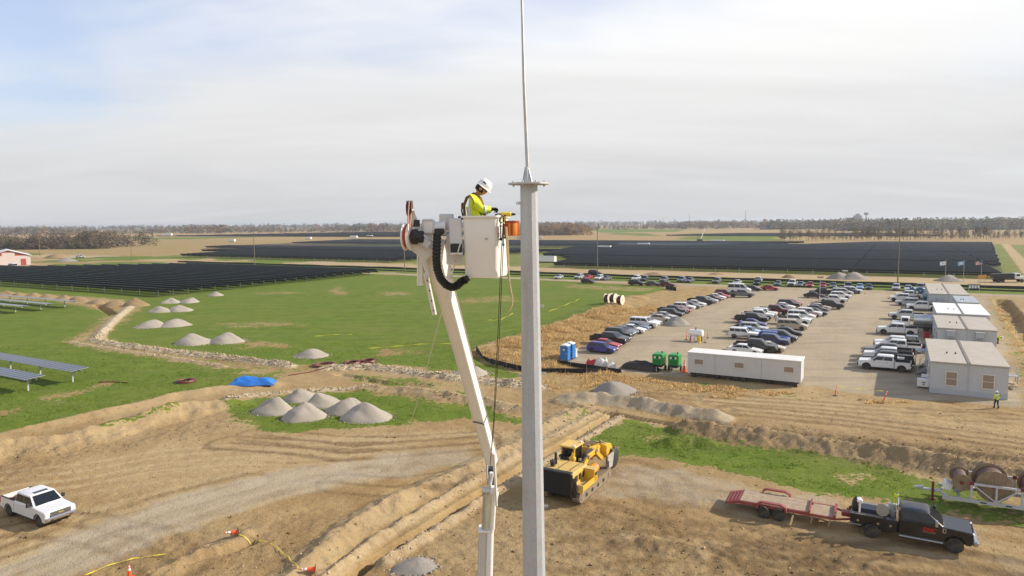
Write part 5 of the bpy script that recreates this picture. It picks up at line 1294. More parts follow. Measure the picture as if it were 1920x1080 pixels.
def post(u, v, label, h=1.1, tilt=0.0, group='orange barrier posts'):
    p = G(u, v); r = thing('barrier_post', label, 'barrier post', (p.x, p.y, gz(p.x, p.y)), random.uniform(0, 6), group); r.rotation_euler[1] = tilt
    MB().lathe([(.06, .06), (.055, h), (.03, h + .05)], 10).build('tube', ORANGE, r); MB().lathe([(.25, 0), (.24, .06), (.08, .10)], 8).build('foot', BLACK, r)
    for z in (.62, .84): MB().lathe([(.062, h * z), (.062, h * z + .1)], 10).build('band', ORANGE_W, r, 0)
for u, v, w_ in ((1287, 637, 'nearest the gravel heap'), (1300, 629.5, 'behind the tank'), (1327, 634, 'toward the middle cars'), (1322, 643, 'beside the yellow drum, in front'), (1293, 643, 'beside the white drum, in front')): post(u, v, 'thin orange post round the fuel tank, %s' % w_, 1.3)
post(1566, 742, 'leaning orange post at the start of the yellow tape, farther from the offices', 1.2, .12, 'orange posts of the tape'); post(1656, 751, 'leaning orange post at the end of the yellow tape, nearer the offices', 1.3, -.3, 'orange posts of the tape')
post(1622, 551, 'orange post at the far corner of the car park', 1.2)
# cones
CONE_M = None
def cone(loc, label, rz=0, lay=None, s=1.0):
    r = thing('traffic_cone', label, 'traffic cone', loc, rz, 'traffic cones')
    if lay is not None: r.rotation_euler = lay
    r.scale = (s, s, s)
    MB().lathe([(.15, .03), (.12, .06), (.085, .3), (.05, .56), (.028, .72), (.01, .725)], 16).build('cone', ORANGE, r)
    for z0, z1, a, b in ((.40, .52, .0745, .0595), (.58, .65, .049, .0395)): MB().lathe([(a, z0), (b, z1)], 16).build('collar', ORANGE_W, r, 0)
    MB().box((0, 0, .015), (.38, .38, .03), ch=.01).build('base', ORANGE if lay is None else BLACK, r, 0)
p = on(243, 1079); cone(p, 'standing orange cone with white bands at the bottom edge', 0, None, 1.05)
p = on(447, 1011, .17); cone(p, 'orange cone lying on its side by the yellow tape', 0, (R(80), 0, R(-60)), 1.1)
p = on(592, 1083, .17); cone(p, 'orange cone lying in the dirt at the foot of the windrow', 0, (R(82), 0, R(-75)), 1.1)
p = on(1283, 697); cone(p, 'tall orange cone between the green generator and the long trailer', 0, None, 2.1)
def tape(pts, label, sag=0.0, zs=.03, r=.02):
    out = []
    P = [G(*q) for q in pts]
    for a, b in zip(P[:-1], P[1:]):
        n = 8
        for i in range(n): out.append(a + (b - a) * (i / n))
    out.append(P[-1]); hz_, _, _ = heights(np.array([q.x for q in out]), np.array([q.y for q in out]))
    mb = MB(); vs = []
    for i, q in enumerate(out):
        z = float(hz_[i]) + (zs if isinstance(zs, float) else np.interp(i / (len(out) - 1), [0, 1], zs)) + sag * math.sin(i * 1.3) * .3 + .04
        d = (out[min(i + 1, len(out) - 1)] - out[max(i - 1, 0)]).normalized(); n = Vector((-d.y, d.x, 0)) * r
        tw = math.sin(i * .9); vs += [(q.x + n.x, q.y + n.y, z + .02 * tw + .02), (q.x - n.x, q.y - n.y, z - .02 * tw + .02)]
    fs = [(2 * i, 2 * i + 1, 2 * i + 3, 2 * i + 2) for i in range(len(out) - 1)]
    o = mb.add(vs, fs).build('caution_tape', YTAPE, None, 0)
    sm = o.modifiers.new('thickness', 'SOLIDIFY'); sm.thickness = .012
    return tag(o, label, 'tape', 'yellow caution tapes')
tape([(160, 1079), (205, 1060), (250, 1048), (310, 1040)], 'yellow caution tape lying across the dirt by the standing cone')
tape([(450, 1012), (490, 1014), (515, 1022), (540, 1046), (560, 1082)], 'yellow caution tape running between the two fallen cones')
tape([(690, 661), (740, 657), (790, 653), (850, 653)], 'yellow tape line across the green field behind the boom', 0, .7, .035)
tape([(1566, 736), (1610, 741), (1656, 746)], 'yellow tape strung between the two leaning orange posts', .1, .75, .05)
tape([(1030, 590), (1060, 577), (1085, 567)], 'yellow tape in the green field left of the cable reels', .3, .6, .035)
tape([(915, 610), (940, 607), (962, 596)], 'yellow tape in the green field between boom and pole', .3, .8, .035)
tape([(590, 636), (630, 632), (660, 632)], 'short yellow tape in the middle of the green field', .1, .4, .035)
# ------------------------------------------------------------------ heaps of stone and soil
STONE = mat('crushed limestone', (0.36, 0.315, 0.255), 0.95, 0, 0.34, 22, 0.9); GREYST = mat('grey crushed stone', (0.27, 0.24, 0.205), 0.95, 0, 0.34, 22, 0.9)
SOILP = mat('heaped soil', (0.27, 0.185, 0.092), 0.95, 0, 0.25, 3, 0.5)
HEAPS = []
def heap(u, v, w, h, label, m_, name='gravel_pile', group=None, seed=None, d=None, rz=0.0):
    """u, v: photo pixel of the middle of the foot; w, h in metres"""
    h *= .76 if m_ is STONE else 1.0; p = G(u, v); d = d or w * .85; seed = seed if seed is not None else int(u * 7 + v)
    n, k = 40, 13; vs = []; g = random.Random(seed); ph = [g.uniform(0, 6.28) for _ in range(8)]; ox, oy = g.uniform(-.12, .12), g.uniform(-.08, .08)
    gp = [(p.x, p.y)]
    for j in range(k):
        r_ = j / (k - 1)
        for i in range(n):
            t = 2 * math.pi * i / n
            lob = 1 + .06 * math.sin(2 * t + ph[0]) + .05 * math.sin(3 * t + ph[1]) + .03 * math.sin(5 * t + ph[2])
            x = math.cos(t) * r_ * lob; y = math.sin(t) * r_ * lob
            q = max(0.0, 1 - r_); z = h * 1.22 * max(0.0, (1 - math.sqrt(r_ * r_ + .05)) + .018 * r_) * (1 + .05 * math.sin(4 * t + ph[3]) * r_)
            z += h * .09 * (math.sin(4.2 * x + ph[4]) * math.cos(6 * y + ph[5])) * min(1, q * 3) + h * .02 * math.sin(14 * x + ph[6]) * math.cos(15 * y + ph[7]) * min(1, q * 4)
            X = x * w / 2 + ox * q * w; Y = y * d / 2 + oy * q * d
            vs.append((X, Y, z - (.18 if j == k - 1 else 0)))
    fs = []
    for j in range(k - 1): fs += [(j * n + i, (j + 1) * n + i, (j + 1) * n + (i + 1) % n, j * n + (i + 1) % n) for i in range(n)]
    c = p + Vector((0, d / 2 * .8, 0))
    HEAPS.append((c.x, c.y, w, d, m_ is SOILP))
    o = MB().add(vs, fs).build(name, m_, None, 70); o.location = (c.x, c.y, gz(c.x, c.y) - .02); o.rotation_euler = (0, 0, rz)
    return tag(o, label, 'gravel pile' if m_ is not SOILP else 'soil pile', group)
gp = 'gravel piles by the dirt track'
heap(502, 779, 4.7, 2.05, 'leftmost gravel pile of the cluster of six', STONE, group=gp); heap(559, 755, 4.2, 1.6, 'rearmost gravel pile of the cluster of six, half hidden', STONE, group=gp)
heap(601, 765, 4.4, 1.75, 'gravel pile in the middle back of the cluster of six', STONE, group=gp); heap(562, 791, 4.7, 2.1, 'gravel pile in the middle front of the cluster of six', STONE, group=gp)
heap(643, 779, 4.5, 1.85, 'gravel pile between the front and right ones of the cluster', STONE, group=gp); heap(681, 794, 5.2, 2.1, 'rightmost gravel pile of the cluster of six', STONE, group=gp)
gp = 'gravel piles in the green field'
for u, v, w, h, lb in ((354, 648, 6.3, 2.1, 'gravel pile beside the rubble line, left of a matching pair'), (414, 645, 6.3, 2.1, 'gravel pile beside the rubble line, right of a matching pair'), (273, 615.5, 6.0, 1.9, 'gravel pile nearest the crooked trench, left of a touching pair'),
        (317, 613.5, 6.4, 1.95, 'gravel pile nearest the crooked trench, right of a touching pair'), (293, 587, 5.6, 1.7, 'gravel pile in the second pair from the solar rows, left one'), (331, 585.5, 5.8, 1.75, 'gravel pile in the second pair from the solar rows, right one'),
        (313, 570, 5.2, 1.6, 'gravel pile in the pair closest to the solar rows, left one'), (348, 569, 5.4, 1.6, 'gravel pile in the pair closest to the solar rows, right one'), (399, 556, 5.0, 1.5, 'gravel pile standing alone at the end of the solar rows'),
        (578, 671, 5.2, 1.5, 'low gravel pile beside the red cable coils'), (880, 708, 5.0, 1.3, 'gravel pile half hidden behind the white boom')):
    heap(u, v, w, h, lb, STONE, group=gp)
heap(1157, 742, 5.4, 1.45, 'grey gravel cone behind the long gravel ridge', GREYST); heap(1272, 612, 5.2, 1.75, 'dark grey gravel heap in the car park beside the parked row', GREYST)
for k, (u, v, w, h) in enumerate(((6, 553, 5.5, 1.2), (28, 556, 5.0, 1.1), (51, 558.5, 5.5, 1.2), (81, 561, 6, 1.3), (110, 563, 5.0, 1.2), (139, 565, 5.5, 1.2), (172, 570, 5.0, 1.1), (207, 574, 6.0, 1.3), (246, 576, 6.5, 1.8))):
    heap(u, v, w, h, 'brown soil pile, %s from the frame edge in the line before the solar rows' % ORD[k], SOILP, 'soil_pile', 'line of soil piles')
for u, v, w, h, lb in ((1484, 521.5, 5, 1.2, 'low brown pile on the far dirt road'), (1582, 524.5, 8, 2.3, 'grey pile on the far dirt road left of its darker twin'), (1610, 525, 9, 2.4, 'dark grey pile on the far dirt road beside the paler one'), (1227, 515, 7, .9, 'flat brown pile on the far dirt road before the big field'),
        (1345, 516, 6, .8, 'small flat brown pile on the far dirt road'), (95, 484, 16, 3.0, 'tan soil mound behind the red barn'), (118, 491, 12, 2.2, 'grey soil mound right of the red barn'), (1790, 528.5, 9, 2.0, 'dark brush heap between the flagpoles')):
    heap(u, v, w, h, lb, SOILP if 'brown' in lb or 'tan' in lb else GREYST, 'soil_pile' if 'brown' in lb or 'tan' in lb else 'gravel_pile')
heap(772, 1075, 2.6, .55, 'small stony heap in the dirt left of the boom', GREYST)
# ------------------------------------------------------------------ coils, tarp, reels
CONDUIT = mat('dark red conduit', (0.16, 0.03, 0.03), .5, 0, .2, 4)
for k, (u, v, R_, lb) in enumerate(((349, 716, 1.1, 'dark red conduit coil alone on the grass by the dirt berm'), (607, 685, 1.45, 'dark red conduit coil nearest the low gravel pile'), (660, 681, 1.15, 'dark red conduit coil in the middle of the group'), (690, 677, 1.2, 'dark red conduit coil farthest from the blue tarp'), (687, 686, 1.1, 'dark red conduit coil at the edge of the rubble line'))):
    p = on(u, v); g_ = random.Random(k); mb = MB()
    for j in range(9):
        rr = R_ * g_.uniform(.72, 1.0); z = .06 + .07 * (j // 3) + g_.uniform(0, .05); ex = g_.uniform(.9, 1.1)
        mb.tube([(math.cos(a) * rr * ex + g_.uniform(-.03, .03), math.sin(a) * rr + g_.uniform(-.03, .03), z + .05 * math.sin(a * 2 + j)) for a in [6.283 * i / 22 for i in range(22)]], .055, 5, closed=True)
    one('conduit_coil', mb, CONDUIT, lb, 'coil', 'red conduit coils', loc=p)
p = on(470, 727); one('blue_tarp', drape(5.0, 2.6, .75, 12, 26, .7), mat('blue tarpaulin', (0.02, 0.16, 0.55), .45, 0, .25, 3, .3), 'crumpled bright blue tarp on the dirt berm', 'tarp', loc=(p.x, p.y + .8, p.z - .05), rz=R(8), smooth=25)
pts = [on(540, 704, .08), on(580, 698, .08), on(620, 693, .08), on(648, 687, .08)]
one('loose_conduit', MB().tube(pts, .05, 6), CONDUIT, 'loose red conduit lying between the coils and the tarp', 'pipe')
pts = [on(185, 716.5, .05), on(210, 716, .06), on(240, 717.5, .05)]
one('loose_conduit', MB().tube(pts, .07, 6), CONDUIT, 'dark pipe lying in the grass before the flat solar tables', 'pipe')
CREAM = mat('cream reel flange', (0.70, 0.60, 0.47), .7, 0, .1, 2, .05); CABLE = mat('dark brown wound cable', (0.055, 0.022, 0.016), .6, 0, .3, 12, .4)
REELW = mat('weathered reel timber', (0.25, 0.18, 0.11), .85, 0, .35, 2.2, .25, .25); REDCAB = mat('red brown wrapped cable', (0.105, 0.048, 0.03), .6, 0, .25, 5, .2); DARKRED = mat('dark red hardware', (0.16, 0.015, 0.012), .5)
def reel(loc, rz, Rf, wdt, Rd, label, fm, cm, group, planks=False):
    r = thing('cable_reel', label, 'cable reel', loc, rz, group); M = Matrix.Rotation(R(90), 4, 'X')
    dr = MB().lathe([(Rd, -wdt / 2 + .05), (Rd * 1.0, 0), (Rd, wdt / 2 - .05)], 28, M).build('wound_cable', cm, r); dr.location = (0, 0, Rf)
    for s in (-1, 1):
        if not planks:
            f = MB().lathe([(Rf * .98, -.05), (Rf, -.03), (Rf, .03), (Rf * .98, .05)], 28, M).build('flange', fm, r); f.location = (0, s * wdt / 2, Rf)
        else:
            f = MB().lathe([(Rf, -.02), (Rf, .02)], 32, M).build('flange', fm, r); f.location = (0, s * wdt / 2, Rf)
            n = int(2 * Rf / .19)
            for i in range(n):
                x0 = -Rf + 2 * Rf * i / n + .008; x1 = x0 + 2 * Rf / n - .016; xm = max(abs(x0), abs(x1)); 
                if xm >= Rf * .995: xm = Rf * .97
                ol = [(x0, -math.sqrt(max(0, Rf ** 2 - x0 ** 2))), (x1, -math.sqrt(max(0, Rf ** 2 - x1 ** 2))), (x1, math.sqrt(max(0, Rf ** 2 - x1 ** 2))), (x0, math.sqrt(max(0, Rf ** 2 - x0 ** 2)))]
                yy = s * (.02 + .012 + .006 * ((i * 7) % 3)); MB().slab(ol, [(min(s * .02, yy), 0), (max(s * .02, yy), 0)]).build('plank', fm, f, 0)
        hb = MB().lathe([(.12, -.08), (.12, .08)], 12, M).build('hub', DARKRED if planks else BLACK, r); hb.location = (0, s * wdt / 2, Rf)
    return r
for k, (u, v, lb) in enumerate(((1139, 571, 'cream cable reel at the left end of the group in the green field'), (1150, 573, 'cream cable reel in the middle of the group in the green field'), (1163, 575.5, 'cream cable reel at the right end, nearest the dry bank'))):
    p = G(u, v); reel((p.x, p.y, gz(p.x, p.y)), A1 + R(90) - R(6), 1.1, 1.05, .88, lb, CREAM, CABLE, 'cable reels in the green field')

# ------------------------------------------------------------------ reel trailer (truss) at the right edge
jk = G(1746, 946)
r = thing('reel_trailer', 'long grey lattice reel trailer with dark red jack', 'trailer', (jk.x, jk.y, gz(jk.x, jk.y)), A1 + R(3))
TRS = mat('grey trailer steel', (0.48, 0.49, 0.50), .5, .1, .1, 3, 0, .1)
X0, X1, ZB, ZT = 2.0, 11.5, .62, 1.78
for y, nm in ((0.0, 'near'), (2.4, 'far')):
    MB().box(((X0 + X1) / 2 - .6, y, ZB), (X1 - X0 + 1.6, .12, .22)).build('bottom_chord', TRS, r, 0)
    MB().box(((X0 + X1) / 2 + .3, y, ZT), (X1 - X0 + .2, .13, .13)).build('top_chord', TRS, r, 0)
    n = 7; w = (X1 - X0) / n
    for i in range(n):
        a = X0 + i * w + .2
        MB().box((a, y, (ZB + ZT) / 2), (.12, .09, ZT - ZB - .1)).build('upright', TRS if i % 3 else TRS, r, 0)
        MB().tube([(a, y, ZB + .1 if i % 2 else ZT), (a + w, y, ZT if i % 2 else ZB + .1)], .055, 6).build('diagonal', TRS, r)
        MB().box((a + w * .5, y - .062, ZB), (.34, .02, .09)).build('slot', BLACK, r, 0)
    for i in (0, 2, 5): MB().box((X0 + .2 + i * w, y - .02, ZT + .04), (.22, .16, .22), ch=.02).build('axle_saddle', DARKRED, r, 0)
    MB().tube([(X0 - .9, y, ZB), (.6, 1.2 + (y - 1.2) * .12, ZB - .02), (-.6, 1.2, ZB - .02)], .085, 6).build('tongue_rail', TRS, r)
for x in (X0 - .4, X0 + 5, X1 - .5): MB().box((x, 1.2, ZB - .02), (.14, 2.36, .14)).build('cross_member', TRS, r, 0)
MB().cyl((-.95, 1.2, .62), (-.4, 1.2, .74), .10, .12, 10).build('coupler', TRS, r)
MB().cyl((.15, 1.0, 0), (.15, 1.0, 1.25), .075, n=10).box((.15, 1.0, .02), (.32, .32, .05)).build('jack', DARKRED, r)
MB().box((1.0, 1.2, 1.1), (.5, .9, .5), rot=Matrix.Rotation(R(18), 3, 'Y'), ch=.04).build('battery_box', WHITE, r, 0)
MB().box((1.55, 1.2, .98), (.5, .8, .35), ch=.08).build('winch_cover', mat('pale blue tank', (0.30, 0.36, 0.42), .5), r, 0)
for y in (-.25, 2.65):
    for x in (7.2, 8.15): link('wheel', wheel_mesh(.42, .26, STEEL_RIM), r, (x, y, .42))
MB().box((7.7, 1.2, .5), (.14, 2.9, .12)).build('axle', BLACK, r, 0)
def on_trailer(x, Rf): 
    a = A1 + R(3); d = Vector((math.cos(a), math.sin(a), 0)); nn = Vector((-d.y, d.x, 0)); q = jk + d * x + nn * 1.2
    return (q.x, q.y, gz(jk.x, jk.y) + ZT - Rf - .12)
reel(on_trailer(X0 - .30, .56), A1 + R(3), .56, 1.7, .43, 'small wooden reel with red wrap at the front of the lattice trailer', REELW, REDCAB, 'reels on the lattice trailer', True)
reel(on_trailer(X0 + 1.45, 1.03), A1 + R(3), 1.03, 1.7, .82, 'large wooden reel in the middle of the lattice trailer', REELW, REDCAB, 'reels on the lattice trailer', True)
reel(on_trailer(X0 + 4.0, 1.03), A1 + R(3), 1.03, 1.7, .88, 'large wooden reel cut by the frame edge on the lattice trailer', REELW, mat('purple red wrapped cable', (0.14, 0.03, 0.05), .5), 'reels on the lattice trailer', True)

# ------------------------------------------------------------------ black service truck and red tilt trailer
fa, ra_ = G(1790, 1041), G(1633, 1011); hd_ = math.atan2((fa - ra_).y, (fa - ra_).x); dv = (fa - ra_).normalized(); nv = Vector((-dv.y, dv.x, 0))
mid = (fa + ra_) / 2 + nv * 1.0
r = thing('service_truck', 'black crew-cab service truck with tool bed and red door lettering', 'truck', (mid.x, mid.y, gz(mid.x, mid.y) + .02), hd_)
WB = (fa - ra_).length; fx, rx = WB / 2, -WB / 2; BPAINT = mat('dusty black truck paint', (0.010, 0.0095, 0.010), .3, 0, .2, 1.5, 0, .10, .15)
hw = 1.02; xf = fx + .86; gb0 = xf - 1.42; bx = gb0 - 2.25; z0 = .52; wr = .43; ra2 = wr * 1.2
arc = lambda c: [(c - ra2, z0)] + [(c - ra2 * math.cos(t), max(z0, wr + ra2 * math.sin(t))) for t in [math.pi * k / 8 for k in range(9)]] + [(c + ra2, z0)]
def clean(o):
    q = []
    for a in o:
        if not q or abs(a[0] - q[-1][0]) + abs(a[1] - q[-1][1]) > 1e-4: q.append(a)
    return q
cab = MB(); parts = []
cab.slab(clean([(bx, z0 + .02)] + arc(fx) + [(xf - .16, z0), (xf, z0 + .12), (xf + .02, 1.18), (xf - .10, 1.30), (gb0 + .15, 1.35), (gb0 - .1, 1.38), (bx, 1.38)]), [(-hw, .05), (-hw + .05, 0), (hw - .05, 0), (hw, .05)])
greenhouse(None, gb0, bx, gb0 - .75, bx + .10, 1.38, 2.00, hw - .05, .16, cab, (.50,), parts)
cab.build('cab', BPAINT, r, 38)
for nm, me, lo, ps, kd in parts: link(nm, me, r, lo)
bxr = rx - 1.15; bxf = bx - .12
bed = MB(); bo = clean([(bxr, z0 + .2)] + arc(rx) + [(bxf, z0 + .02), (bxf, 1.30), (bxr, 1.30)])
for s in (-1, 1): bed.slab(bo, [(s * 1.12 - (.0 if s < 0 else .42), 0), (s * 1.12 + (.42 if s < 0 else 0), 0)])
bed.box(((bxr + bxf) / 2, 0, .98), (bxf - bxr, 1.46, .10)).box((bxr + .03, 0, .95), (.08, 2.2, .6))
bed.build('tool_bed', BPAINT, r, 0)
for s in (-1, 1):
    MB().box(((bxr + bxf) / 2 - .3, s * .92, 1.315), (bxf - bxr - .8, .34, .03)).build('bed_rail', mat('worn dusty plate', (0.22, 0.20, 0.17), .6, .2, .25, 3), r, 0)
    for x, w_ in ((bxr + .42, .62), (bxf - .95, .7), (bxf - .3, .5)):
        d_ = MB().box((x, s * 1.128, .98), (w_, .02, .5), ch=.008).build('locker_door', BPAINT, r, 0); MB().cyl((x, s * 1.13, .95), (x, s * 1.155, .95), .07, n=12).build('latch', CHROME, d_)
    MB().box((bxr + .3, s * 1.125, .72), (.6, .02, .16)).build('mud_plate', mat('grey mud plate', (.18, .18, .17), .6), r, 0)
    for x in (fx, rx):
        w = link('wheel', wheel_mesh(wr, .30, STEEL_RIM, True), r, (x, s * (hw - .10 if x > 0 else 1.0), wr))
    MB().box((xf - .05, s * (hw - .20), 1.10), (.20, .36, .26), ch=.03).build('headlight', LAMP, r, 0)
    MB().box((gb0 - .40, s * (hw + .20), 1.60), (.16, .26, .38), ch=.04).box((gb0 - .40, s * (hw + .04), 1.5), (.06, .16, .05)).build('mirror', CHROME if s < 0 else BLACK, r, 0)
    for k in range(2): MB().box((gb0 - 1.0 - k * 1.0, s * (hw + .008), 1.24), (.20, .03, .04), ch=.008).build('door_handle', BLACK, r, 0)
    MB().box(((gb0 + bx) / 2, s * (hw - .02), .46), (2.2, .2, .06), ch=.02).build('running_board', GALV, r, 0)
    MB().box((gb0 - .05, s * (hw + .006), 1.18), (.06, .02, .26)).box((gb0 + .02, s * (hw + .006), 1.30), (.16, .02, .04)).box((gb0 + .02, s * (hw + .006), 1.06), (.16, .02, .04)).box((gb0 + .08, s * (hw + .006), 1.18), (.04, .02, .22)).build('badge', CHROME, r, 0)
REDL = mat('red lettering', (0.45, 0.02, 0.015), .5)
tx = bpy.data.curves.new('lettering', 'FONT'); tx.body = 'DMC'; tx.size = .30; tx.align_x = 'CENTER'; tx.extrude = .004; tx.shear = .15; tx.offset = .012; tx.materials.append(REDL)
to = link('lettering_source', tx); tm_ = bpy.data.meshes.new_from_object(to.evaluated_get(bpy.context.evaluated_depsgraph_get())); bpy.data.objects.remove(to)
to = link('door_lettering', tm_, r, (gb0 - .72, -hw - .012, .98)); to.rotation_euler = (R(90), 0, 0)
MB().box((gb0 - .72, -hw - .006, .92), (.62, .012, .02)).build('lettering_line', CHROME, r, 0)
gr_ = MB().box((xf + .02, 0, 1.05), (.08, 1.36, .42), ch=.03).build('grille', BLACK, r, 0)
for k in range(3): MB().box((xf + .07, 0, .92 + .13 * k), (.02, 1.3, .03)).build('bar', CHROME, gr_, 0)
MB().box((xf + .10, 0, .70), (.30, 2.02, .30), ch=.07).build('front_bumper', CHROME, r, 0)
MB().box((0, 0, .55), (xf - bxr - .6, 1.2, .25)).build('chassis', BLACK, r, 0)
rk = MB()
for y in (-.95, .95): rk.box((bxf + .06, y, 1.75), (.07, .07, 1.0))
for z in (2.22, 1.9): rk.box((bxf + .06, 0, z), (.06, 1.9, .06))
rk.build('headache_rack', CHROME, r, 0)
# what lies on the bed
def truck_pt(x, y, z): return Vector((mid.x, mid.y, gz(mid.x, mid.y) + .02)) + dv * x + nv * y + Vector((0, 0, z))
def truck_thing(name, mb, m_, label, cat, x, y, z):
    return one(name, mb, m_, label, cat, 'load on the black service truck', loc=truck_pt(x, y, z), rz=hd_)
truck_thing('hose_reel', MB().lathe([(.34, -.12), (.34, -.10), (.2, -.09), (.2, .09), (.34, .10), (.34, .12)], 18, Matrix.Translation((0, 0, .36)) @ Matrix.Rotation(R(90), 4, 'X')), mat('pale hose', (0.30, 0.28, 0.24), .6), 'pale hose reel on the bed behind the truck cab', 'reel', bxf - .75, -.75, 1.33)
truck_thing('gas_cylinder', MB().lathe([(.16, 0), (.18, .05), (.18, .62), (.12, .74), (.05, .78), (.05, .88)], 14), mat('black gas bottle', (.02, .02, .022), .4), 'black upright tank at the tail of the truck bed', 'tank', bxr + .25, -.5, 1.31)
truck_thing('water_jug', MB().lathe([(.15, 0), (.17, .04), (.17, .38), (.14, .46), (.06, .5)], 14), WHITE, 'white jug beside the black tank on the truck tail', 'jug', bxr + .40, .35, 1.33)
truck_thing('white_post', MB().box((0, 0, .35), (.10, .10, .7), ch=.02).box((0, 0, .72), (.3, .22, .2), ch=.04), WHITE, 'white post vise at the tail of the truck bed', 'vise', bxr + .48, -.85, 1.33)
truck_thing('pipe_bundle', MB().tube([(-1.2, -.2, .1), (1.1, -.1, .14)], .06, 6).tube([(-1.1, .1, .1), (1.1, .12, .14)], .08, 6).tube([(-1.0, .0, .25), (.9, .05, .27)], .05, 6), mat('rusty pipe', (0.12, 0.04, 0.025), .7, .2, .3, 4), 'rusty red pipes lying along the truck bed', 'pipes', -2.3, .05, 1.06)
truck_thing('welder_box', MB().box((0, 0, .28), (.8, .6, .55), ch=.05).box((.2, 0, .6), (.25, .4, .12), ch=.03), GALV, 'grey welding machine on the truck bed', 'machine', -1.3, .25, 1.05)
truck_thing('tool_chest', MB().box((0, 0, .22), (1.3, .7, .42), ch=.03).box((0, 0, .45), (1.34, .74, .05)), mat('navy steel chest', (.015, .018, .04), .5), 'dark steel chest in the middle of the truck bed', 'chest', -2.1, -.35, 1.1)
truck_thing('chain_heap', drape(.9, .6, .35, 31), mat('dull red chain', (0.14, 0.03, 0.025), .7, .2, .4, 12, .5), 'red brown heap of chain on the truck bed', 'chain', -2.8, -.4, 1.06)
truck_thing('drill_stand', MB().box((0, 0, .45), (.12, .12, .9)).box((0, 0, .85), (.45, .2, .16), ch=.03).cyl((.1, 0, .1), (.1, 0, .5), .12, n=10), GALV, 'steel drill stand behind the truck cab', 'drill stand', -1.05, -.15, 1.05)
truck_thing('work_flag', MB().cyl((0, 0, 0), (0, 0, 1.35), .025, n=6).box((.12, 0, 1.2), (.24, .03, .2)), mat('hi vis yellow', (0.62, 0.68, 0.03), .6), 'yellow marker flag standing behind the truck cab', 'flag', bxf - .15, .45, 1.05)
# red trailer
RED = mat('red trailer paint', (0.26, 0.035, 0.035), .5, 0, .15, 3, 0, .35)
tw = G(1444, 976); tr_a = math.atan2((ra_ - tw).y, (ra_ - tw).x)
tdir = Vector((math.cos(tr_a), math.sin(tr_a), 0)); tn = Vector((-tdir.y, tdir.x, 0)); tb = tw + tn * 1.15
r = thing('tilt_trailer', 'red tandem-axle tilt trailer with worn plank deck hitched to the black truck', 'trailer', (tb.x, tb.y, gz(tb.x, tb.y) + .02), tr_a)
dk = MB(); D0, D1 = -1.9, 2.2
for s in (-1, 1):
    MB().box(((D0 + D1) / 2, s * 1.0, .70), (D1 - D0, .10, .20)).build('side_rail', RED, r, 0)
    fo = [(-.85, .62), (-.80, .95), (-.55, 1.08), (.65, 1.08), (.92, .95), (1.0, .62), (.9, .62), (.85, .90), (.6, .99), (-.5, .99), (-.72, .9), (-.77, .62)]
    MB().slab(fo, [(s * 1.06 - (0 if s > 0 else .28), 0), (s * 1.06 + (.28 if s > 0 else 0), 0)]).build('fender', RED, r, 0)
    for x in (-.42, .50): link('wheel', wheel_mesh(.38, .24, STEEL_RIM), r, (x, s * 1.2, .38))
    MB().box((2.9, s * .95, .66), (1.5, .10, .16)).build('front_rail', RED, r, 0)
    MB().tube([(3.6, s * .95, .62), (5.15, s * .06, .60)], .07, 6).build('tongue_rail', RED, r)
for i in range(10): MB().box(((D0 + D1) / 2, -.86 + i * .19, .80 + .004 * (i % 3)), (D1 - D0, .182, .04)).build('plank', WOOD, r, 0)
for i in range(10): MB().box((2.98, -.86 + i * .19, .70 + .004 * (i % 2)), (1.25, .182, .04)).build('plank', WOOD, r, 0)
dv_ = MB().slab([(D0, .60), (D0, .80), (D0 - .95, .52), (D0 - .95, .42)][::-1], [(-1.02, 0), (1.02, 0)]).build('beavertail', RED, r, 0)
for i in range(4): MB().box((D0 - .12 - i * .22, 0, .795 - i * .065), (.05, 1.9, .04)).build('cleat', RED, r, 0)
MB().box((D1 + .05, 0, .86), (.08, 2.1, .22)).build('headboard', RED, r, 0); MB().box((3.68, 0, .80), (.14, 2.0, .22)).build('front_stop', RED, r, 0)
MB().box((4.3, 0, .78), (.55, .5, .28), ch=.04).build('tool_box', RED, r, 0); MB().cyl((4.85, .12, .1), (4.85, .12, 1.15), .06, n=10).box((4.85, .12, .1), (.25, .25, .03)).build('jack', BLACK, r)
MB().box((5.35, 0, .62), (.5, .12, .12)).build('coupler', RED, r, 0)
for x in (2.4, 3.4): MB().box((x, -.9, .32), (.07, .07, .5), rot=Matrix.Rotation(R(12), 3, 'Y')).build('stand_leg', WOOD, r, 0)
MB().box((0, 0, .52), (1.6, 1.8, .12)).build('axle_frame', BLACK, r, 0)

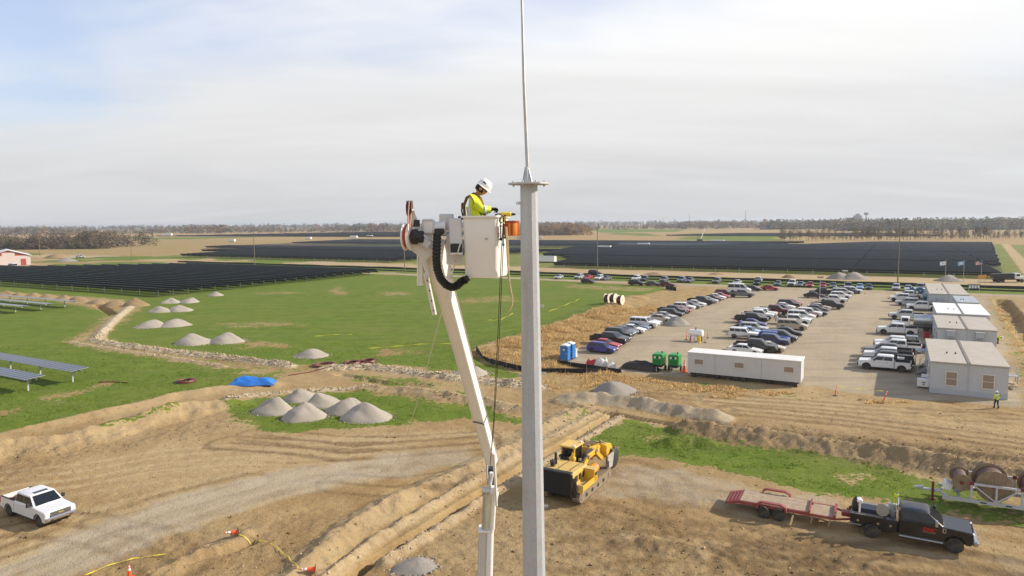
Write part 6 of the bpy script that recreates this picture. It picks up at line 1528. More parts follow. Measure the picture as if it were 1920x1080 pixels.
# ------------------------------------------------------------------ yellow tracked trencher
YEL = mat('yellow machine paint', (0.72, 0.42, 0.03), .42, 0, .07, 2, 0, .22); YDUST = mat('dusty yellow machine paint', (0.66, 0.44, 0.12), .6, 0, .08, 2, 0, .35); MUD = mat('muddy track steel', (0.24, 0.18, 0.12), .85, .1, .3, 4, .3, .4)
tc_ = (G(1095, 947) + G(1142, 893)) / 2; ta = R(60); tdv = Vector((math.cos(ta), math.sin(ta), 0)); tl = Vector((-tdv.y, tdv.x, 0)); cen = tc_ + tl * 1.45 - tdv * .35
r = thing('tracked_trencher', 'yellow tracked trencher with black rear radiator parked beside the trench', 'trencher', (cen.x, cen.y, gz(cen.x, cen.y) + .03), ta)
r.scale = (1.0, .96, .87)
for s in (-1, 1):
    ol = []
    for k in range(9): a = R(90 + 180 * k / 8); ol.append((-2.35 + .46 * math.cos(a), .47 + .46 * math.sin(a)))
    for k in range(9): a = R(-90 + 180 * k / 8); ol.append((2.55 + .46 * math.cos(a), .47 + .46 * math.sin(a)))
    y0 = s * 1.28; tk = MB().slab(ol, [(y0 - .27, 0), (y0 + .27, 0)]).build('track', MUD, r, 0)
    per = []; 
    for x in np.arange(-2.35, 2.56, .21): per += [(x, .945, 0), (x, -.005, 0)]
    for k in range(7): a = R(100 + 160 * k / 6); per.append((-2.35 + .475 * math.cos(a), .47 + .475 * math.sin(a), a)); a = R(-80 + 160 * k / 6); per.append((2.55 + .475 * math.cos(a), .47 + .475 * math.sin(a), a))
    pm = MB().box((0, 0, 0), (.15, .62, .035)).mesh('track_pad', MUD, 0)
    for x, z, a in per: 
        o = link('track_pad', pm, tk, (x, y0, z)); o.rotation_euler = (0, (math.pi / 2 - a) if a else 0, 0)
    for x in (-1.6, -.6, .4, 1.4): MB().cyl((x, y0 - .29, .36), (x, y0 + .29, .36), .17, n=12).build('roller', BLACK, tk)
    for x in (-2.35, 2.55): MB().cyl((x, y0 - .30, .47), (x, y0 + .30, .47), .26, n=14).build('sprocket', MUD, tk)
MB().box((.1, 0, .72), (5.0, 2.0, .4)).build('chassis', BLACK, r, 0)
hd = MB().slab([(-2.85, 1.0), (-.3, 1.0), (-.3, 2.25), (-2.5, 2.35), (-2.85, 2.25)], [(-1.0, .05), (-.94, 0), (1.25, 0), (1.31, .05)]).build('engine_hood', YDUST, r, 30)
MB().box((-1.5, .95, 2.62), (.20, .20, .6), ch=.05).cyl((-1.5, .95, 2.9), (-1.5, .95, 3.25), .10, n=10).build('exhaust', BLACK, r)
MB().cyl((-2.0, .95, 2.3), (-2.0, .95, 2.7), .17, n=12).cyl((-2.0, .95, 2.7), (-2.0, .95, 2.8), .22, n=12).build('air_intake', BLACK, r)
ra3 = MB().box((-2.98, .12, 1.52), (.22, 2.25, 1.75), ch=.05).build('radiator', mat('black radiator mesh', (.006, .006, .007), .7, 0, .3, 20), r, 0)
MB().box((-2.95, .12, 2.44), (.42, 2.35, .12), ch=.03).build('radiator_top', BLACK, r, 0)
for y in (-1.05, 1.3): MB().box((-3.0, y, 1.45), (.16, .12, 1.8)).build('radiator_post', BLACK, r, 0)
for k in range(4): MB().tube([(-3.0 + .06 * k, -1.15 - .05 * k, 2.1), (-3.05, -1.25 - .06 * k, 1.3), (-2.9, -1.2 - .04 * k, .55)], .045, 6).build('hose', BLACK, r)
MB().box((-1.65, -1.42, 1.16), (2.3, .82, .10)).build('step_floor', YDUST, r, 0)
MB().box((-1.65, -1.80, 1.32), (2.3, .08, .42)).build('step_side', YEL, r, 0); MB().box((-2.76, -1.42, 1.26), (.10, .82, .62)).build('step_end', YDUST, r, 0)
for k in range(4): MB().box((-1.95, -1.62 + .13 * k, 1.225), (1.4, .06, .03)).build('grating_bar', MUD, r, 0)
MB().box((-.62, -1.42, 1.60), (.55, .84, .98), ch=.03).build('side_cabinet', YEL, r, 0)
MB().slab([(-2.4, 1.45), (-.95, 1.45), (-.95, 2.05), (-2.4, 1.95)], [(-1.03, 0), (-1.0, 0)]).build('hood_door', YEL, r, 0)
# operator cab
cb = MB()
for x in (.35, 1.65):
    for y in (.35, 1.40): cb.box((x, y, 2.25), (.09, .09, 1.75))
cb.box((1.0, .875, 1.45), (1.38, 1.14, .5), ch=.04); cb.build('cab_frame', YEL, r, 0)
MB().box((1.0, .875, 3.15), (1.62, 1.36, .14), ch=.05).build('cab_roof', YDUST, r, 0)
for nm, c_, s_ in (('cab_glass', (.36, .875, 2.4), (.03, .95, 1.35)), ('cab_glass', (1.64, .875, 2.4), (.03, .95, 1.35)), ('cab_glass', (1.0, .36, 2.4), (1.2, .03, 1.35)), ('cab_glass', (1.0, 1.39, 2.4), (1.2, .03, 1.35))): MB().box(c_, s_).build(nm, GLASS, r, 0)
MB().box((.05, 1.0, 1.95), (.5, .5, .9), ch=.05).build('hydraulic_tank', BLACK, r, 0)
MB().box((.0, .35, 2.15), (.35, .5, .7), ch=.06).cyl((.0, .35, 2.5), (.1, .3, 2.8), .12, n=8).build('control_block', YEL, r, 0)
# boom, hoses, digging head
for (a0, a1, wq) in (((-.2, -.45, 1.6), (.75, -.55, 2.45), .36), ((.62, -.55, 2.42), (1.75, -.7, 2.62), .40), ((1.65, -.7, 2.66), (2.55, -.88, 1.7), .34)):
    a0, a1 = Vector(a0), Vector(a1); dd = (a1 - a0); rq = dd.to_track_quat('X', 'Z').to_matrix(); MB().box((a0 + a1) / 2, (dd.length, .30, wq), rot=rq, ch=.03).build('arm_section', YEL, r, 0)
for c_ in ((.68, -.55, 2.43), (1.70, -.7, 2.64)): MB().cyl((c_[0], c_[1] - .2, c_[2]), (c_[0], c_[1] + .2, c_[2]), .17, n=14).build('pivot_pin', MUD, r)
for y in (-.8, .1, 1.1): MB().tube([(-2.7, y, 2.38), (-2.7, y, 2.62), (-.5, y, 2.55), (-.5, y, 2.3)], .022, 6).build('handrail', BLACK, r)
for x in (-2.2, -1.6, -1.0): MB().box((x, -1.045, 1.75), (.42, .02, .5)).build('louvre_panel', BLACK, r, 0)
for x, y, z_ in ((-.15, 1.25, 2.5), (.15, -.2, 2.3), (-.2, .7, 2.35), (1.75, -.2, 2.95), (2.6, .5, 2.95), (3.7, -.3, 2.72)): MB().box((x, y, z_), (.26, .2, .2), ch=.03).build('valve_box', MUD if x > 0 else BLACK, r, 0)
for k in range(5): MB().tube([(1.7 + .1 * k, .4 - .15 * k, 2.86), (2.2, .3 - .2 * k, 3.02), (2.9, .1 - .2 * k, 2.95), (3.5, -.1 - .18 * k, 2.7)], .035, 6).build('hydraulic_hose', BLACK, r)
for x in (1.7, 2.5, 3.28): MB().box((x, .15, 2.3), (.07, 1.5, 1.0)).build('cover_rib', YDUST, r, 0)
for x in (.42, 1.58): MB().box((x, .38, 3.28), (.16, .12, .1)).build('work_light', LAMP, r, 0)
MB().box((-.62, -1.42, 2.13), (.6, .9, .06)).build('cabinet_lid', YDUST, r, 0); MB().box((-.62, -1.845, 1.75), (.36, .02, .3)).build('cabinet_label', BLACK, r, 0)
for k in range(4): MB().tube([(-.1, -.05 - .1 * k, 1.9), (.6, -.2 - .1 * k, 2.55 + .04 * k), (1.4, -.35 - .1 * k, 2.80), (2.0, -.5 - .1 * k, 2.55), (2.3, -.6 - .1 * k, 2.0)], .05, 6).build('hydraulic_hose', BLACK, r)
MB().cyl((.4, -.95, 1.5), (1.1, -1.0, 1.5), .38, n=16).build('swivel_drum', mat('deep orange machine paint', (0.55, 0.22, 0.02), .45), r)
MB().cyl((.3, .3, 1.7), (2.6, .1, 1.9), .12, n=10).build('ram_body', BLACK, r); MB().cyl((2.4, .12, 1.89), (3.2, .05, 1.95), .07, n=10).build('ram_rod', CHROME, r)
MB().slab([(1.7, 1.9), (3.3, 1.9), (3.3, 2.65), (2.9, 2.85), (2.0, 2.85), (1.7, 2.7)], [(-.55, .06), (-.45, 0), (.75, 0), (.85, .06)]).build('front_cover', YEL, r, 30)
MB().slab([(3.25, 1.5), (4.5, 1.5), (4.5, 2.1), (4.2, 2.5), (3.7, 2.65), (3.25, 2.6)], [(-1.0, .06), (-.9, 0), (.3, 0), (.4, .06)]).build('head_cover', YEL, r, 30)
dw = MB().lathe([(.1, -.22), (.80, -.22), (.86, -.18), (.86, .18), (.80, .22), (.1, .22)], 24, Matrix.Translation((4.35, -1.05, 1.15)) @ Matrix.Rotation(R(90), 4, 'X')).build('digging_wheel', BLACK, r)
for k in range(10):
    a = 6.283 * k / 10; MB().box((4.35 + .9 * math.cos(a), -1.05, 1.15 + .9 * math.sin(a)), (.16, .3, .12), rot=Matrix.Rotation(-a, 3, 'Y')).build('tooth', MUD, dw, 0)
MB().slab([(2.6, .75), (3.6, .75), (3.9, 1.9), (2.7, 1.9)], [(-1.38, 0), (-1.28, 0)]).build('side_plate', mat('pale scuffed plate', (0.42, 0.39, 0.34), .6, .2, .2, 3), r, 0)
MB().slab([(2.2, .8), (2.75, .8), (2.75, 1.5), (2.2, 1.3)], [(-1.44, 0), (-1.39, 0)]).build('guard_plate', BLACK, r, 0)
# ------------------------------------------------------------------ other machines by the offices and the road
p = G(1716, 622); a = A1 + math.pi
r = thing('tank_truck', 'silver tank truck with white cab behind the parked white pickup', 'truck', (p.x, p.y, 0), a)
MB().lathe([(.05, -1.9), (.8, -1.85), (.92, -1.75), (.92, 1.75), (.8, 1.85), (.05, 1.9)], 20, Matrix.Translation((-1.5, 0, 2.05)) @ Matrix.Rotation(R(90), 4, 'Y')).build('tank', SILVER, r)
MB().lathe([(.28, 2.9), (.28, 3.08), (.05, 3.1)], 12, Matrix.Translation((-1.5, 0, 0))).build('hatch', GALV, r)
MB().box((1.55, 0, 1.75), (1.4, 2.1, 1.5), ch=.15).build('cab', WHITE, r, 0); MB().box((2.85, 0, 1.25), (1.4, 1.8, .85), ch=.15).build('hood', WHITE, r, 0)
MB().box((2.26, 0, 2.1), (.06, 1.8, .6)).build('windshield', GLASS, r, 0)
for s in (-1, 1): MB().box((1.6, s * 1.055, 2.1), (.9, .04, .55)).build('side_window', GLASS, r, 0)
MB().box((-.2, 0, .85), (6.6, 1.0, .3)).build('chassis', BLACK, r, 0)
for x in (2.8, -1.6, -2.7):
    for s in (-1, 1): link('wheel', wheel_mesh(.5, .3, STEEL_RIM), r, (x, s * .95, .5))
p = G(1715, 657); r = thing('utility_buggy', 'black flatbed buggy with roll cage between white pickups and office', 'buggy', (p.x, p.y, 0), A1 + math.pi)
MB().box((0, 0, .75), (3.4, 1.6, .45), ch=.08).build('body', BLACK, r, 0)
for x in (-.2, 1.0):
    for s in (-1, 1): MB().box((x, s * .72, 1.5), (.07, .07, 1.2)).build('cage_post', BLACK, r, 0)
MB().box((.4, 0, 2.1), (1.5, 1.6, .07)).build('canopy', mat('blue grey canopy', (0.16, 0.2, 0.25), .4), r, 0); MB().box((.2, 0, 1.1), (.6, 1.3, .5), ch=.08).build('seat', BLACK, r, 0)
for x in (1.2, -1.1):
    for s in (-1, 1): link('wheel', wheel_mesh(.36, .26, STEEL_RIM), r, (x, s * .8, .36))
p = G(1888, 529); r = thing('dump_truck', 'white-cabbed dump truck with dark bed on the road by the flags', 'truck', (p.x, p.y, 0), A1 + R(18))
MB().slab([(-4.0, 1.2), (1.2, 1.2), (1.4, 2.7), (-4.3, 2.5)], [(-1.2, 0), (1.2, 0)]).build('dump_bed', BLACK, r, 0); MB().box((2.3, 0, 1.9), (1.5, 2.2, 1.7), ch=.15).build('cab', WHITE, r, 0); MB().box((3.7, 0, 1.4), (1.5, 1.9, 1.0), ch=.15).build('hood', WHITE, r, 0)
MB().box((3.06, 0, 2.3), (.06, 1.9, .6)).build('windshield', GLASS, r, 0); MB().box((2.4, -1.105, 2.2), (.9, .04, .6)).build('side_window', GLASS, r, 0); MB().box((0, 0, .9), (8, 1.0, .3)).build('chassis', BLACK, r, 0)
for x in (3.5, -1.6, -2.9):
    for s in (-1, 1): link('wheel', wheel_mesh(.52, .3, STEEL_RIM), r, (x, s * 1.0, .52))
p = G(1841, 531); r = thing('road_sign', 'orange board on two posts beside the dump truck', 'sign', (p.x, p.y, 0), A1 + R(20))
for x in (-.9, .9): MB().box((x, 0, 1.2), (.1, .1, 2.4)).build('post', GALV, r, 0)
MB().box((0, -.06, 1.9), (2.2, .05, 1.1)).build('board', mat('orange sign board', (0.60, 0.28, 0.04), .5), r, 0)
p = G(1826, 545.5); r = thing('notice_board', 'black-framed notice board behind the far office', 'sign', (p.x, p.y, 0), A1 + R(25))
MB().box((0, 0, 1.1), (3.2, .08, 1.3)).build('board', BLACK, r, 0)
for k in range(4): MB().box((-1.1 + .73 * k, -.05, 1.1), (.5, .03, .8)).build('notice', FL1, r, 0)
for x in (-1.4, 1.4): MB().box((x, 0, .5), (.1, .1, 1.0)).build('post', GALV, r, 0)
p = G(1725, 573); r = thing('pallet_stack', 'stack of red pallets by the blue toilets', 'pallets', (p.x, p.y, 0), A1)
PAL = mat('red brown pallet', (0.28, 0.10, 0.06), .8, 0, .2, 4)
for k in range(6): MB().box((0, 0, .09 + .2 * k), (1.3, 1.1, .04)).box((-.5, 0, .16 + .2 * k), (.1, 1.1, .1)).box((.5, 0, .16 + .2 * k), (.1, 1.1, .1)).box((0, 0, .2 * k + .02), (1.3, 1.1, .02)).build('pallet', PAL, r, 0)
p = G(1739, 569); one('blue_bin', MB().box((0, 0, .75), (1.5, 1.2, 1.4), ch=.06).box((0, 0, 1.5), (1.55, 1.25, .1), ch=.03), mat('dark blue bin', (0.01, 0.04, 0.12), .5), 'dark blue bin between the pallets and the far office', 'bin', loc=(p.x, p.y, 0), rz=A1)
p = G(1747.5, 572.5); one('teal_crate', MB().box((0, 0, 1.75), (1.4, 1.0, 1.1), ch=.04).box((0, 0, 2.33), (1.46, 1.06, .08)).box((0, 0, .6), (1.2, .9, 1.2)), mat('teal crate', (0.015, 0.16, 0.14), .5), 'teal crate at the tail of the pickup by the white-roofed office', 'crate', loc=(p.x, p.y + 1, 0), rz=A1)
p = G(1748, 634); one('red_canister', MB().lathe([(.2, 0), (.2, 1.0), (.12, 1.1), (.05, 1.12)], 12).box((.5, 0, .5), (.35, .3, 1.0), ch=.05), mat('red canister', (0.5, 0.03, 0.03), .5), 'red canisters by the wall of the second office', 'canister', loc=(p.x - 1.2, p.y, 0))
p = G(1891, 728); r = thing('bench_table', 'pale wooden bench on the sunny side of the nearest office', 'bench', (p.x, p.y, 0), A1)
MB().box((0, 0, .75), (.8, 1.8, .06)).build('top', WOOD, r, 0)
for x in (-.65, .65): MB().box((x, 0, .45), (.25, 1.8, .05)).build('seat', WOOD, r, 0)
for y in (-.7, .7): MB().box((0, y, .38), (1.4, .07, .07)).box((-.3, y, .37), (.07, .07, .74)).box((.3, y, .37), (.07, .07, .74)).build('leg', WOOD, r, 0)
# ------------------------------------------------------------------ tapered steel pole
YP = 12.6
pt, pb = PD(991.5, 346, YP), PD(1001.5, 1080, YP)
k0 = (0 - pt.z) / (pb.z - pt.z); base = pt + (pb - pt) * k0
def rad_at(hpx, p): return hpx * ((p - CAM_P).dot(_f)) / F_PX
r_top, r_bot = rad_at(16.6, pt), rad_at(21.6, pb); r_base = r_top + (r_bot - r_top) * k0
root = thing('steel_pole', 'tall grey galvanised steel pole with flanged top and thin mast', 'pole', (base.x, base.y, 0))
L0 = lambda p: Vector(p) - Vector((base.x, base.y, 0))
def galv_pole():
    mt = bpy.data.materials.new('weathered galvanised pole'); mt.use_nodes = True; nt = mt.node_tree; b = nt.nodes['Principled BSDF']
    b.inputs['Roughness'].default_value = .5; b.inputs['Metallic'].default_value = .12
    tc = nd(nt, 'ShaderNodeTexCoord'); mp = nd(nt, 'ShaderNodeMapping'); mp.inputs['Scale'].default_value = (1, 1, .25); nt.links.new(tc.outputs['Object'], mp.inputs[0])
    n1 = nd(nt, 'ShaderNodeTexNoise', i_Scale=9.0, i_Detail=8.0, i_Roughness=.7); nt.links.new(mp.outputs[0], n1.inputs[0])
    n2 = nd(nt, 'ShaderNodeTexVoronoi', i_Scale=28.0); nt.links.new(tc.outputs['Object'], n2.inputs[0])
    n3 = nd(nt, 'ShaderNodeTexNoise', i_Scale=1.3, i_Detail=6.0, i_Roughness=.65); nt.links.new(tc.outputs['Object'], n3.inputs[0])
    m1 = nd(nt, 'ShaderNodeMix', data_type='RGBA'); m1.inputs['A'].default_value = (.34, .355, .37, 1); m1.inputs['B'].default_value = (.55, .565, .58, 1); nt.links.new(n1.outputs[0], m1.inputs['Factor'])
    m2 = nd(nt, 'ShaderNodeMix', data_type='RGBA', blend_type='MULTIPLY'); m2.inputs['Factor'].default_value = .14; nt.links.new(m1.outputs['Result'], m2.inputs['A']); nt.links.new(n2.outputs['Color'], m2.inputs['B'])
    rr = nd(nt, 'ShaderNodeMapRange'); rr.inputs['From Min'].default_value = .60; rr.inputs['From Max'].default_value = .74; rr.inputs['To Max'].default_value = .45; nt.links.new(n3.outputs[0], rr.inputs[0])
    m3 = nd(nt, 'ShaderNodeMix', data_type='RGBA'); m3.inputs['B'].default_value = (.36, .30, .22, 1); nt.links.new(rr.outputs[0], m3.inputs['Factor']); nt.links.new(m2.outputs['Result'], m3.inputs['A']); nt.links.new(m3.outputs['Result'], b.inputs['Base Color'])
    return mt
GP = galv_pole()
n = 12; rings = []
for q in range(9):
    t = q / 8; c = L0(base + (pt - base) * t); rr = r_base + (r_top - r_base) * t
    rings.append([(c.x + rr * math.cos(R(15 + 30 * i)), c.y + rr * math.sin(R(15 + 30 * i)), c.z) for i in range(n)])
MB().loft(rings).build('shaft', GP, root, 0)
top = L0(pt)
pr = rad_at(39, pt)
fl = MB().lathe([(pr, 0), (pr, .028)], 12, Matrix.Translation((top.x, top.y, top.z))).build('cap_plate', GALV, root, 0)
for i in range(8):
    a = R(22 + 45 * i); MB().cyl((top.x + pr * .8 * math.cos(a), top.y + pr * .8 * math.sin(a), top.z - .03), (top.x + pr * .8 * math.cos(a), top.y + pr * .8 * math.sin(a), top.z + .06), .018, n=6).build('bolt', GALV, fl)
ct = PD(989, 313, YP); mt_ = PD(978.3, -4, YP); c1 = L0(ct)
MB().lathe([(.095, 0), (.04, c1.z - top.z - .03)], 8, Matrix.Translation((top.x - .03, top.y, top.z + .03))).build('mast_socket', GALV, root, 0)
for i in range(4):
    a = R(45 + 90 * i); MB().slab([(.03, 0), (.13, 0), (.045, .26), (.03, .26)], [(-.006, 0), (.006, 0)], M=Matrix.Translation((top.x - .03, top.y, top.z + .03)) @ Matrix.Rotation(a, 4, 'Z')).build('gusset', GALV, root, 0)
ms = MB().tube([(top.x - .03, top.y, top.z + .05), c1, L0(ct + (mt_ - ct) * .5) + Vector((-.012, 0, 0)), L0(mt_)], [.038, .034, .028, .021], 10).build('mast', GALV, root)
MB().cyl(L0(mt_), L0(mt_) + Vector((0, 0, .05)), .035, n=10).build('mast_cap', BLACK, ms)
for u, v in ((974, 381), (1013, 446), (974, 446), (1014, 574), (1018, 700), (979, 704), (1024, 949)):
    q = PD(u, v, YP); cc = base + (pt - base) * ((q.z) / pt.z); s = 1 if q.x > cc.x else -1
    rr = r_base + (r_top - r_base) * (q.z / pt.z); x = L0(cc).x + s * rr
    lug = MB().box((x + s * .012, L0(cc).y, q.z), (.05, .016, .05), ch=.004)
    lug.tube([(x + s * (.045 + .022 * math.cos(a)), L0(cc).y, q.z + .022 * math.sin(a)) for a in [6.283 * i / 10 for i in range(10)]], .008, 5, closed=True); lug.build('step_lug', GALV, root)

# ------------------------------------------------------------------ bucket lift
YB = 11.7
LW = mat('white lift fibreglass', (0.80, 0.775, 0.73), 0.38, 0, 0.03, 3, 0, 0.06); LG = mat('pale grey lift steel', (0.60, 0.61, 0.61), .4, .2, .05, 4, 0, .08)
foot = PD(917, 885, 16.5); low = PD(911, 1080, 16.9); kk = (2.4 - foot.z) / (low.z - foot.z); turret = foot + (low - foot) * kk
lift = thing('bucket_lift', 'white aerial bucket lift boom with jib head and black hose loop', 'bucket lift', (turret.x, turret.y, 0))
LB = Vector((turret.x, turret.y, 0))
def rel(mb): mb.v = [(v[0] - LB.x, v[1] - LB.y, v[2] - LB.z) for v in mb.v]; return mb
def lpart(name, mb, m_, parent=None, smooth=35):
    return rel(mb).build(name, m_, parent if parent is not None else lift, smooth)
def beam(mb, a, b, wa, wb, roll=0.0, mi=0, ch=.02):
    """rectangular beam, section (w, d) at each end"""
    a, b = Vector(a), Vector(b); d = (b - a).normalized(); s = d.cross(Vector((0, 1, 0))).normalized(); t = s.cross(d).normalized()
    Rm = Matrix.Rotation(roll, 3, d); s = Rm @ s; t = Rm @ t; rings = []
    for p, (w, h) in ((a, wa), (b, wb)):
        ring = []
        for sx, sy in ((-1, -1), (1, -1), (1, 1), (-1, 1)):
            c1_ = s * (sx * w / 2) + t * (sy * h / 2); ring += [p + c1_ - s * (sx * ch) if sx * sy > 0 else p + c1_ - t * (sy * ch), p + c1_ - t * (sy * ch) if sx * sy > 0 else p + c1_ - s * (sx * ch)]
        rings.append(ring)
    return mb.loft(rings, mi)
TH = R(20); bM = Matrix.Rotation(-TH, 3, 'Z')
fc = PD(898.5, 462, YB - .3)                     # middle of the bucket's front face
nrm_f = Vector((-math.sin(TH), -math.cos(TH), 0)); bc = fc - nrm_f * .31
rim_z = PD(897, 404.5, YB - .3).z; bot_z = PD(897, 520, YB - .3).z
def rrect(w, d, z, rad=.07, k=4):
    o = []
    for cx, cy, a0 in ((w / 2 - rad, d / 2 - rad, 0), (-w / 2 + rad, d / 2 - rad, 90), (-w / 2 + rad, -d / 2 + rad, 180), (w / 2 - rad, -d / 2 + rad, 270)):
        for i in range(k + 1):
            a = R(a0 + 90 * i / k); p = bM @ Vector((cx + rad * math.cos(a), cy + rad * math.sin(a), 0)); o.append((bc.x + p.x, bc.y + p.y, z))
    return o
bk = MB().loft([rrect(.56, .56, bot_z), rrect(.585, .585, bot_z + .03), rrect(.62, .62, rim_z - .06), rrect(.62, .62, rim_z - .035), rrect(.69, .69, rim_z - .03, .09), rrect(.69, .69, rim_z, .09), rrect(.59, .59, rim_z, .06), rrect(.56, .56, bot_z + .05, .06)], cap=True)
bucket = lpart('bucket', bk, LW, None, 40)
def bpt(x, y, z): p = bM @ Vector((x, y, 0)); return Vector((bc.x + p.x, bc.y + p.y, z))
def bbox(name, x, y, z, s, m_, ch=0.0, parent=None): return lpart(name, MB().box(bpt(x, y, z), s, rot=bM, ch=ch), m_, parent, 0)
bbox('rim_latch', -.36, -.20, rim_z - .03, (.10, .09, .06), BLACK, .01, bucket)
for z in (rim_z - .30, rim_z - .34): bbox('warning_decal', .315, -.22, z, (.004, .06, .025), mat('faded decal', (.45, .40, .38), .5), 0, bucket)
bbox('maker_decal', .13, -.316, rim_z - .38, (.05, .004, .025), mat('faded decal', (.45, .40, .38), .5), 0, bucket)
# platform mount left of the bucket
def px(u, v, y=YB): return PD(u, v, y)
def quadbox(u0, v0, u1, v1, y0, y1):
    a = px(u0, v0, y0); b = px(u1, v1, y0); return MB().box(((a.x + b.x) / 2, (y0 + y1) / 2, (a.z + b.z) / 2), (abs(b.x - a.x), y1 - y0, abs(a.z - b.z)), ch=.015)
lpart('mount_panel', quadbox(841, 409, 866, 458, 11.50, 11.70), LG, None, 0)
lpart('mount_back', quadbox(823, 401, 850, 432, 11.72, 11.95), mat('translucent grey cover', (.62, .62, .60), .5), None, 0)
lpart('mount_lower', quadbox(836, 440, 866, 496, 11.74, 12.0), LW, None, 0)
lpart('control_window', quadbox(844.5, 457.5, 866, 474, 11.47, 11.6), BLACK, None, 0)
lpart('window_frame', quadbox(843, 474, 867, 478, 11.46, 11.62), LW, None, 0)
lpart('rotator', MB().cyl(px(808, 427, 11.75), px(834, 427, 11.75), .10, .095, 16).cyl(px(830, 427, 11.75), px(836, 427, 11.75), .115, n=16), LW)
# boom tip
lpart('tip_housing', MB().box(px(804, 425, 11.75), (.20, .30, .26), ch=.03).box(px(801, 452, 11.78), (.18, .26, .40), ch=.02), LW, None, 0)
lpart('tip_cover', MB().box(px(803, 413, 11.75), (.18, .32, .03), ch=.008), LG, None, 0)
beamA, beamB = px(812, 458, 11.9), PD(923, 866, 16.1)
ub = beam(MB(), beamA, beamA + (beamB - beamA) * .16, (.34, .30), (.29, .30), R(24)); beam(ub, beamA + (beamB - beamA) * .16, beamB, (.27, .28), (.26, .26), R(24))
boom = lpart('upper_boom', ub, LW, None, 0)
q = beamA + (beamB - beamA) * .74
lpart('boom_band', beam(MB(), q, q + (beamB - beamA) * .004, (.29, .30), (.29, .30), R(24)), mat('dark seam', (.10, .09, .08), .7), boom, 0)
# jib head with sheaves, rope drum and motor
beamJ0, beamJ1 = px(800, 480, 11.7), px(774, 432, 11.55)
lpart('jib_arm', beam(MB(), px(806, 478, 11.72), px(768, 448, 11.6), (.24, .16), (.26, .16), 0), LW, None, 0)
lpart('jib_plate', beam(MB(), px(806, 460, 11.5), px(779, 440, 11.48), (.16, .06), (.20, .06), 0), LG, None, 0)
drum_c = px(765, 444, 11.5)
Mx = Matrix.Translation(drum_c) @ Matrix.Rotation(R(90), 4, 'Y') @ Matrix.Rotation(R(12), 4, 'X')
lpart('drum_flange', MB().lathe([(.22, -.055), (.23, -.05), (.23, -.04), (.22, -.03)], 24, Mx), LW)
lpart('rope_drum', MB().lathe([(.18, -.03), (.19, -.01), (.19, .01), (.18, .03)], 24, Mx), mat('orange red rope', (0.42, 0.06, 0.02), .7, 0, .3, 30, .4))
lpart('drum_flange', MB().lathe([(.22, .03), (.23, .04), (.23, .05), (.22, .055)], 24, Mx), LW)
lpart('winch_motor', MB().lathe([(.09, .06), (.125, .08), (.13, .16), (.10, .18), (.10, .26), (.05, .27)], 18, Mx).cyl(px(781, 412, 11.5), px(781, 425, 11.5), .055, n=10), BLACK)
lpart('sheave_frame', beam(MB(), px(772, 425, 11.55), px(770, 392, 11.5), (.15, .09), (.10, .09), 0), LW, None, 0)
lpart('sheave_cheek', beam(MB(), px(779, 424, 11.5), px(773, 395, 11.45), (.12, .02), (.07, .02), 0), LG, None, 0)
for dx in (-.028, .028):
    Ms = Matrix.Translation(px(768, 390, 11.5) + Vector((dx, 0, 0))) @ Matrix.Rotation(R(90), 4, 'Y')
    lpart('sheave', MB().lathe([(.05, -.014), (.13, -.016), (.11, 0), (.13, .016), (.05, .014)], 22, Ms), mat('brown nylon sheave', (0.10, 0.05, 0.035), .5))
lpart('winch_rope', MB().tube([px(767, 378, 11.38), px(765, 405, 11.36), px(764, 430, 11.3), px(763, 445, 11.28)], .012, 6), mat('pale red winch rope', (0.55, 0.30, 0.24), .7))
lpart('winch_rope', MB().tube([px(771, 400, 11.4), px(769, 425, 11.36), px(767, 440, 11.3)], .010, 6), mat('pale red winch rope', (0.55, 0.30, 0.24), .7))
# links hanging behind the boom tip
lpart('tilt_link', beam(MB(), px(788, 470, 11.95), px(788, 535, 12.0), (.115, .08), (.11, .08), 0), LW, None, 0)
lpart('tilt_link', beam(MB(), px(793, 472, 11.9), px(803, 520, 11.9), (.09, .07), (.07, .07), 0), LW, None, 0)
lk = lpart('stow_bar', beam(MB(), px(799, 515, 11.95), px(815, 590, 12.05), (.085, .06), (.08, .06), 0), LW, None, 0)
for t in (.15, .4, .65, .9):
    c = px(799, 515, 11.9).lerp(px(815, 590, 12.0), t); lpart('pin_hole', MB().cyl(c + Vector((0, -.0, 0)), c + Vector((0, .06, 0)), .012, n=8), BLACK, lk)
# corrugated hose loop
hp_ = [(820, 437), (819, 460), (818, 485), (820, 505), (826, 522), (836, 534), (848, 539), (858, 535), (866, 527), (874, 524)]
pts = []
for (a, b) in zip(hp_[:-1], hp_[1:]):
    for i in range(7): t = i / 7; pts.append(px(a[0] + (b[0] - a[0]) * t, a[1] + (b[1] - a[1]) * t, 11.45))
pts.append(px(876, 524, 11.45))
lpart('hose_loop', MB().tube(pts, [.076 if i % 2 else .062 for i in range(len(pts))], 12), mat('black corrugated hose', (.012, .012, .012), .55))
lpart('hose_end', MB().cyl(px(874, 524, 11.45), px(879, 521, 11.45), .05, n=10), BLACK); lpart('hose_bracket', MB().box(px(824, 434, 11.5), (.16, .12, .10), ch=.02), BLACK, None, 0)
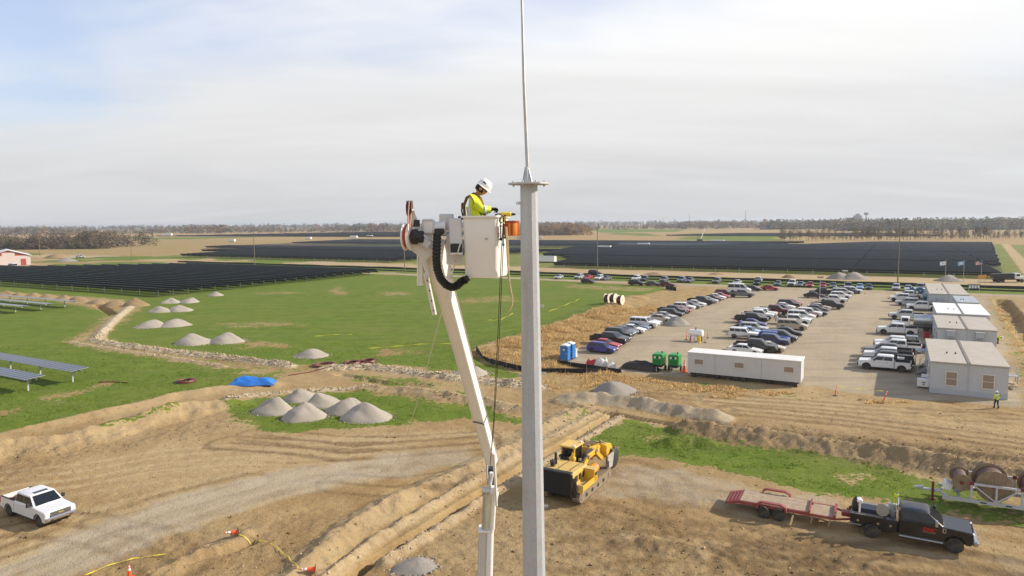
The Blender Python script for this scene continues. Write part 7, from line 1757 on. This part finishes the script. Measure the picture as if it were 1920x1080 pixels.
# elbow and lower boom
e0 = PD(922, 868, 16.3)
lpart('elbow_plate', beam(MB(), PD(926, 846, 15.75), PD(931, 944, 16.2), (.07, .26), (.06, .22), 0), LW, None, 0)
lpart('elbow_plate', beam(MB(), PD(912, 855, 16.2), PD(915, 905, 16.5), (.05, .30), (.05, .26), 0), LG, None, 0)
lpart('elbow_gap', MB().box(PD(920, 893, 16.6), (.16, .22, .45)), BLACK, None, 0)
lpart('elbow_cylinder', MB().cyl(PD(922, 886, 16.35), PD(917, 915, 16.4), .055, n=12), LG)
for v in (917, 920): pass
lpart('pivot_pin', MB().cyl(PD(903, 918, 16.4), PD(934, 921, 16.4), .075, n=14), LG); lpart('pivot_boss', MB().cyl(PD(920, 919, 16.25), PD(930, 920, 16.25), .12, n=16), LW); lpart('pivot_boss', MB().cyl(PD(927, 930, 16.3), PD(934, 931, 16.3), .11, n=16), LW)
l0, l1 = PD(918, 922, 16.5), PD(914, 996, 16.7)
lpart('lower_insert', beam(MB(), l0, l1, (.20, .22), (.20, .22), R(-10)), mat('yellowed fibreglass', (.66, .64, .50), .45), None, 0)
lpart('lower_rod', MB().cyl(PD(908, 925, 16.4), PD(905, 992, 16.55), .035, n=10), CHROME); lpart('lower_rod', MB().cyl(PD(927, 925, 16.4), PD(923, 992, 16.55), .06, n=12), LW)
l2 = PD(911.5, 990, 16.75); l3 = turret + Vector((0, 0, .3))
lpart('lower_boom', beam(MB(), l2 + Vector((-.08, 0, 0)), l3 + Vector((-.08, 0, 0)), (.17, .34), (.24, .40), R(-8)), LG, None, 0)
lpart('lift_cylinder', MB().cyl(l2 + Vector((.11, -.12, 0)), l3 + Vector((.13, -.15, 0)), .088, .11, 18), LW)
lpart('lower_collar', MB().box(l2 + Vector((0, -.03, 0)), (.38, .40, .05), ch=.01), LW, None, 0)
# carrier under the lift, below the frame
TRK = mat('white truck body', (.75, .75, .74), .4, 0, .05, 2)
t0 = turret
lpart('turntable', MB().cyl((t0.x, t0.y, 1.2), (t0.x, t0.y, 2.6), .55, .45, 20), LG)
lpart('carrier_deck', MB().box((t0.x - 1.0, t0.y + 1.0, 1.05), (7.0, 2.4, .35), ch=.03), TRK, None, 0)
lpart('carrier_cab', MB().box((t0.x - 5.4, t0.y + 1.0, 1.75), (1.8, 2.3, 1.9), ch=.2), TRK, None, 0)
for x in (-5.2, 1.0, 2.1):
    for y in (-.1, 2.1):
        w = link('wheel', wheel_mesh(.5, .3, STEEL_RIM), lift); w.location = (x, y, .5)
# ------------------------------------------------------------------ ropes and tools on the bucket
def rope(name, pts, r_, m_, label): return one(name, MB().tube(pts, r_, 6), m_, label, 'rope', 'ropes on the lift')
PALE = mat('pale nylon line', (.62, .64, .60), .6); DGREEN = mat('dark green rope', (.035, .045, .025), .8, 0, .3, 20); TANR = mat('tan rope', (.42, .33, .18), .8, 0, .3, 30)
gnd = on(737, 872); a = px(866, 446, 11.35)
rope('tag_line', [a, px(858, 475, 11.4), a.lerp(gnd, .25) + Vector((0, 0, -.5)), a.lerp(gnd, .5) + Vector((0, 0, -.75)), a.lerp(gnd, .75) + Vector((0, 0, -.55)), gnd], .012, PALE, 'thin pale tag line slanting from the bucket down to the dirt')
for dx, lb in ((0, 'dark green hand line hanging from the bucket corner'), (3.0, 'second dark hand line hanging close beside the first')):
    rope('hand_line', [px(944 - dx * .3, 418, 11.2), px(944 - dx, 455, 11.2), px(941 - dx, 520, 11.4), px(936 - dx, 640, 12.4), px(926 - dx * .5, 800, 14.2), PD(919, 872, 15.6)], .007, DGREEN, lb)
rope('tan_rope', [px(950, 425, 11.15), px(953, 470, 11.12), px(953.5, 500, 11.12), px(954, 520, 11.12), px(958, 545, 11.12), px(961, 560, 11.12), px(960, 572, 11.12), px(955, 583, 11.12)], .013, TANR, 'tan rope end hanging from the tool cluster')
rope('tan_rope', [px(948, 425, 11.1), px(950, 460, 11.1), px(952, 495, 11.1), px(955, 522, 11.1)], .012, TANR, 'short tan rope beside the longer tan rope end')
bg = px(960.5, 428, 11.3)
r = thing('tool_bag', 'orange and brown canvas tool bag hanging on the bucket', 'tool bag', bg + Vector((0, 0, -.12)))
OB = mat('orange canvas', (.80, .24, .02), .7, 0, .08, 8, .1); OB2 = mat('rust canvas', (.34, .08, .03), .8, 0, .1, 8, .1)
MB().lathe([(.105, 0), (.115, .02), (.118, .22), (.112, .235), (.10, .23), (.10, .04)], 22).build('bag', OB, r)
MB().lathe([(.120, .205), (.122, .215), (.122, .24), (.118, .245)], 22).build('hem', OB2, r)
for a_ in (200, 265, 330): MB().box((.119 * math.cos(R(a_)), .119 * math.sin(R(a_)), .11), (.008, .035, .21), rot=Matrix.Rotation(R(a_), 3, 'Z')).build('strap', OB2, r, 0)
MB().lathe([(.122, 0), (.1235, .10), (.122, .20)], 6, Matrix.Translation((-.02, .01, 0))).build('pocket', OB2, r)
tp = bpt(.36, -.08, rim_z + .02)
r = thing('impact_driver', 'yellow power tool resting on the bucket rim', 'power tool', tp)
MB().box((.03, 0, .0), (.19, .07, .08), ch=.02).box((0, 0, -.08), (.06, .05, .12), ch=.015).build('body', mat('yellow tool plastic', (.75, .58, .06), .5), r, 0); MB().cyl((.12, 0, 0), (.19, 0, 0), .025, .015, 10).build('chuck', BLACK, r)
tp = bpt(.345, -.22, rim_z - .02)
r = thing('carabiner_hook', 'black hook loops over the bucket rim', 'hook', tp)
MB().tube([(-.09, 0, .03), (-.02, -.01, .05), (.03, -.01, .02), (-.02, -.02, -.06), (.0, -.02, -.11), (.05, -.01, -.08), (.06, 0, .01), (.09, 0, .03)], .011, 6).build('hook', BLACK, r)
tp = bpt(.37, -.16, rim_z - .28)
for k, (dx, dz, h, m_, lb) in enumerate(((-.04, 0, .22, BLACK, 'black ratchet hanging in the tool cluster'), (.0, -.05, .30, GALV, 'steel spanner hanging in the tool cluster'), (.035, .02, .2, BLACK, 'black pliers hanging in the tool cluster'))):
    o = MB().box((0, 0, 0), (.022, .02, h), ch=.006).cyl((0, -.01, -h / 2), (0, .012, -h / 2), .026, n=10).cyl((0, -.008, h / 2), (0, .01, h / 2), .018, n=8)
    one('hand_tool', o, m_, lb, 'tool', 'tools on the bucket', loc=tp + Vector((dx, -.02 * k, dz)))

# ------------------------------------------------------------------ people
SKIN = mat('bare skin', (.46, .24, .155), .6, 0, .08, 8); HAIR = mat('dark hair', (.02, .014, .010), .8, 0, .3, 20)  # skin is one even tone with slight random variation
HIVIS = mat('hi vis yellow cloth', (.58, .68, .02), .75, 0, .12, 7, .3); TAPE_R = mat('silver reflective tape', (.55, .57, .54), .4, 0, .06, 10); JEAN = mat('dark denim', (.02, .028, .05), .85, 0, .2, 9, .2); GLOVE = mat('black work glove', (.012, .013, .012), .7, 0, .2, 12, .2)
HAT = mat('white hard hat', (.82, .82, .80), .3, 0, .02, 6); HARN = mat('brown harness webbing', (.20, .085, .03), .7, 0, .15, 12)
def skinned(name, verts, edges, radii, m_, parent, rootv=0, sub=2):
    me = bpy.data.meshes.new(name); me.from_pydata([tuple(v) for v in verts], edges, []); me.materials.append(m_)
    o = link(name, me, parent); md = o.modifiers.new('skin', 'SKIN'); md.use_smooth_shade = True
    if not me.skin_vertices: me.attributes
    for i, rd in enumerate(radii):
        sv = me.skin_vertices[0].data[i]; sv.radius = rd if isinstance(rd, tuple) else (rd, rd); sv.use_root = (i == rootv)
    s = o.modifiers.new('sub', 'SUBSURF'); s.levels = sub; s.render_levels = sub
    return o
def head_mesh(name, m_, parent, loc, tilt):
    mb = MB(); nu, nv_ = 20, 14; vs = []
    for j in range(nv_ + 1):
        th = math.pi * j / nv_
        for i in range(nu):
            ph = 2 * math.pi * i / nu; x = math.sin(th) * math.cos(ph); y = math.sin(th) * math.sin(ph); z = math.cos(th)
            X = x * .098; Y = y * .076; Z = z * .118
            if z < 0: X = X * (1 + .10 * z) + .018 * -z * (x > 0); Y *= 1 + .28 * z
            fr = max(0, x) ** 6
            X += fr * (.024 * math.exp(-((z + .08) / .16) ** 2) * math.exp(-(y / .22) ** 2) - .012 * math.exp(-((z - .12) / .12) ** 2) * (abs(y) > .15) + .008 * math.exp(-((z + .42) / .08) ** 2) - .006 * math.exp(-((z + .33) / .05) ** 2))
            vs.append((X, Y, Z))
    fs = [(j * nu + i, (j + 1) * nu + i, (j + 1) * nu + (i + 1) % nu, j * nu + (i + 1) % nu) for j in range(nv_) for i in range(nu)]
    mb.add(vs, fs)
    for s in (-1, 1):
        mb.lathe([(.004, -.006), (.026, -.004), (.030, .004), (.02, .010), (.004, .008)], 10, Matrix.Translation((-.005, s * .078, -.01)) @ Matrix.Rotation(R(-90 * s), 4, 'X'))
    o = mb.build(name, m_, parent, 80); o.location = loc; o.rotation_euler = (0, tilt, 0); return o
def hand(parent, wrist, direction, thumb_side, m_, s=1.0):
    """palm, four bent fingers of unequal length, thumb from the side of the palm"""
    d = Vector(direction).normalized(); up = Vector((0, 0, 1)); side = d.cross(up).normalized() * thumb_side; dn = d.cross(side).normalized(); dn = dn if dn.z < 0 else -dn
    w = Vector(wrist); V = [w, w + d * .05 * s, w + d * .085 * s]; E = [(0, 1), (1, 2)]; Rr = [(.026, .020), (.036, .018), (.036, .016)]
    for k, (off, ln) in enumerate(((.03, .070), (.010, .080), (-.010, .076), (-.03, .060))):
        b = w + d * .09 * s + side * off * s; i0 = len(V)
        V += [b, b + d * ln * .45 * s + dn * .008, b + d * ln * .7 * s + dn * .035 * s, b + d * ln * .55 * s + dn * .060 * s]; E += [(2, i0), (i0, i0 + 1), (i0 + 1, i0 + 2), (i0 + 2, i0 + 3)]; Rr += [.0105, .0098, .009, .008]
    i0 = len(V); b = w + d * .035 * s + side * .035 * s; V += [b, b + d * .03 * s + side * .025 * s + dn * .01, b + d * .06 * s + side * .022 * s + dn * .025]; E += [(1, i0), (i0, i0 + 1), (i0 + 1, i0 + 2)]; Rr += [.013, .0115, .0095]
    return skinned('hand', V, E, Rr, m_, parent, 0, 1)
def hard_hat(parent, loc, tilt, sticker=True):
    o = MB().lathe([(.150, -.004), (.152, .004), (.118, .018), (.116, .06), (.102, .105), (.07, .138), (.03, .152), (.004, .155)], 24).build('hard_hat', HAT, parent, 50)
    o.scale = (1.12, .98, 1); o.location = loc; o.rotation_euler = (0, tilt, 0)
    MB().box((0, 0, .150), (.19, .018, .014), ch=.005).build('ridge', HAT, o, 0)
    if sticker:
        for sg in (-1, 1): MB().box((-.02, sg * .106, .080), (.06, .008, .03), rot=Matrix.Rotation(R(22 * sg), 3, 'X'), ch=.003).build('sticker', BLACK, o, 0)
    return o
def person(label, loc, rz, J, vest=None, glasses=True, trouser=JEAN, harness=False, sticker=True, scale=1.0):
    r = thing('person', label, 'person', loc, rz); r.scale = (scale,) * 3
    P = {k: Vector(v) for k, v in J.items()}
    names = ['pelvis', 'waist', 'chest', 'neck', 'nape', 'sl', 'el', 'wl', 'sr', 'er', 'wr', 'hl', 'kl', 'al', 'tl', 'hr', 'kr', 'ar', 'tr']
    ed = [('pelvis', 'waist'), ('waist', 'chest'), ('chest', 'neck'), ('neck', 'nape'), ('chest', 'sl'), ('sl', 'el'), ('el', 'wl'), ('chest', 'sr'), ('sr', 'er'), ('er', 'wr'), ('pelvis', 'hl'), ('hl', 'kl'), ('kl', 'al'), ('al', 'tl'), ('pelvis', 'hr'), ('hr', 'kr'), ('kr', 'ar'), ('ar', 'tr')]
    rad = dict(pelvis=(.13, .11), waist=(.125, .10), chest=(.14, .105), neck=.06, nape=.052, sl=.062, el=.042, wl=.030, sr=.062, er=.042, wr=.030, hl=.085, kl=.058, al=.040, tl=.035, hr=.085, kr=.058, ar=.040, tr=.035)
    ix = {k: i for i, k in enumerate(names)}
    skinned('body', [P[k] for k in names], [(ix[a], ix[b]) for a, b in ed], [rad[k] for k in names], SKIN, r)
    sn = ['waist', 'pelvis', 'chest', 'neck', 'sl', 'el', 'wl', 'sr', 'er', 'wr']; sx = {k: i for i, k in enumerate(sn)}
    se = [('pelvis', 'waist'), ('waist', 'chest'), ('chest', 'neck'), ('chest', 'sl'), ('sl', 'el'), ('el', 'wl'), ('chest', 'sr'), ('sr', 'er'), ('er', 'wr')]
    sr_ = dict(pelvis=(.185, .165), waist=(.18, .155), chest=(.20, .165), neck=(.080, .080), sl=.10, el=.076, wl=.056, sr=.10, er=.076, wr=.056)
    skinned('shirt', [P[k] for k in sn], [(sx[a], sx[b]) for a, b in se], [sr_[k] for k in sn], HIVIS, r)
    tn_ = ['pelvis', 'hl', 'kl', 'al', 'hr', 'kr', 'ar']; tx_ = {k: i for i, k in enumerate(tn_)}
    skinned('trousers', [P[k] for k in tn_], [(0, 1), (1, 2), (2, 3), (0, 4), (4, 5), (5, 6)], [(.15, .125), .105, .078, .066, .105, .078, .066], trouser, r)
    for k, t in (('al', 'tl'), ('ar', 'tr')):
        a_, b_ = P[k], P[t]; d = (b_ - a_); d.z = 0; d = d.normalized()
        MB().lathe([(.058, -.05), (.056, .14)], 12, Matrix.Translation(a_)).box(a_ + d * .10 + Vector((0, 0, -.035)), (.27, .105, .09), rot=Matrix.Rotation(math.atan2(d.y, d.x), 3, 'Z'), ch=.035).build('boot', BLACK, r)
    for w_, e_, s in (('wl', 'el', 1), ('wr', 'er', -1)): hand(r, P[w_], P[w_] - P[e_], s if P[w_].x > .25 else -s, GLOVE if harness else SKIN)
    hl = P['head']; tilt = J.get('tilt_', 0) if False else P['tilt'].x
    hd_ = head_mesh('head', SKIN, r, hl, tilt)
    rot = Matrix.Rotation(tilt, 3, 'Y')
    hr_ = MB().lathe([(.088, -.055), (.099, -.02), (.100, .03), (.09, .06)], 18).build('hair', HAIR, r, 60); hr_.location = hl + rot @ Vector((-.016, 0, -.01)); hr_.scale = (1.0, .84, 1); hr_.rotation_euler = (0, tilt, 0)
    hard_hat(r, hl + rot @ Vector((.012, 0, .035)), tilt + .04, sticker)
    if glasses:
        gl = MB().box((.092, 0, .012), (.022, .13, .035), ch=.008)
        for s in (-1, 1): gl.box((.04, s * .078, .018), (.11, .006, .012))
        g_ = gl.build('sunglasses', BLACK, r, 0); g_.location = hl; g_.rotation_euler = (0, tilt, 0)
    return r, P
# lineman: stands in the bucket, faces the pole, head bowed over his hands
ft = bot_z + .055
J = dict(pelvis=(0, 0, .89), waist=(-.03, 0, 1.02), chest=(-.05, 0, 1.22), neck=(-.005, 0, 1.375), nape=(.04, 0, 1.43), head=(.10, 0, 1.495), tilt=(.64, 0, 0),
         sl=(-.03, .175, 1.31), el=(.09, .25, 1.11), wl=(.26, .07, 1.12), sr=(-.03, -.175, 1.31), er=(.11, -.25, 1.12), wr=(.27, -.10, 1.14),
         hl=(0, .10, .84), kl=(.04, .11, .49), al=(0, .11, .10), tl=(.13, .12, .04), hr=(0, -.10, .84), kr=(.04, -.11, .47), ar=(0, -.11, .10), tr=(.13, -.12, .04))
pr_, P = person('lineman in white hard hat and yellow hi-vis shirt standing in the bucket', bpt(-.15, -.05, ft), R(-4), J, harness=True, scale=.95)
# harness and reflective tape
for y in (-.075, .075):
    MB().tube([(.15, y * 1.1, .98), (.135, y * 1.2, 1.16), (.07, y * 1.35, 1.34), (-.03, y * 1.25, 1.415), (-.17, y, 1.34), (-.225, y * .8, 1.2), (-.215, y * .8, 1.02)], .018, 6).build('harness_strap', HARN, pr_)
MB().box((-.245, 0, 1.2), (.05, .10, .11), ch=.02).build('harness_plate', BLACK, pr_, 0)
MB().tube([(-.25, 0, 1.2), (-.27, .02, 1.12), (-.25, .04, 1.0), (-.23, .05, .92)], .014, 6).build('lanyard', BLACK, pr_)
for z, rx_, ry_ in ((1.00, .186, .168),):
    MB().lathe([(1, -.025), (1.01, 0), (1, .025)], 28, Matrix.Translation((-.025, 0, z)) @ Matrix.Diagonal((rx_ * .98, ry_ * 1.14, 1, 1))).build('reflective_band', TAPE_R, pr_)
for y in (-1, 1):
    MB().tube([(-.085, y * .165, .98), (-.095, y * .182, 1.14), (-.08, y * .165, 1.33)], .03, 8).build('reflective_band', TAPE_R, pr_)
for s, k1, k2 in ((1, 'el', 'wl'), (-1, 'er', 'wr')):
    c = P[k1].lerp(P[k2], .25); d = (P[k2] - P[k1]).normalized(); MB().cyl(c - d * .022, c + d * .022, .078, n=16, caps=False).build('reflective_band', TAPE_R, pr_)
# walker by the nearest office, seen from behind
J2 = dict(pelvis=(0, 0, .95), waist=(.01, 0, 1.08), chest=(.02, 0, 1.30), neck=(.03, 0, 1.47), nape=(.05, 0, 1.53), head=(.07, 0, 1.63), tilt=(.12, 0, 0),
          sl=(.0, .19, 1.40), el=(-.10, .27, 1.15), wl=(.0, .30, .93), sr=(.0, -.19, 1.40), er=(.08, -.28, 1.15), wr=(.24, -.26, 1.02),
          hl=(0, .10, .90), kl=(.16, .11, .52), al=(.14, .11, .10), tl=(.28, .12, .05), hr=(0, -.10, .90), kr=(.02, -.11, .50), ar=(-.20, -.11, .14), tr=(-.08, -.12, .06))
p = on(1868, 766); w2, P2 = person('walking worker in hi-vis vest and white helmet before the nearest office', p, R(80), J2, glasses=False, sticker=False)
for y in (-1, 1): MB().tube([(-.155, y * .09, 1.04), (-.16, y * .1, 1.2), (-.09, y * .11, 1.44)], .02, 6).build('reflective_band', TAPE_R, w2)
MB().lathe([(1, -.025), (1, .025)], 28, Matrix.Translation((.0, 0, 1.08)) @ Matrix.Diagonal((.17, .175, 1, 1))).build('reflective_band', TAPE_R, w2)
# bending worker beside the second office
J3 = dict(pelvis=(0, 0, .92), waist=(.10, 0, 1.0), chest=(.30, 0, 1.10), neck=(.45, 0, 1.14), nape=(.50, 0, 1.13), head=(.58, 0, 1.10), tilt=(1.3, 0, 0),
          sl=(.36, .18, 1.10), el=(.42, .22, .82), wl=(.50, .12, .60), sr=(.36, -.18, 1.10), er=(.42, -.22, .82), wr=(.50, -.12, .60),
          hl=(0, .10, .88), kl=(.08, .11, .48), al=(0, .11, .10), tl=(.13, .12, .04), hr=(0, -.10, .88), kr=(.10, -.11, .48), ar=(.02, -.11, .10), tr=(.15, -.12, .04))
p = on(1870, 645); person('worker in hi-vis shirt bending down beside the second office', p, R(-60), J3, glasses=False, sticker=False)
# ------------------------------------------------------------------ loose stones, clods, grass and straw: real pieces, too many to count
def tint_material(name, rough=.95):
    mt = bpy.data.materials.new(name); mt.use_nodes = True; nt = mt.node_tree; b = nt.nodes['Principled BSDF']
    b.inputs['Roughness'].default_value = rough; b.inputs['Specular IOR Level'].default_value = .1
    a = nd(nt, 'ShaderNodeVertexColor', layer_name='tint'); ns = nd(nt, 'ShaderNodeTexNoise', i_Scale=14.0, i_Detail=4.0)
    g_ = nd(nt, 'ShaderNodeNewGeometry'); nt.links.new(g_.outputs['Position'], ns.inputs[0]); mr = nd(nt, 'ShaderNodeMapRange'); mr.inputs['To Min'].default_value = .7; mr.inputs['To Max'].default_value = 1.3; nt.links.new(ns.outputs[0], mr.inputs[0])
    mx = nd(nt, 'ShaderNodeMix', data_type='RGBA', blend_type='MULTIPLY'); mx.inputs['Factor'].default_value = 1; nt.links.new(a.outputs[0], mx.inputs['A']); nt.links.new(mr.outputs[0], mx.inputs['B']); nt.links.new(mx.outputs['Result'], b.inputs['Base Color']); return mt
g = np.random.default_rng(77)
def sample(n, y0, y1, xmax=None):
    y = np.sqrt(g.uniform(y0 ** 2, y1 ** 2, n)); x = g.uniform(-1, 1, n) * (.82 * y + 4)
    z, rub, grv = heights(x, y); gr, gv, st, li, mo, rb = zones(x, y, rub, grv)
    return x, y, z, gr, gv, st, li, mo, rb
def tri_mesh(name, V, F, C, mt, attr='tint'):
    me = bpy.data.meshes.new(name); me.vertices.add(len(V)); me.vertices.foreach_set('co', V.astype(np.float32).ravel())
    me.loops.add(F.size); me.loops.foreach_set('vertex_index', F.ravel().astype(np.int32)); me.polygons.add(len(F)); me.polygons.foreach_set('loop_start', np.arange(0, F.size, 3, dtype=np.int32)); me.update(calc_edges=True)
    a = me.attributes.new(attr, 'FLOAT_COLOR', 'POINT'); c = np.ones((len(V), 4), np.float32); c[:, :3] = C; a.data.foreach_set('color', c.ravel()); me.materials.append(mt); return me
OCT = np.array([[1, 0, 0], [-1, 0, 0], [0, 1, 0], [0, -1, 0], [0, 0, 1], [0, 0, -1]], float)
OF = np.array([[0, 2, 4], [2, 1, 4], [1, 3, 4], [3, 0, 4], [2, 0, 5], [1, 2, 5], [3, 1, 5], [0, 3, 5]])
def rocks(name, label, x, y, z, size, col, cvar):
    n = len(x); V = OCT[None] * g.uniform(.6, 1.25, (n, 6, 3)) + g.normal(0, .18, (n, 6, 3))
    a = g.uniform(0, 6.28, n); c, s = np.cos(a), np.sin(a); X = V[..., 0] * c[:, None] - V[..., 1] * s[:, None]; Y = V[..., 0] * s[:, None] + V[..., 1] * c[:, None]
    V = np.stack([X, Y, V[..., 2] * .75], -1) * size[:, None, None]; V += np.stack([x, y, z + size * .25], 1)[:, None]
    F = (OF[None] + 6 * np.arange(n)[:, None, None]).reshape(-1, 3)
    C = np.repeat(col * (1 + g.uniform(-cvar, cvar, (n, 1))), 6, 0)
    o = link(name, tri_mesh(name, V.reshape(-1, 3), F, C, TINT)); return tag(o, label, 'stones', kind='stuff')
TINT = tint_material('stones')
BLADE = tint_material('grass blades'); _nt = BLADE.node_tree; _tr = nd(_nt, 'ShaderNodeBsdfTranslucent'); _mx = nd(_nt, 'ShaderNodeMixShader'); _mx.inputs[0].default_value = .5
_pb = _nt.nodes['Principled BSDF']; _nt.links.new(_pb.inputs['Base Color'].links[0].from_socket, _tr.inputs[0]); _nt.links.new(_pb.outputs[0], _mx.inputs[1]); _nt.links.new(_tr.outputs[0], _mx.inputs[2]); _nt.links.new(_mx.outputs[0], _nt.nodes['Material Output'].inputs[0])
x, y, z, gr, gv, st, li, mo, rb = sample(260000, 35, 120)
k = g.random(len(x)) < (np.clip(rb - .12, 0, 1) ** 1.5 * .7 * (y > 34)); idx = np.where(k)[0][:11000]
rocks('rubble', 'pale broken stones strewn along the dug windrows', x[idx], y[idx], z[idx], g.uniform(.04, .13, len(idx)) * (1 + (y[idx] > 60) * .4), np.array([[.42, .34, .225]]) * np.ones((len(idx), 1)), .35)
k = (g.random(len(x)) < (.025 + .28 * mo) * .6 * (1 - gr) * (gv < .3) * (1 - st)) & (y < 75); idx = np.where(k)[0][:9000]
cc = np.where(g.random((len(idx), 1)) < .3, np.array([[.40, .30, .18]]), np.array([[.22, .14, .062]]))
rocks('soil_clods', 'brown clods and pebbles lying on the bare soil', x[idx], y[idx], z[idx], g.uniform(.02, .085, len(idx)) * np.where(g.random(len(idx)) < .05, 1.8, 1), cc, .35)
def tufts(name, label, x, y, z, h, col, cvar, nb=3, spread=.5, wid=.05):
    n = len(x); q = []; cs = []
    for b in range(nb):
        a = g.uniform(0, 6.28, n); ln = h * g.uniform(.6, 1.15, n); le = g.uniform(.15, spread, n) * ln
        d = np.stack([np.cos(a), np.sin(a), np.zeros(n)], 1); sd = np.stack([-np.sin(a), np.cos(a), np.zeros(n)], 1)
        p = np.stack([x, y, z - .03], 1) + d * (g.uniform(0, .12, n))[:, None]; w = (wid * g.uniform(.6, 1.4, n))[:, None]
        up = np.array([[0, 0, 1.]]); t = p + up * ln[:, None] + d * le[:, None]
        q.append(np.stack([p - sd * w, p + sd * w, t + sd * w * .3, t - sd * w * .3], 1)); cs.append(col * (1 + g.uniform(-cvar, cvar, (n, 1))))
    me = quads_mesh(name, np.concatenate(q), np.concatenate(cs), BLADE, 'tint')
    o = link(name, me); return tag(o, label, 'grass', kind='stuff')
x, y, z, gr, gv, st, li, mo, rb = sample(330000, 45, 150)
thin = fbm(x * .5, y * .5, 71, 3)
k = (gr > .45) & (y < 110) & (g.random(len(x)) < np.clip((gr - .35) * 1.5, 0, 1) * np.clip(60 / y, .0, 1) ** 2 * sstep(.38, .6, thin)); idx = np.where(k)[0][:40000]
gc = np.array([[.17, .25, .035]]) * (0.75 + .5 * g.random((len(idx), 1))) + np.array([[.07, .05, .012]]) * (g.random((len(idx), 1)) ** 2)
tufts('meadow_grass', 'short green grass of the field and the patches by the dirt track', x[idx], y[idx], z[idx], .05 + .09 * g.random(len(idx)), gc, .3, 3, .9, .05)
k = (st > .4) & (y > 70); idx = np.where(k)[0][:40000]
sc = np.array([[.62, .44, .21]]) * (0.6 + .7 * g.random((len(idx), 1)))
hh = (.25 + .55 * sstep(.35, .7, fbm(x[idx] * .3, y[idx] * .3, 97, 3))) * (.5 + .6 * g.random(len(idx))) * np.where(st[idx] > .75, 1, .45)
tufts('dry_grass', 'tall straw-coloured dry grass on the bank beside the car park', x[idx], y[idx], z[idx], hh, sc, .3, 4, .7, .06)

hx = []; hy = []; hs = []; hc = []
for cx_, cy_, w_, d_, so in HEAPS:
    if cy_ > 130: continue
    n_ = 170; a_ = g.uniform(0, 6.28, n_); r_ = .42 + .16 * np.abs(g.normal(0, .55, n_)); hx.append(cx_ + np.cos(a_) * r_ * w_); hy.append(cy_ + np.sin(a_) * r_ * d_)
    hs.append(g.uniform(.03, .10, n_) * (1 if cy_ < 75 else 1.5)); hc.append(np.repeat(np.array([[.25, .17, .085]] if so else [[.36, .315, .255]]), n_, 0))
hx = np.concatenate(hx); hy = np.concatenate(hy); hz_, _, _ = heights(hx, hy)
rocks('gravel_spill', 'loose stones spilled round the feet of the gravel piles', hx, hy, hz_, np.concatenate(hs), np.concatenate(hc), .35)
